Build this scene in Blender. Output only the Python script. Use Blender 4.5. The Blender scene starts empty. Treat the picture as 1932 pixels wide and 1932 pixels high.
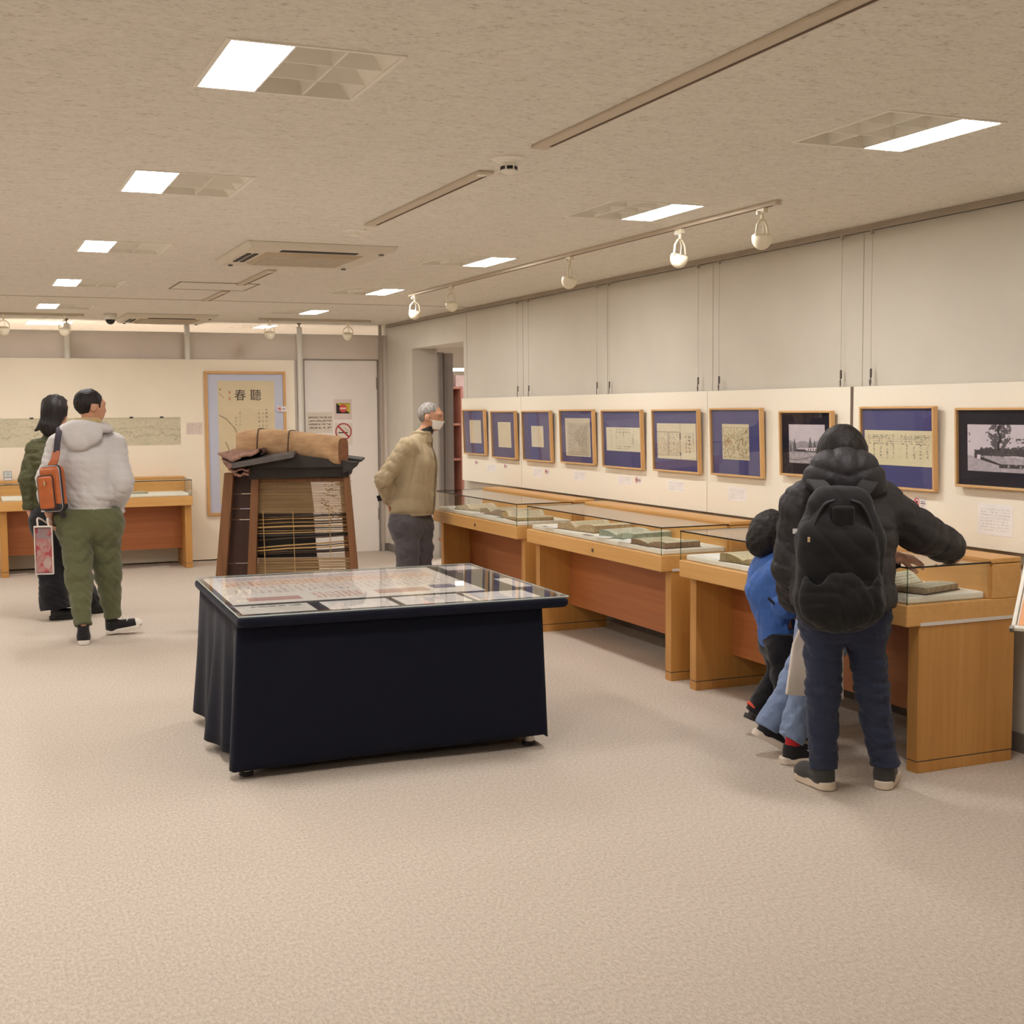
import bpy, math, random
import numpy as np
from mathutils import Vector, Matrix

random.seed(7)
scene = bpy.context.scene
COL = scene.collection

# ------------------------------------------------------------------ camera
F_PX, YAW, PITCH, ROLL, EYE = 2447.4, 0.401005, 0.0788071, 0.007424, 1.55
def _cam_axes():
    cy, sy, cp, sp = math.cos(YAW), math.sin(YAW), math.cos(PITCH), math.sin(PITCH)
    f = np.array([sy*cp, cy*cp, -sp]); r = np.array([cy, -sy, 0.0]); d = np.cross(f, r)
    cr, sr = math.cos(ROLL), math.sin(ROLL)
    return r*cr + d*sr, -r*sr + d*cr, f
RGT, DWN, FWD = _cam_axes()
cam = bpy.data.cameras.new('camera'); cam.sensor_width = 36.0; cam.lens = F_PX/1932*36.0
cam.clip_end = 60
cam_o = bpy.data.objects.new('camera', cam); COL.objects.link(cam_o)
cam_o.matrix_world = Matrix(((RGT[0], -DWN[0], -FWD[0], 0), (RGT[1], -DWN[1], -FWD[1], 0),
                             (RGT[2], -DWN[2], -FWD[2], EYE), (0, 0, 0, 1)))
scene.camera = cam_o
# ------------------------------------------------------------------ light levels, exposure
PANEL_STRENGTH = 63.0                       # ceiling luminaires
PANEL_COLOR = (1.0, 0.965, 0.95)
BACKROOM_STRENGTH = 90.0
EXPOSURE = 0.1
world = bpy.data.worlds.new('world'); scene.world = world; world.use_nodes = True
world.node_tree.nodes['Background'].inputs[0].default_value = (0.9, 0.8, 0.7, 1)
world.node_tree.nodes['Background'].inputs[1].default_value = 0.02
scene.view_settings.view_transform = 'Standard'; scene.view_settings.look = 'None'
scene.view_settings.gamma = 1.0; scene.view_settings.exposure = EXPOSURE
scene.view_settings.use_curve_mapping = False
scene.cycles.use_denoising = True
scene.cycles.max_bounces = 6; scene.cycles.diffuse_bounces = 4; scene.cycles.glossy_bounces = 3; scene.cycles.transparent_max_bounces = 12
scene.cycles.use_adaptive_sampling = True; scene.cycles.adaptive_threshold = 0.05; scene.cycles.use_light_tree = False; scene.cycles.caustics_reflective = False; scene.cycles.caustics_refractive = False

def W(px, py, depth):
    """world point that lies `depth` metres along the view axis at a pixel of the 1932 frame"""
    p = (FWD + RGT*((px-966)/F_PX) + DWN*((py-966)/F_PX))*depth
    return np.array([p[0], p[1], p[2]+EYE])
def WZ(px, py, depth, z):
    p = W(px, py, depth); return np.array([p[0], p[1], z])

# ------------------------------------------------------------------ scene graph helpers
def tag(o, label=None, cat=None, group=None, kind=None):
    if label: o['label'] = label
    if cat: o['category'] = cat
    if group: o['group'] = group
    if kind: o['kind'] = kind
    return o
def thing(name, label, cat, loc=(0, 0, 0), group=None, rz=0.0):
    o = bpy.data.objects.new(name, None); COL.objects.link(o)
    o.location = loc; o.rotation_euler = (0, 0, rz); o.empty_display_size = 0.1
    return tag(o, label, cat, group)
def mw(o):
    m = o.matrix_basis.copy()
    while o.parent: o = o.parent; m = o.matrix_basis @ m
    return m
def link(o, parent=None, world=None):
    COL.objects.link(o)
    if parent is not None:
        o.parent = parent
        if world is not None: o.matrix_basis = mw(parent).inverted() @ world
    elif world is not None: o.matrix_basis = world
    return o
def copy_tree(o, parent=None):
    c = o.copy(); COL.objects.link(c); c.parent = parent
    for ch in list(o.children): copy_tree(ch, c)
    return c
def frame_matrix(origin, X, Y):
    X = Vector(X).normalized(); Y = Vector(Y); Z = X.cross(Y).normalized(); Y = Z.cross(X)
    o = Vector(origin)
    return Matrix(((X.x, Y.x, Z.x, o.x), (X.y, Y.y, Z.y, o.y), (X.z, Y.z, Z.z, o.z), (0, 0, 0, 1)))

class MB:
    """collects shapes, then links them as ONE mesh object"""
    def __init__(s): s.v = []; s.f = []
    def add(s, v, f):
        n = len(s.v); s.v += [tuple(map(float, p)) for p in v]; s.f += [tuple(i+n for i in q) for q in f]; return s
    def box(s, x0, x1, y0, y1, z0, z1):
        v = [(x, y, z) for z in (z0, z1) for y in (y0, y1) for x in (x0, x1)]
        return s.add(v, [(0, 2, 3, 1), (4, 5, 7, 6), (0, 1, 5, 4), (2, 6, 7, 3), (0, 4, 6, 2), (1, 3, 7, 5)])
    def hexa(s, b, t):          # bottom and top quads, both counter-clockwise seen from above
        return s.add(list(b)+list(t), [(3, 2, 1, 0), (4, 5, 6, 7), (0, 1, 5, 4), (1, 2, 6, 5), (2, 3, 7, 6), (3, 0, 4, 7)])
    def quad(s, a, b, c, d): return s.add([a, b, c, d], [(0, 1, 2, 3)])
    def prism(s, pts, d):       # polygon pts (3d) extruded by vector d
        n = len(pts); d = np.array(d)
        v = [tuple(p) for p in pts]+[tuple(np.array(p)+d) for p in pts]
        f = [tuple(range(n-1, -1, -1)), tuple(range(n, 2*n))]
        f += [(i, (i+1) % n, n+(i+1) % n, n+i) for i in range(n)]
        return s.add(v, f)
    def tube(s, pts, r, seg=10, cap=True):
        pts = [np.array(p, float) for p in pts]; rs = r if hasattr(r, '__len__') else [r]*len(pts)
        v = []; f = []; n = len(pts); ref = None
        for i, p in enumerate(pts):
            t = pts[min(i+1, n-1)]-pts[max(i-1, 0)]; t /= (np.linalg.norm(t)+1e-12)
            if ref is None:
                ref = np.array([0, 0, 1.0]) if abs(t[2]) < 0.9 else np.array([1.0, 0, 0])
            a = ref-t*(ref@t); a /= np.linalg.norm(a); b = np.cross(t, a); ref = a
            for k in range(seg):
                an = 2*math.pi*k/seg; v.append(p+(a*math.cos(an)+b*math.sin(an))*rs[i])
        for i in range(n-1):
            for k in range(seg):
                k2 = (k+1) % seg; f.append((i*seg+k, i*seg+k2, (i+1)*seg+k2, (i+1)*seg+k))
        if cap: f.append(tuple(range(seg-1, -1, -1))); f.append(tuple((n-1)*seg+k for k in range(seg)))
        return s.add(v, f)
    def lathe(s, prof, c=(0, 0, 0), seg=24, axis=None):
        """profile (radius, height) turned about a vertical (or given) axis through c"""
        A = np.array([0, 0, 1.0]) if axis is None else np.array(axis, float)/np.linalg.norm(axis)
        ref = np.array([1.0, 0, 0]) if abs(A[0]) < 0.8 else np.array([0, 1.0, 0])
        U = ref-A*(ref@A); U /= np.linalg.norm(U); V = np.cross(A, U); c = np.array(c, float)
        v = []; f = []; n = len(prof)
        for r, h in prof:
            for k in range(seg):
                a = 2*math.pi*k/seg; v.append(c+A*h+(U*math.cos(a)+V*math.sin(a))*max(r, 1e-5))
        for i in range(n-1):
            for k in range(seg):
                k2 = (k+1) % seg; f.append((i*seg+k, i*seg+k2, (i+1)*seg+k2, (i+1)*seg+k))
        f.append(tuple(range(seg-1, -1, -1))); f.append(tuple((n-1)*seg+k for k in range(seg)))
        return s.add(v, f)
    def build(s, name, mat, parent=None, local=False, bevel=0.0, smooth=False, matrix=None):
        me = bpy.data.meshes.new(name)
        V = s.v
        if parent is not None and not local:
            inv = mw(parent).inverted(); V = [tuple(inv @ Vector(p)) for p in V]
        me.from_pydata(V, [], s.f); me.validate(); me.update()
        if mat: me.materials.append(mat)
        if smooth: me.polygons.foreach_set('use_smooth', [True]*len(me.polygons))
        o = bpy.data.objects.new(name, me); COL.objects.link(o)
        if parent is not None: o.parent = parent
        if matrix is not None: o.matrix_basis = matrix
        if bevel > 0:
            b = o.modifiers.new('bevel', 'BEVEL'); b.width = bevel; b.segments = 2; b.limit_method = 'ANGLE'
        return o

# ------------------------------------------------------------------ materials
def lin(c):
    return tuple(((x/255)/12.92 if x/255 <= 0.04045 else ((x/255+0.055)/1.055)**2.4) for x in c)
_M = {}
class N:
    """tiny node-tree helper"""
    def __init__(s, name):
        s.m = bpy.data.materials.new(name); s.m.use_nodes = True; s.t = s.m.node_tree
        s.b = s.t.nodes['Principled BSDF']; s.out = s.t.nodes['Material Output']
    def n(s, typ, **kw):
        x = s.t.nodes.new(typ)
        for k, v in kw.items():
            if k in x.inputs: x.inputs[k].default_value = v
            else: setattr(x, k, v)
        return x
    def l(s, a, b): s.t.links.new(a, b)
    def math(s, op, a, b=None):
        x = s.n('ShaderNodeMath', operation=op)
        for i, q in enumerate((a, b)):
            if q is None: continue
            if isinstance(q, (int, float)): x.inputs[i].default_value = q
            else: s.l(q, x.inputs[i])
        return x.outputs[0]
    def mix(s, fac, a, b):
        x = s.n('ShaderNodeMix', data_type='RGBA')
        for sock, q in ((x.inputs[0], fac), (x.inputs[6], a), (x.inputs[7], b)):
            if isinstance(q, (int, float)): sock.default_value = q
            elif isinstance(q, tuple): sock.default_value = (*q[:3], 1)
            else: s.l(q, sock)
        return x.outputs[2]
    def ramp(s, fac, stops):
        x = s.n('ShaderNodeValToRGB'); e = x.color_ramp.elements
        while len(e) < len(stops): e.new(0.5)
        for i, (p, c) in enumerate(stops): e[i].position = p; e[i].color = (*c, 1) if len(c) == 3 else c
        s.l(fac, x.inputs[0]); return x.outputs[0]
    def coords(s, scale=(1, 1, 1), kind='Object', rot=(0, 0, 0)):
        tc = s.n('ShaderNodeTexCoord'); mp = s.n('ShaderNodeMapping'); mp.inputs['Scale'].default_value = scale
        mp.inputs['Rotation'].default_value = rot
        s.l(tc.outputs[kind], mp.inputs[0]); return mp.outputs[0]
    def bump(s, h, strength, dist=0.01):
        x = s.n('ShaderNodeBump'); x.inputs['Strength'].default_value = strength; x.inputs['Distance'].default_value = dist
        s.l(h, x.inputs['Height']); s.l(x.outputs[0], s.b.inputs['Normal'])
def plain(name, c, rough=0.6, metal=0.0, var=0.06, nscale=6.0, bump=0.0, bscale=200.0, spec=0.5, world=False):
    """principled colour with gentle mottling and optional fine relief"""
    if name in _M: return _M[name]
    q = N(name); co = q.coords()
    no = q.n('ShaderNodeTexNoise', Scale=nscale, Detail=4.0); q.l(co, no.inputs['Vector'])
    L = lin(c); a = tuple(max(0, x*(1-var)) for x in L); b = tuple(min(1, x*(1+var)) for x in L)
    q.l(q.ramp(no.outputs[0], [(0.3, a), (0.7, b)]), q.b.inputs['Base Color'])
    q.b.inputs['Roughness'].default_value = rough; q.b.inputs['Metallic'].default_value = metal
    q.b.inputs['Specular IOR Level'].default_value = spec
    if bump:
        n2 = q.n('ShaderNodeTexNoise', Scale=bscale, Detail=2.0); q.l(co, n2.inputs['Vector']); q.bump(n2.outputs[0], bump, 0.002)
    _M[name] = q.m; return q.m
def wood(name, c, c2, axis='z', rough=0.42, scale=1.0, contrast=1.0):
    """straight-grained wood, grain running along one object axis"""
    if name in _M: return _M[name]
    q = N(name); sc = [38*scale]*3; sc['xyz'.index(axis)] = 1.3*scale
    co = q.coords(tuple(sc)); n1 = q.n('ShaderNodeTexNoise', Scale=1.0, Detail=6.0, Roughness=0.62); q.l(co, n1.inputs['Vector'])
    sc2 = [5*scale]*3; sc2['xyz'.index(axis)] = 0.6*scale
    co2 = q.coords(tuple(sc2)); n2 = q.n('ShaderNodeTexNoise', Scale=1.0, Detail=3.0); q.l(co2, n2.inputs['Vector'])
    f = q.math('ADD', q.math('MULTIPLY', n1.outputs[0], 0.6), q.math('MULTIPLY', n2.outputs[0], 0.4))
    h = 0.22/contrast
    q.l(q.ramp(f, [(0.5-h, lin(c2)), (0.5+h, lin(c))]), q.b.inputs['Base Color'])
    q.b.inputs['Roughness'].default_value = rough; q.bump(n1.outputs[0], 0.06, 0.002)
    _M[name] = q.m; return q.m
def fabric(name, c, rough=0.85, var=0.12, weave=700.0, folds=7.0, fold_b=0.35, sheen=0.2):
    if name in _M: return _M[name]
    q = N(name); co = q.coords()
    n1 = q.n('ShaderNodeTexNoise', Scale=folds*1.5, Detail=2.5, Distortion=0.3); q.l(co, n1.inputs['Vector'])
    n2 = q.n('ShaderNodeTexNoise', Scale=weave, Detail=2.0); q.l(co, n2.inputs['Vector'])
    L = lin(c); q.l(q.ramp(n2.outputs[0], [(0.3, tuple(x*(1-var) for x in L)), (0.7, tuple(min(1, x*(1+var)) for x in L))]), q.b.inputs['Base Color'])
    q.b.inputs['Roughness'].default_value = rough; q.b.inputs['Specular IOR Level'].default_value = 0.3
    q.b.inputs['Sheen Weight'].default_value = sheen; q.b.inputs['Sheen Roughness'].default_value = 0.5
    h = q.math('ADD', q.math('MULTIPLY', n1.outputs[0], 1.0), q.math('MULTIPLY', n2.outputs[0], 0.04))
    q.bump(h, min(1.0, fold_b*1.1), 0.03)
    _M[name] = q.m; return q.m
def glassy(name, tint=(1, 1, 1), ior=1.5, rough=0.0, absorb=0.0):
    """clear pane: transmits straight through, reflects by Fresnel"""
    if name in _M: return _M[name]
    q = N(name); q.t.nodes.remove(q.b)
    tr = q.n('ShaderNodeBsdfTransparent'); tr.inputs[0].default_value = (*tint, 1)
    gl = q.n('ShaderNodeBsdfGlossy'); gl.inputs['Roughness'].default_value = rough
    fr = q.n('ShaderNodeFresnel'); ge = q.n('ShaderNodeNewGeometry')
    q.l(q.math('ADD', ior, q.math('MULTIPLY', ge.outputs['Backfacing'], 1/ior-ior)), fr.inputs[0])
    mx = q.n('ShaderNodeMixShader'); q.l(fr.outputs[0], mx.inputs[0]); q.l(tr.outputs[0], mx.inputs[1]); q.l(gl.outputs[0], mx.inputs[2])
    q.l(mx.outputs[0], q.out.inputs[0]); _M[name] = q.m; return q.m
def emit(name, c, s):
    if name in _M: return _M[name]
    q = N(name); q.t.nodes.remove(q.b)
    e = q.n('ShaderNodeEmission'); e.inputs[0].default_value = (*c, 1); e.inputs[1].default_value = s
    q.l(e.outputs[0], q.out.inputs[0]); _M[name] = q.m; return q.m
def textmat(name, w, h, paper=(246, 242, 236), ink=(120, 112, 110), pitch=0.006, char=0.004, vertical=False,
            mx=0.1, my=0.12, dens=0.5, strength=0.8, rough=0.8, band=0.55):
    """paper with rows (or columns) of small illegible print"""
    if name in _M: return _M[name]
    q = N(name); tc = q.n('ShaderNodeTexCoord'); sp = q.n('ShaderNodeSeparateXYZ'); q.l(tc.outputs['Object'], sp.inputs[0])
    x, y = sp.outputs[0], sp.outputs[1]
    u, v = (y, x) if vertical else (x, y)
    row = q.math('FLOOR', q.math('DIVIDE', v, pitch)); fr = q.math('FRACT', q.math('DIVIDE', v, pitch))
    inrow = q.math('MULTIPLY', q.math('GREATER_THAN', fr, (1-band)/2), q.math('LESS_THAN', fr, (1+band)/2))
    cv = q.n('ShaderNodeCombineXYZ'); q.l(q.math('DIVIDE', u, char), cv.inputs[0]); q.l(q.math('MULTIPLY', row, 7.3), cv.inputs[1])
    q.l(q.math('MULTIPLY', fr, 2.2), cv.inputs[2])
    no = q.n('ShaderNodeTexNoise', Scale=1.0, Detail=1.5); q.l(cv.outputs[0], no.inputs['Vector'])
    ch = q.math('GREATER_THAN', no.outputs[0], 1-dens if dens > 0.5 else 0.5+(0.5-dens)*0.6)
    mk = q.math('MULTIPLY', q.math('LESS_THAN', q.math('ABSOLUTE', x), w/2*(1-2*mx)), q.math('LESS_THAN', q.math('ABSOLUTE', y), h/2*(1-2*my)))
    fac = q.math('MULTIPLY', q.math('MULTIPLY', q.math('MULTIPLY', inrow, ch), mk), strength)
    n2 = q.n('ShaderNodeTexNoise', Scale=9.0, Detail=4.0); q.l(tc.outputs['Object'], n2.inputs['Vector'])
    P = lin(paper); pap = q.ramp(n2.outputs[0], [(0.3, tuple(z*0.9 for z in P)), (0.7, P)])
    q.l(q.mix(fac, pap, lin(ink)), q.b.inputs['Base Color']); q.b.inputs['Roughness'].default_value = rough
    q.b.inputs['Specular IOR Level'].default_value = 0.2
    _M[name] = q.m; return q.m
def paintmat():
    if 'print' in _M: return _M['print']
    q = N('print'); a = q.n('ShaderNodeVertexColor'); a.layer_name = 'Col'; q.l(a.outputs[0], q.b.inputs['Base Color'])
    q.b.inputs['Roughness'].default_value = 0.6; q.b.inputs['Specular IOR Level'].default_value = 0.25
    _M['print'] = q.m; return q.m
def sheet(name, mat, w, h, matrix, parent=None, t=0.0006):
    """a thin sheet (paper, card, pane) in its own plane: local x right, y up, z towards the viewer"""
    o = MB().box(-w/2, w/2, -h/2, h/2, -t, 0).build(name, mat)
    if parent is not None: o.parent = parent; o.matrix_basis = mw(parent).inverted() @ matrix
    else: o.matrix_basis = matrix
    return o
def printed(name, w, h, nx, ny, func, matrix, parent=None, t=0.0006):
    """a sheet whose print is computed from a function of (u right, v up) -> sRGB"""
    xs = np.linspace(-w/2, w/2, nx+1); ys = np.linspace(-h/2, h/2, ny+1)
    X, Y = np.meshgrid(xs, ys); V = np.stack([X.ravel(), Y.ravel(), np.zeros(X.size)], 1)
    i = np.arange(nx*ny); r = i//nx; c = i % nx; a = r*(nx+1)+c
    Fq = np.stack([a, a+1, a+nx+2, a+nx+1], 1)
    me = bpy.data.meshes.new(name); me.from_pydata(V.tolist(), [], Fq.tolist())
    u = (X/w+0.5).ravel(); v = (Y/h+0.5).ravel()
    C = np.clip(np.asarray(func(u, v), float)/255, 0, 1)
    C = np.where(C <= 0.04045, C/12.92, ((C+0.055)/1.055)**2.4)
    at = me.color_attributes.new('Col', 'FLOAT_COLOR', 'POINT')
    at.data.foreach_set('color', np.concatenate([C, np.ones((len(C), 1))], 1).astype(np.float32).ravel())
    me.materials.append(paintmat()); o = bpy.data.objects.new(name, me); COL.objects.link(o)
    s = o.modifiers.new('thickness', 'SOLIDIFY'); s.thickness = t; s.offset = -1
    if parent is not None: o.parent = parent; o.matrix_basis = mw(parent).inverted() @ matrix
    else: o.matrix_basis = matrix
    return o
def vnoise(u, v, f, seed=0, octaves=3):
    """value noise on arrays"""
    out = 0; amp = 1; tot = 0
    for k in range(octaves):
        rs = np.random.RandomState(seed+31*k); T = rs.rand(64, 64)
        x = u*f; y = v*f; xi = np.floor(x).astype(int); yi = np.floor(y).astype(int); fx = x-xi; fy = y-yi
        fx = fx*fx*(3-2*fx); fy = fy*fy*(3-2*fy)
        g = lambda a, b: T[a % 64, b % 64]
        out = out+amp*((g(xi, yi)*(1-fx)+g(xi+1, yi)*fx)*(1-fy)+(g(xi, yi+1)*(1-fx)+g(xi+1, yi+1)*fx)*fy)
        tot += amp; amp *= 0.5; f *= 2.03
    return out/tot
def lettering(text, size, mat, name, matrix, parent=None, font=None, align='CENTER', extrude=0.0004, bold=0.0):
    cu = bpy.data.curves.new(name, 'FONT'); cu.body = text; cu.size = size; cu.extrude = extrude; cu.offset = bold
    cu.align_x = align; cu.align_y = 'CENTER'
    t = bpy.data.objects.new(name+'_tmp', cu); COL.objects.link(t)
    dg = bpy.context.evaluated_depsgraph_get(); me = bpy.data.meshes.new_from_object(t.evaluated_get(dg)); me.name = name
    bpy.data.objects.remove(t); bpy.data.curves.remove(cu)
    me.materials.clear(); me.materials.append(mat)
    o = bpy.data.objects.new(name, me); COL.objects.link(o)
    if parent is not None: o.parent = parent; o.matrix_basis = mw(parent).inverted() @ matrix
    else: o.matrix_basis = matrix
    return o
# ------------------------------------------------------------------ the room
CEIL, XR, YB = 2.48, 4.33, 13.72
XL, YF, YEND = -4.6, -3.2, 18.2
m_wall = plain('wall_paint', (220, 213, 199), 0.9, var=0.03, nscale=3, bump=0.1, bscale=350)
m_wall_grey = plain('partition_paint', (230, 218, 206), 0.85, var=0.03, nscale=3)
m_white = plain('white_enamel', (232, 228, 216), 0.45, var=0.02)
m_base = plain('baseboard_grey', (128, 120, 112), 0.6)
m_seam = plain('seam_dark', (96, 84, 72), 0.8)
def carpet_mat():
    q = N('carpet'); co = q.coords()
    a = q.n('ShaderNodeTexNoise', Scale=330.0, Detail=3.0, Roughness=0.7); q.l(co, a.inputs['Vector'])
    b = q.n('ShaderNodeTexNoise', Scale=95.0, Detail=3.0, Roughness=0.6); q.l(q.coords((1, 0.55, 1)), b.inputs['Vector'])
    c = q.n('ShaderNodeTexNoise', Scale=1.6, Detail=3.0); q.l(co, c.inputs['Vector'])
    f = q.math('ADD', q.math('MULTIPLY', a.outputs[0], 0.68), q.math('MULTIPLY', b.outputs[0], 0.32))
    base = q.ramp(f, [(0.38, lin((168, 154, 138))), (0.5, lin((206, 193, 178))), (0.63, lin((230, 219, 206)))])
    q.l(q.mix(q.math('MULTIPLY', c.outputs[0], 0.16), base, lin((165, 148, 130))), q.b.inputs['Base Color'])
    q.b.inputs['Roughness'].default_value = 0.95; q.b.inputs['Specular IOR Level'].default_value = 0.15
    q.bump(f, 0.45, 0.004); return q.m
def ceiling_mat():
    q = N('rockwool_ceiling'); co = q.coords((0.55, 1, 1))
    a = q.n('ShaderNodeTexNoise', Scale=95.0, Detail=4.0, Roughness=0.65); q.l(co, a.inputs['Vector'])
    b = q.n('ShaderNodeTexNoise', Scale=30.0, Detail=2.0); q.l(co, b.inputs['Vector'])
    f = q.math('ADD', q.math('MULTIPLY', a.outputs[0], 0.75), q.math('MULTIPLY', b.outputs[0], 0.25))
    q.l(q.ramp(f, [(0.34, lin((200, 192, 178))), (0.42, lin((231, 225, 212))), (0.62, lin((243, 238, 227)))]), q.b.inputs['Base Color'])
    q.b.inputs['Roughness'].default_value = 0.95; q.b.inputs['Specular IOR Level'].default_value = 0.1
    q.bump(f, 0.5, 0.006); return q.m
m_ceil = ceiling_mat()

def struct(name, mb, mat, **kw):
    o = mb.build(name, mat, **kw); o['kind'] = 'structure'; return o
struct('floor', MB().box(XL-0.2, 9.2, YF-0.2, YEND+0.2, -0.15, 0), carpet_mat())

# ceiling luminaires: (x0, x1, y0, y1, lit side)
LUM = []
LY = [3.335, 5.235, 7.43, 9.62, 11.83]
for y in LY: LUM.append((0.66, 1.108, y, y+0.5, 'L'))
for y in [3.375, 5.235, 7.43, 9.62, 11.83]: LUM.append((2.735, 3.19, y, y+0.5, 'R'))
LUM.append((0.67, 1.10, 14.05, 14.55, 'B')); LUM.append((2.76, 3.21, 14.05, 14.55, 'R'))
HID = []                                    # unseen luminaires: the same rows continued, plus ones added beyond the partition
for y in (-0.9,): HID += [(0.66, 1.108, y, y+0.5, 'L'), (2.735, 3.19, y, y+0.5, 'R')]
for y in (-0.9, 3.335, 5.235, 7.43, 9.62, 11.83): HID += [(-1.42, -0.97, y, y+0.5, 'L')]
HID += [(1.75, 2.2, 15.9, 16.4, 'B'), (-1.4, -0.96, 14.05, 14.55, 'B')]  # unseen, added to brighten the strip above the partition
for y in (1.3, 5.235, 9.62): HID += [(-3.5, -3.05, y, y+0.5, 'L')]
ALL = LUM+HID
def holed_plane(mb, x0, x1, y0, y1, z, holes):
    xs = sorted({x0, x1, *[h[0] for h in holes], *[h[1] for h in holes]}); ys = sorted({y0, y1, *[h[2] for h in holes], *[h[3] for h in holes]})
    xs = [x for x in xs if x0 <= x <= x1]; ys = [y for y in ys if y0 <= y <= y1]
    for i in range(len(xs)-1):
        for j in range(len(ys)-1):
            cx, cy = (xs[i]+xs[i+1])/2, (ys[j]+ys[j+1])/2
            if any(h[0] < cx < h[1] and h[2] < cy < h[3] for h in holes): continue
            mb.quad((xs[i], ys[j], z), (xs[i], ys[j+1], z), (xs[i+1], ys[j+1], z), (xs[i+1], ys[j], z))
mb = MB(); holed_plane(mb, XL-0.2, 9.2, YF-0.2, YEND+0.2, CEIL, ALL)
struct('ceiling', mb, m_ceil)

# side walls
struct('wall_left', MB().box(XL-0.15, XL, YF-0.2, YEND, 0, CEIL), m_wall)
struct('wall_front', MB().box(XL, XR+0.3, YF-0.15, YF, 0, CEIL), m_wall)
DY0, DY1, DZ = 11.335, 12.83, 2.185           # doorway in the right wall
mb = MB().box(XR, XR+0.28, YF, DY0, 0, CEIL).box(XR, XR+0.28, DY1, YB+0.14, 0, CEIL).box(XR, XR+0.28, DY0, DY1, DZ, CEIL)
struct('wall_right', mb, m_wall)
mb = MB().box(XR-0.014, XR, 12.99, YB, 0, 0.085).box(XR-0.014, XR, YF, DY0, 0, 0.085)
struct('baseboard_right', mb, m_base)
for i, y in enumerate((11.25, 9.95, 8.42, 6.99, 5.53)):
    struct('trim_%d' % (i+3), MB().box(XR-0.0015, XR, y-0.002, y+0.002, 0.09, 2.44), plain('joint_grey', (176, 165, 152), 0.9))
# picture rail along the top of the right wall
struct('trim_1', MB().box(XR-0.03, XR, YF, 13.62, 2.452, CEIL).box(XR-0.034, XR-0.028, YF, 13.62, 2.446, 2.458), plain('rail_aluminium', (176, 164, 148), 0.6, 0.0))
struct('trim_13', MB().box(XR-0.026, XR-0.001, YF, 13.62, 2.447, 2.4525), plain('rail_shadow', (92, 80, 68), 0.8))  # dark strip painted in as the shadow line under the rail
# ceiling board joint
struct('trim_2', MB().box(-4.5, XR, 11.08, 11.092, CEIL-0.002, CEIL+0.002), plain('joint_brown', (150, 132, 112), 0.9))

# back partition: grey panels with open gap above, door at its right end
PT = 2.352
mb = MB().box(XL, 3.335, YB, YB+0.08, 0, PT).box(3.335, 3.41, YB, YB+0.08, 0, PT).box(3.41, 4.232, YB, YB+0.08, 2.10, PT).box(4.232, XR, YB, YB+0.08, 0, PT)
struct('wall_back', mb, m_wall_grey)
door = thing('door_1', None, None, (3.82, YB-0.0, 0)); door['kind'] = 'structure'
m_door = plain('door_laminate', (248, 240, 232), 0.5, var=0.02)
MB().box(3.416, 4.226, YB+0.012, YB+0.05, 0.008, 2.094).build('door_leaf', m_door, door, bevel=0.003)
mb = MB().box(3.405, 3.414, YB-0.006, YB+0.05, 0, 2.105).box(4.228, 4.238, YB-0.006, YB+0.05, 0, 2.105).box(3.405, 4.238, YB-0.006, YB+0.05, 2.096, 2.107)
mb.build('door_frame', plain('frame_grey', (150, 138, 126), 0.5), door)
for z in (0.35, 1.78): MB().tube([(4.224, YB+0.006, z), (4.224, YB+0.006, z+0.13)], 0.009, 8).build('hinge', m_base, door)
MB().lathe([(0.001, 0), (0.016, 0.001), (0.018, 0.03), (0.012, 0.045), (0.001, 0.048)], (3.475, YB+0.011, 0.98), 14, (0, -1, 0)).build('door_knob', plain('steel', (190, 188, 184), 0.3, 0.9), door, smooth=True)
struct('baseboard_back', MB().box(4.24, XR-0.014, YB-0.012, YB, 0, 0.085), m_base)
# top rail on the partition and the corner post
struct('trim_9', MB().box(XL, XR, YB-0.01, YB+0.09, PT, PT+0.018), plain('rail_white', (222, 216, 206), 0.5))
struct('trim_10', MB().box(4.243, 4.275, YB-0.028, YB, 0, CEIL), plain('post_grey', (188, 176, 164), 0.5))

# round white posts that hold the partition
post = None
plabel = ['white round post with a ceiling bolt rising behind the couple', 'white round post rising left of the tall framed scroll', 'white round full-height post beside the grey door']
for i, (x, z0) in enumerate(((1.007, 2.08), (2.18, 2.08), (3.352, 0.0))):
    t = thing('partition_post', plabel[i], 'post', (x, YB-0.06, z0), 'round posts along the back partition')
    MB().lathe([(0.03, z0), (0.03, 2.432), (0.024, 2.44), (0.001, 2.441)], (x, YB-0.06, 0), 20).build('pole', m_white, t, smooth=False)
    MB().lathe([(0.008, 2.44), (0.008, 2.466), (0.022, 2.467), (0.022, CEIL)], (x, YB-0.06, 0), 14).build('ceiling_bolt', plain('steel_dark', (120, 114, 106), 0.4, 0.7), t)

m_lit = emit('lamp_panel', PANEL_COLOR, PANEL_STRENGTH); m_lit2 = emit('lamp_panel_back', PANEL_COLOR, BACKROOM_STRENGTH)
m_lum = plain('luminaire_enamel', (248, 243, 230), 0.5, var=0.02)
def down_lit(mb, name, m_on, parent):
    """a diffuser box that glows from its underside only"""
    o = mb.build(name, m_lum, parent); o.data.materials.append(m_on)
    for p in o.data.polygons:
        if p.normal.z < -0.5: p.material_index = 1
    return o
# room beyond the partition (seen only through the gap): side walls and far wall
struct('wall_far', MB().box(XL-0.15, 9.2, YEND, YEND+0.15, 0, CEIL), m_wall)
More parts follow.
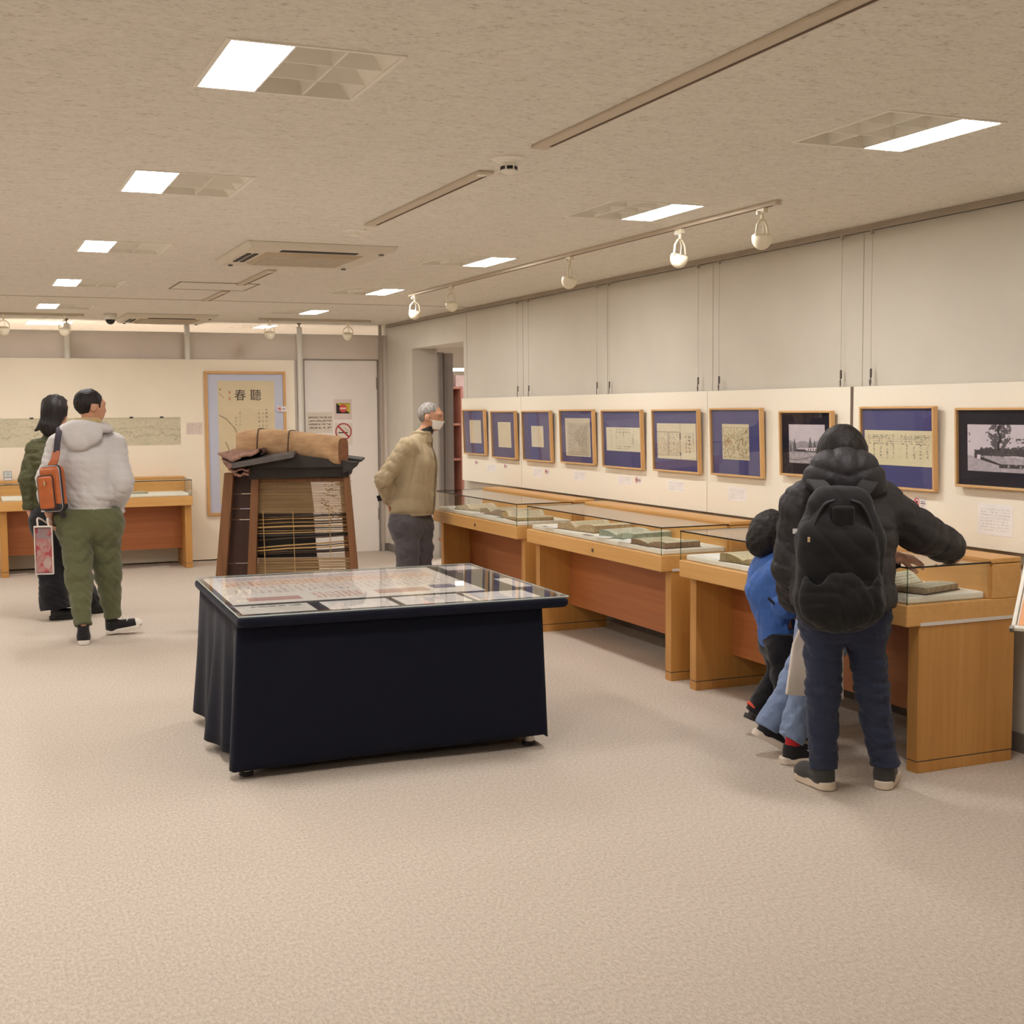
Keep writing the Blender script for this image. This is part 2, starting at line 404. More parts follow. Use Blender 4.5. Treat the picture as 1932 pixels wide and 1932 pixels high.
# room beyond the doorway
struct('wall_side_room', MB().box(9.05, 9.2, 5.0, YEND, 0, CEIL).box(XR+0.28, 9.2, 5.0, 5.15, 0, CEIL), plain('lilac_wall', (226, 216, 214), 0.9))
struct('trim_11', MB().box(4.605, 4.66, DY1-0.05, DY1, 0, 2.15).box(4.655, 4.672, DY1-0.07, DY1-0.02, 0, 2.14).box(4.672, 4.76, DY1-0.055, DY1, 0, 2.14), plain('steel_frame', (172, 164, 158), 0.4, 0.3))
struct('trim_12', MB().box(4.648, 4.656, DY1-0.075, DY1-0.05, 0, 2.14), m_seam)
t = thing('display_cabinet', 'reddish wooden shelf unit seen through the doorway of the right wall', 'shelf', (6.2, 16.0, 0))
m_red = wood('red_shelf_wood', (152, 100, 82), (112, 68, 54), 'z', 0.5)
MB().box(5.55, 5.95, 16.0, 16.04, 0, 1.85).build('back_panel', m_red, t)
for x in (5.53, 5.93): MB().box(x, x+0.03, 15.65, 16.04, 0, 1.85).build('side_panel', m_red, t)
for z in (0.05, 0.45, 0.9, 1.35, 1.82): MB().box(5.56, 5.93, 15.66, 16.0, z, z+0.03).build('shelf', m_red, t)
struct('wall_mauve', MB().box(5.96, 6.6, 15.9, 16.0, 0, 2.0), plain('mauve_wall', (178, 156, 150), 0.8))
tag(MB().box(5.64, 5.82, 15.87, 15.89, 1.86, 2.02).build('dark_panel', plain('dark_panel', (70, 56, 56), 0.6)), 'small dark panel above the reddish shelf beyond the doorway', 'panel')
t = thing('strip_light', 'white tube light glowing in the room beyond the doorway', 'light', (5.9, 15.3, CEIL))
MB().box(5.2, 6.6, 15.24, 15.36, CEIL-0.02, CEIL).build('housing', m_white, t)
for x in (5.3, 6.5): MB().tube([(x, 15.3, CEIL-0.02), (x, 15.3, 2.07)], 0.006, 8).build('hanger', m_white, t)
MB().box(5.2, 6.6, 15.27, 15.33, 2.035, 2.07).build('lamp_bar', emit('tube_glow', (1, 0.95, 0.95), 14), t)
for (x, y) in ((5.6, 13.2), (7.2, 14.5)):  # unseen panels, added to brighten the side room
    t = thing('fill_panel_light', 'added panel light brightening the room beyond the doorway, out of sight', 'ceiling light', (x, y, CEIL), 'added lights beyond the doorway')
    MB().box(x-0.3, x+0.3, y-0.3, y+0.3, CEIL-0.03, CEIL-0.002).build('housing', m_white, t)
    lp = MB().box(x-0.28, x+0.28, y-0.28, y+0.28, CEIL-0.034, CEIL-0.03); down_lit(lp, 'diffuser', emit('panel_glow', (1, 0.93, 0.93), 42), t)

# hanging display boards on the right wall
m_cream = fabric('cream_board_cloth', (252, 244, 226), 0.9, var=0.03, weave=260, folds=3, fold_b=0.02, sheen=0.0)
PX = 4.268
bt = [(9.862, 11.24), (6.955, 9.858), (5.535, 6.951), (3.2, 5.527)]
bl = ['cream display board hung nearest the doorway, carrying two frames', 'wide cream display board carrying the middle four frames', 'cream display board between the middle frames and the woman with the backpack', 'cream display board at the right edge of the picture']
for (y0, y1), l_ in zip(bt, bl):
    o = MB().box(PX, PX+0.03, y0+0.002, y1-0.002, 0.903, 1.655).build('display_board', m_cream, bevel=0.002)
    tag(o, l_, 'board', 'cream boards on the right wall')
# suspension wires with hooks
m_wire = plain('wire_grey', (178, 168, 156), 0.6, 0.0); m_hook = plain('hook_steel', (105, 98, 92), 0.35, 0.8)
wl = [(10.0, 'hanging wire with a hook, farthest along the right wall'), (9.77, 'hanging wire with a hook, second from the doorway'), (8.53, 'hanging wire above the crowded text frame, left of its pair'),
      (8.335, 'hanging wire above the crowded text frame, right of its pair'), (7.116, 'hanging wire above the open booklet frame'), (6.87, 'hanging wire above the drawing frame'),
      (5.67, 'hanging wire just left of the wide dark board joint'), (5.424, 'hanging wire just right of the wide dark board joint')]
for y, l_ in wl:
    t = thing('hanging_wire', l_, 'wire', (XR-0.03, y, 1.655), 'wires that hold the display boards')
    MB().tube([(XR-0.03, y, 1.74), (XR-0.031, y+0.002, 2.1), (XR-0.03, y, 2.45)], 0.0011, 6).build('cable', m_wire, t)
    MB().tube([(XR-0.03, y, 1.745), (XR-0.03, y, 1.70)], 0.0055, 8).build('gripper', m_hook, t)
    hk = [(XR-0.03, y, 1.70)]+[(XR-0.034-0.006*math.sin(a), y+0.013*math.cos(a+1.57), 1.68+0.018*math.cos(a)) for a in np.linspace(0, 5.2, 10)]+[(XR-0.034, y, 1.652)]
    MB().tube(hk, 0.0028, 6).build('hook', m_hook, t)
    MB().box(XR-0.04, XR-0.026, y-0.008, y+0.008, 2.425, 2.446).build('rail_runner', m_wire, t)
tag(MB().box(PX-0.006, PX, 5.522, 5.538, 1.2, 1.655).build('joint_strip', plain('joint_dark', (118, 100, 86), 0.7)), 'dark strip covering the wide joint between two cream boards', 'strip')

# cream board on the back partition
o = MB().box(-3.0, 3.285, YB-0.082, YB-0.022, 0.012, 2.09).build('display_board', plain('cream_paint_board', (250, 238, 216), 0.85, var=0.03, nscale=2, bump=0.05, bscale=300), bevel=0.002)
tag(o, 'long cream display board standing against the back partition', 'board')

# ------------------------------------------------------------------ ceiling equipment
def luminaire(L, label, group, louvre=True):
    x0, x1, y0, y1, side = L; c = CEIL
    t = thing('ceiling_light', label, 'ceiling light', ((x0+x1)/2, (y0+y1)/2, c), group)
    w = 0.0135
    mb = MB().box(x0-w, x0, y0-w, y1+w, c-0.004, c+0.1).box(x1, x1+w, y0-w, y1+w, c-0.004, c+0.1).box(x0, x1, y0-w, y0, c-0.004, c+0.1).box(x0, x1, y1, y1+w, c-0.004, c+0.1)
    mb.box(x0-w, x1+w, y0-w, y1+w, c+0.1, c+0.11); mb.build('housing', m_lum, t)
    lw = 0.165
    if side == 'B': lx0, lx1 = x0, x1
    elif side == 'L': lx0, lx1 = x0, x0+lw
    else: lx0, lx1 = x1-lw, x1
    lp = MB().box(lx0+0.002, lx1-0.002, y0+0.002, y1-0.002, c-0.003, c+0.012); down_lit(lp, 'lamp_panel', m_lit2 if side == 'B' else m_lit, t)
    if side == 'B' or not louvre: return t
    dv = lx1 if side == 'L' else lx0
    MB().box(dv-0.003, dv+0.003, y0, y1, c-0.004, c+0.1).build('divider', m_lum, t)  # opaque divider added to keep lamp glow off the louvre
    gx0, gx1 = (lx1, x1) if side == 'L' else (x0, lx0)
    # louvre blades: V-shaped bars, two columns by three rows of cells
    m = (gx0+gx1)/2; h = 0.085
    for k in range(2):
        xx = (gx0, m)[k] if side == 'L' else (m, gx1)[k]
        ex = 0.045 if side == 'L' else -0.045
        s1, s2 = (-0.003, 0.003)
        MB().hexa([(xx+s1, y0, c), (xx+s2, y0, c), (xx+s2, y1, c), (xx+s1, y1, c)], [(xx-0.02, y0, c+h), (xx+0.05, y0, c+h), (xx+0.05, y1, c+h), (xx-0.02, y1, c+h)]).build('louvre_blade', m_lum, t)
    for k in (1, 2):
        yy = y0+(y1-y0)*k/3
        MB().hexa([(gx0, yy-0.003, c), (gx1, yy-0.003, c), (gx1, yy+0.003, c), (gx0, yy+0.003, c)], [(gx0, yy-0.035, c+h), (gx1, yy-0.035, c+h), (gx1, yy+0.035, c+h), (gx0, yy+0.035, c+h)]).build('louvre_blade', m_lum, t)
    xe = x1 if side == 'L' else x0; d = -0.07 if side == 'L' else 0.07
    MB().add([(xe, y0, c), (xe, y1, c), (xe+d, y1, c+h), (xe+d, y0, c+h)], [(0, 1, 2, 3)] if side == 'L' else [(3, 2, 1, 0)]).build('end_reflector', m_lum, t)
    return t
order = ['nearest', 'second nearest', 'third from the camera', 'fourth from the camera', 'fifth and farthest']
for i in range(5): luminaire(LUM[i], 'half-lit square ceiling light in the left row, '+order[i], 'left row of ceiling lights')
for i in range(5): luminaire(LUM[5+i], 'half-lit square ceiling light in the right row, '+order[i], 'right row of ceiling lights')
luminaire(LUM[10], 'fully lit ceiling light beyond the partition at far left', 'lights beyond the partition')
luminaire(LUM[11], 'ceiling light beyond the partition above the tall scroll', 'lights beyond the partition')
for L in HID: luminaire(L, 'unseen ceiling light outside the picture', 'ceiling lights outside the picture', louvre=False)

m_ac = plain('aircon_plastic', (220, 211, 192), 0.45, var=0.02); m_slot = plain('slot_black', (38, 34, 32), 0.6)
m_grille = plain('grille_beige', (192, 174, 146), 0.6, bump=0.4, bscale=120)
def aircon(x0, y0, label, slots=True):
    x1, y1 = x0+0.87, y0+1.0; c = CEIL
    t = thing('ceiling_air_conditioner', label, 'air conditioner', ((x0+x1)/2, (y0+y1)/2, c), 'ceiling air conditioners')
    b = [(x0+0.03, y0+0.03, c-0.035), (x1-0.03, y0+0.03, c-0.035), (x1-0.03, y1-0.03, c-0.035), (x0+0.03, y1-0.03, c-0.035)]
    MB().hexa(b, [(x0, y0, c), (x1, y0, c), (x1, y1, c), (x0, y1, c)]).build('panel', m_ac, t, bevel=0.008)
    z = c-0.037; xm, ym = (x0+x1)/2, (y0+y1)/2
    MB().hexa([(xm-0.26, ym-0.26, z-0.012), (xm+0.26, ym-0.26, z-0.012), (xm+0.26, ym+0.26, z-0.012), (xm-0.26, ym+0.26, z-0.012)],
              [(xm-0.29, ym-0.29, z+0.004), (xm+0.29, ym-0.29, z+0.004), (xm+0.29, ym+0.29, z+0.004), (xm-0.29, ym+0.29, z+0.004)]).build('intake_grille', m_grille, t)
    for k in range(9):
        yy = ym-0.22+k*0.055
        MB().box(xm-0.25, xm+0.25, yy, yy+0.012, z-0.016, z-0.011).build('grille_bar', m_ac, t)
    for (a0, a1, b0, b1) in ((xm-0.22, xm+0.22, y0+0.1, y0+0.165), (x0+0.06, x0+0.085, ym-0.2, ym+0.22), (x0+0.10, x0+0.125, ym-0.2, ym+0.22)):
        MB().box(a0, a1, b0, b1, z-0.002, z+0.004).build('air_slot', m_slot, t)
    for (a, b_) in ((x0+0.08, y1-0.1), (x1-0.08, y1-0.1), (x1-0.08, y0+0.1)):
        MB().box(a-0.012, a+0.012, b_-0.012, b_+0.012, z-0.008, z).build('clip', m_base, t)
    return t
aircon(1.475, 7.14, 'square beige ceiling air conditioner in the middle of the ceiling')
aircon(1.475, 12.70, 'square ceiling air conditioner at the far end near the dome camera')

m_rail = plain('diffuser_beige', (208, 194, 172), 0.5, var=0.02)
for y0, y1, l_ in ((1.6, 4.27, 'long narrow linear ceiling slot nearest the camera'), (4.77, 6.33, 'linear ceiling slot just beyond the round smoke detector'), (8.56, 9.6, 'linear ceiling slot beyond the air conditioner'), (10.16, 11.06, 'farthest linear ceiling slot by the ceiling joint')):
    t = thing('linear_diffuser', l_, 'vent', (1.925, (y0+y1)/2, CEIL), 'linear slots down the ceiling')
    MB().box(1.893, 1.958, y0, y1, CEIL-0.012, CEIL).build('housing', m_rail, t, bevel=0.003)
    MB().box(1.938, 1.948, y0+0.06, y1-0.06, CEIL-0.0135, CEIL-0.011).build('slot', plain('slot_brown', (98, 78, 60), 0.7), t)
    MB().box(1.90, 1.935, y0+0.015, y0+0.05, CEIL-0.017, CEIL-0.011).build('end_clip', m_lum, t, bevel=0.003)
for y, l_, s in ((4.51, 'round smoke detector on the ceiling between the linear slots', 1.0), (6.57, 'small flat round detector near the air conditioner', 0.55)):
    t = thing('smoke_detector', l_, 'smoke detector', (1.91, y, CEIL), 'ceiling detectors')
    MB().lathe([(0.066, CEIL), (0.066, CEIL-0.006), (0.05, CEIL-0.014*s), (0.03, CEIL-0.018*s)], (1.91, y, 0), 28).build('base', m_lum, t)
    MB().lathe([(0.027, CEIL-0.014*s), (0.029, CEIL-0.03*s), (0.029, CEIL-0.05*s), (0.02, CEIL-0.056*s), (0.001, CEIL-0.057*s)], (1.91, y, 0), 24).build('head', m_lum, t)
    if s == 1.0:
        for k in range(6):
            a = k*math.pi/3+0.25; p = np.array([1.91+0.0282*math.cos(a), y+0.0282*math.sin(a), 0])
            tn = np.array([-math.sin(a), math.cos(a), 0])*0.011; no = np.array([math.cos(a), math.sin(a), 0])*0.002
            MB().hexa([p-tn-no+[0, 0, CEIL-0.044], p-tn+no+[0, 0, CEIL-0.044], p+tn+no+[0, 0, CEIL-0.044], p+tn-no+[0, 0, CEIL-0.044]],
                      [p-tn-no+[0, 0, CEIL-0.032], p-tn+no+[0, 0, CEIL-0.032], p+tn+no+[0, 0, CEIL-0.032], p+tn-no+[0, 0, CEIL-0.032]]).build('vent_slot', m_slot, t)
t = thing('ceiling_hatch', 'flush square access hatch in the ceiling beside the linear slot', 'hatch', (1.78, 9.83, CEIL))
mb = MB(); a0, a1, b0, b1 = 1.485, 2.06, 9.55, 10.12
for q in ((a0, a1, b0, b0+0.012), (a0, a1, b1-0.012, b1), (a0, a0+0.012, b0, b1), (a1-0.012, a1, b0, b1)): mb.box(*q, CEIL-0.004, CEIL)
mb.build('trim_frame', plain('hatch_frame', (150, 134, 116), 0.6), t)
MB().box(a0+0.012, a1-0.012, b0+0.012, b1-0.012, CEIL-0.002, CEIL).build('panel', m_ceil, t)

# lighting tracks and their switched-off spot heads
def track(p0, p1, label):
    p0 = np.array(p0); p1 = np.array(p1); d = (p1-p0)/np.linalg.norm(p1-p0); n = np.array([d[1], -d[0]])*0.017
    t = thing('lighting_track', label, 'track', (*((p0+p1)/2), CEIL), 'ceiling lighting tracks')
    q = [(*(p0-n), CEIL-0.02), (*(p1-n), CEIL-0.02), (*(p1+n), CEIL-0.02), (*(p0+n), CEIL-0.02)]
    MB().hexa(q, [(a, b, CEIL) for a, b, _ in q]).build('rail', m_rail, t, bevel=0.002)
    n2 = n*0.25; e = d*0.04
    q = [(*(p0-n2+e), CEIL-0.0215), (*(p1-n2-e), CEIL-0.0215), (*(p1+n2-e), CEIL-0.0215), (*(p0+n2+e), CEIL-0.0215)]
    MB().hexa(q, [(a, b, CEIL-0.019) for a, b, _ in q]).build('slot', plain('slot_brown', (98, 78, 60), 0.7), t)
    for p in (p0, p1): MB().lathe([(0.017, CEIL-0.0225), (0.017, CEIL)], (p[0], p[1], 0), 12).build('end_cap', m_rail, t)
track((3.42, 4.98), (3.36, 9.98), 'long lighting track running along the ceiling beside the right wall')
track((-1.0, 13.0), (1.1, 12.95), 'lighting track above the couple at far left')
track((2.8, 13.0), (3.93, 13.0), 'short lighting track in front of the grey door')
m_spot = plain('spot_cream', (238, 228, 202), 0.4, var=0.02)
def spot(x, y, drop, az, tilt, size, label):
    t = thing('spot_lamp', label, 'spotlight', (x, y, CEIL-0.02), 'spot lamps on the tracks')
    z = CEIL-0.021
    MB().box(x-0.013, x+0.013, y-0.03, y+0.03, z-0.022, z).build('track_adapter', m_spot, t, bevel=0.003)
    MB().box(x-0.03, x-0.012, y-0.006, y+0.006, z-0.03, z-0.012).build('lever', m_white, t, bevel=0.002)
    MB().tube([(x, y, z-0.02), (x, y, z-0.05)], 0.008, 10).build('stem', m_spot, t)
    r = 0.047*size; top = z-0.05; hz = top-drop; cx, sx = math.cos(az), math.sin(az)
    for s in (-1, 1):
        pts = [(x, y, top), (x+s*cx*0.018, y+s*sx*0.018, top-0.005), (x+s*cx*r*0.85, y+s*sx*r*0.85, top-0.35*drop), (x+s*cx*(r+0.002), y+s*sx*(r+0.002), hz)]
        MB().tube(pts, 0.0055, 8).build('yoke_arm', m_spot, t, smooth=True)
    ax = np.array([-sx*math.sin(tilt), cx*math.sin(tilt), -math.cos(tilt)])
    prof = [(0.001, -0.008), (r*0.8, -0.009), (r*0.98, -0.002), (r, 0.006)]+[(r*math.cos(a), 0.008+r*1.15*math.sin(a)) for a in np.linspace(0.1, 1.5, 9)]
    MB().lathe(prof, (x, y, hz), 24, ax).build('lamp_head', m_spot, t, smooth=True)
    MB().tube([(x, y, top-0.01), (x+0.012, y+0.006, top-0.4*drop), (x+0.004, y, hz+0.01)], 0.0028, 6).build('cord', m_spot, t)
    return t
spot(3.418, 5.10, 0.075, 0.4, 0.05, 1.0, 'switched-off cream spot lamp nearest the camera on the long track')
spot(3.412, 5.83, 0.085, 0.4, 0.35, 1.0, 'switched-off cream spot lamp second from the camera on the long track')
spot(3.398, 7.10, 0.08, 0.9, 0.3, 1.0, 'switched-off cream spot lamp in the middle of the long track')
spot(3.374, 9.07, 0.075, 0.4, 0.0, 1.0, 'dull cream spot lamp, second from the far end of the long track')
spot(3.363, 9.88, 0.08, 0.2, 0.3, 1.0, 'bright cream spot lamp at the far end of the long track')
spot(0.405, 12.965, 0.075, 0.0, 0.3, 1.1, 'cream spot lamp at the left edge on the far-left track')
spot(0.94, 12.955, 0.075, 0.0, 0.3, 1.1, 'cream spot lamp on the far-left track beside the white post')
spot(2.89, 13.0, 0.075, 0.0, 0.3, 1.1, 'cream spot lamp on the left end of the short track')
spot(3.70, 13.0, 0.075, 0.0, 0.3, 1.1, 'cream spot lamp in front of the grey door')
t = thing('dome_camera', 'white dome security camera with a black lens bubble on the ceiling', 'camera', (1.345, 12.86, CEIL))
MB().lathe([(0.06, CEIL), (0.062, CEIL-0.03), (0.058, CEIL-0.05), (0.05, CEIL-0.055)], (1.345, 12.86, 0), 26).build('body', m_white, t, smooth=True)
MB().lathe([(0.048, CEIL-0.053)]+[(0.046*math.cos(a), CEIL-0.055-0.046*math.sin(a)) for a in np.linspace(0, 1.5, 8)], (1.345, 12.86, 0), 26).build('bubble', plain('black_dome', (22, 22, 24), 0.15), t, smooth=True)
# ------------------------------------------------------------------ display cases
m_beech = wood('beech_case', (210, 157, 88), (185, 128, 62), 'z', 0.4)
m_beech_h = wood('beech_tray', (226, 176, 108), (206, 152, 84), 'x', 0.4)
m_panel = wood('cherry_panel', (186, 116, 66), (158, 92, 50), 'x', 0.45)
m_glass = glassy('case_glass', (0.992, 0.998, 0.992), 1.3)
m_edge = plain('glass_edge_dark', (34, 32, 30), 0.25); m_edge2 = glassy('glass_edge_green', (0.55, 0.66, 0.6), 1.5)
m_linen = fabric('platform_cloth', (252, 250, 238), 0.9, var=0.03, weave=500, folds=3, fold_b=0.02, sheen=0)
m_tape = plain('white_tape', (226, 218, 210), 0.6)
def case(loc, rz, w, label, strips=(False, False)):
    t = thing('display_case', label, 'display case', loc, 'glass-topped wooden display cases', rz)
    B = lambda *a: MB().box(*a)
    for u0, s in ((0.004, 0), (w-0.069, 1)):
        lg = B(u0, u0+0.065, 0.068, 0.59, 0.052, 0.628).build('leg', m_beech, t, local=True, bevel=0.002)
        B(u0+0.002, u0+0.063, 0.070, 0.588, 0.046, 0.053).build('groove', m_seam, lg, local=True)
        B(u0, u0+0.065, 0.068, 0.59, 0.0, 0.047).build('plinth', m_beech, lg, local=True, bevel=0.002)
    tr = B(0, w, 0, 0.616, 0.630, 0.722).build('tray', m_beech_h, t, local=True, bevel=0.005)
    MB().lathe([(0.001, 0), (0.011, 0.0005), (0.012, 0.003), (0.006, 0.004)], (w*0.545, 0.0, 0.672), 16, (0, -1, 0)).build('lock', m_hook, tr, local=True)
    B(0.069, w-0.069, 0.30, 0.322, 0.182, 0.632).build('modesty_panel', m_panel, t, local=True, bevel=0.002)
    bb = MB().box(0, w, 0.458, 0.616, 0.722, 0.872)
    bb.build('back_box', m_beech_h, t, local=True, bevel=0.003)
    B(0, w, 0.450, 0.616, 0.875, 0.897).build('top_ledge', m_beech_h, t, local=True, bevel=0.004)
    B(0.012, w-0.012, 0.441, 0.459, 0.722, 0.876).build('glazing_bead', m_beech_h, t, local=True, bevel=0.002)
    B(0.03, w-0.03, 0.028, 0.44, 0.7225, 0.752).build('platform', m_linen, t, local=True, bevel=0.006)
    g = 0.0045
    B(0.006, w-0.006, 0.006, 0.452, 0.8775, 0.8825).build('glass_top', m_glass, t, local=True)
    B(0.006, w-0.006, 0.006, 0.006+g, 0.7225, 0.877).build('glass_front', m_glass, t, local=True)
    for u in (0.006, w-0.006-g): B(u, u+g, 0.0115, 0.442, 0.7225, 0.877).build('glass_side', m_glass, t, local=True)
    mb = B(0.004, w-0.004, 0.003, 0.007, 0.8765, 0.8835)
    mb.box(0.003, 0.007, 0.003, 0.452, 0.8765, 0.8835).box(w-0.007, w-0.003, 0.003, 0.452, 0.8765, 0.8835)
    mb.build('glass_edging', m_edge, t, local=True)
    for u in (0.005, w-0.009): B(u, u+0.004, 0.004, 0.008, 0.7225, 0.8765).build('glass_corner', m_edge2, t, local=True)
    for s, u in zip(strips, (-0.0015, w)):
        if s: B(u, u+0.0015, 0.072, 0.585, 0.630, 0.645).build('tape_strip', m_tape, t, local=True)
    return t
R90 = -math.pi/2
case((3.603, 10.19, 0), R90, 1.77, 'display case farthest along the right wall, beside the man with the mask', (False, False))
case((3.603, 8.24, 0), R90, 1.885, 'middle display case of the three along the right wall', (False, True))
case((3.603, 6.155, 0), R90, 1.865, 'nearest display case on the right, where the woman with the backpack leans', (False, True))
case((0.305, 13.012, 0), 0.0, 1.785, 'display case standing against the back partition behind the couple')

# ------------------------------------------------------------------ old books and papers in the cases
PZ = 0.7525
def open_book(name, c, yaw, w, d, thick, page, edge, cover, label, lean=0.0, cat='book', group='old books in the cases', rows=True, curl=0.0):
    """an open book: page blocks left and right with a gutter, cover boards below; local x across the spread"""
    t = thing(name, label, cat, (c[0], c[1], PZ), group, yaw)
    n = 13
    def prof(s):
        us = np.linspace(0, 1, n); x = s*us*w/2
        h = thick*(0.35+0.75*np.sin(np.clip(us*2.2, 0, math.pi))**0.8*0.6+0.25*us**0.5)*(1.0+lean*s)
        if curl and s < 0: h = h+curl*np.exp(-((us-0.35)/0.22)**2)
        h[-1] *= 0.92
        return x, h
    cov = MB().box(-w/2-0.006, w/2+0.006, -d/2-0.005, d/2+0.005, 0, 0.004).build('cover', plain('cover_%d_%d_%d' % cover, cover, 0.8), t, local=True, bevel=0.001)
    mp = textmat('page_%s_%d_%d' % (name, int(w*1000), int(c[1]*100)), w, d, page, (150, 136, 112), 0.014, 0.006, True, 0.05, 0.12, 0.52, 0.7 if rows else 0.1, 0.9)
    me_ = plain('pageedge_%d_%d_%d' % edge, edge, 0.9, var=0.25, nscale=60)
    for s, nm in ((-1, 'page_block'), (1, 'page_block')):
        x, h = prof(s); b = MB()
        top = [(x[i], -d/2, 0.004+h[i]) for i in range(n)]; bot = [(x[i], -d/2, 0.0042) for i in range(n)]
        poly = bot[::-1]+top if s > 0 else top[::-1]+bot
        b.prism(poly[::-1] if s > 0 else poly[::-1], (0, d, 0))
        b.build(nm, me_, t, local=True)
        b = MB()
        for i in range(n-1):
            q = [(x[i], -d/2+0.003, 0.0046+h[i]), (x[i+1], -d/2+0.003, 0.0046+h[i+1]), (x[i+1], d/2-0.003, 0.0046+h[i+1]), (x[i], d/2-0.003, 0.0046+h[i])]
            b.quad(*(q if s > 0 else q[::-1]))
        b.build('page', mp, t, local=True, smooth=True)
    return t
PG = (226, 214, 184)
open_book('old_book', (3.83, 9.60), R90+0.25, 0.42, 0.27, 0.02, (232, 220, 192), (206, 190, 158), (112, 100, 88), 'thin open manuscript at the far left of the farthest case', lean=-0.3, curl=0.02)
open_book('old_book', (3.82, 9.13), R90+0.1, 0.36, 0.26, 0.04, (214, 206, 178), (164, 142, 116), (132, 110, 90), 'thick brownish open book in the middle of the farthest case', lean=0.1, curl=0.012)
open_book('old_book', (3.80, 8.68), R90-0.12, 0.40, 0.28, 0.028, (226, 216, 190), (190, 168, 120), (118, 96, 74), 'open book with raised yellowed pages at the near end of the farthest case', lean=-0.2, curl=0.025)
open_book('old_book', (3.84, 7.66), R90+0.12, 0.44, 0.30, 0.042, (224, 214, 182), (178, 156, 120), (126, 98, 72), 'thick open book at the far left of the middle case', lean=0.15, curl=0.022)
open_book('old_book', (3.84, 7.10), R90+0.18, 0.34, 0.30, 0.04, (216, 220, 200), (150, 158, 136), (104, 130, 120), 'open book with greenish page edges in the centre of the middle case', lean=0.0)
open_book('old_book', (3.77, 6.60), R90+0.08, 0.36, 0.24, 0.03, (210, 204, 176), (150, 124, 98), (108, 78, 64), 'flat brown open book at the near end of the middle case', lean=0.1)
open_book('old_book', (3.78, 5.62), R90+0.1, 0.36, 0.26, 0.036, (220, 210, 176), (166, 146, 104), (120, 96, 70), 'thick old book opened at the far end of the nearest case', lean=-0.1)
open_book('old_book', (3.81, 4.545), R90+0.3, 0.35, 0.26, 0.03, (222, 220, 198), (180, 160, 130), (100, 82, 70), 'open printed album at the near end of the nearest case', lean=-0.15, curl=0.03)
def flat_book(c, yaw, w, d, h, col, label):
    t = thing('bound_book', label, 'book', (c[0], c[1], PZ), 'old books in the cases', yaw)
    MB().box(-w/2, w/2, -d/2, d/2, 0.0, h*0.8).build('page_block', plain('pageedge_200_184_150', (200, 184, 150), 0.9, var=0.25, nscale=60), t, local=True)
    MB().box(-w/2-0.003, w/2+0.003, -d/2-0.003, d/2+0.003, h*0.8, h).build('cover', fabric('navy_binding', col, 0.8, fold_b=0.02), t, local=True, bevel=0.001)
    MB().box(-w/2+0.02, -w/2+0.06, -d/2+0.03, d/2-0.06, h, h+0.0006).build('title_slip', m_tape, t, local=True)
flat_book((3.88, 4.88), R90+0.2, 0.20, 0.28, 0.025, (52, 66, 92), 'closed navy-bound book with a white title slip in the nearest case')
open_book('picture_booklet', (1.52, 13.23), 0.08, 0.30, 0.2, 0.012, (214, 206, 176), (190, 180, 150), (88, 104, 74), 'thin open booklet with a green edge in the case behind the couple', group='old books in the cases')
def card(name, mat, w, h, c, yaw, label, group, z=PZ, tilt=0.0, parent=None):
    X = Vector((math.cos(yaw), math.sin(yaw), 0)); Y = Vector((-math.sin(yaw), math.cos(yaw), 0))
    Y = (Y*math.cos(tilt)+Vector((0, 0, 1))*math.sin(tilt))
    o = sheet(name, mat, w, h, frame_matrix((c[0], c[1], z+0.001+h/2*math.sin(tilt)), X, Y))
    return tag(o, label, 'card', group)
m_card = textmat('case_card', 0.14, 0.09, (254, 252, 248), (150, 142, 138), 0.012, 0.005, False, 0.08, 0.12, 0.45, 0.4)
m_title = textmat('case_title', 0.12, 0.03, (176, 170, 160), (110, 104, 98), 0.014, 0.01, False, 0.05, 0.1, 0.5, 0.6)
cc = [((3.68, 9.9), 'white caption card at the far end of the farthest case', 1), ((3.67, 9.28), 'white caption card before the thick book of the farthest case', 1), ((3.66, 8.86), 'grey title strip at the near end of the farthest case', 0),
      ((3.66, 8.02), 'grey title strip at the far end of the middle case', 0), ((3.665, 7.92), 'white caption card beside the thick book of the middle case', 1), ((3.645, 7.36), 'grey title strip between the first two books of the middle case', 0),
      ((3.668, 7.16), 'white caption card before the greenish book of the middle case', 1), ((3.645, 6.60), 'grey title strip before the brown book of the middle case', 0), ((3.665, 6.86), 'white slip under the brown book of the middle case', 1),
      ((3.82, 5.95), 'large white sheet at the far end of the nearest case', 2), ((3.668, 4.80), 'white caption card beside the album of the nearest case', 1), ((3.88, 5.25), 'white caption card behind the children in the nearest case', 1)]
for (c, l_, k) in cc:
    if k == 2: card('case_sheet', m_card, 0.26, 0.30, c, R90, l_, 'cards and sheets in the cases')
    elif k: card('case_card', m_card, 0.14, 0.09, c, R90+0.05, l_, 'cards and sheets in the cases', tilt=0.12)
    else: card('case_title', m_title, 0.12, 0.03, c, R90, l_, 'cards and sheets in the cases')
card('case_sheet', m_card, 0.3, 0.12, (1.52, 13.13), 0.04, 'long white sheet lying before the booklet behind the couple', 'cards and sheets in the cases')
card('case_sheet', m_card, 0.26, 0.2, (0.60, 13.25), 0.0, 'white sheet at the left end of the case behind the couple', 'cards and sheets in the cases')
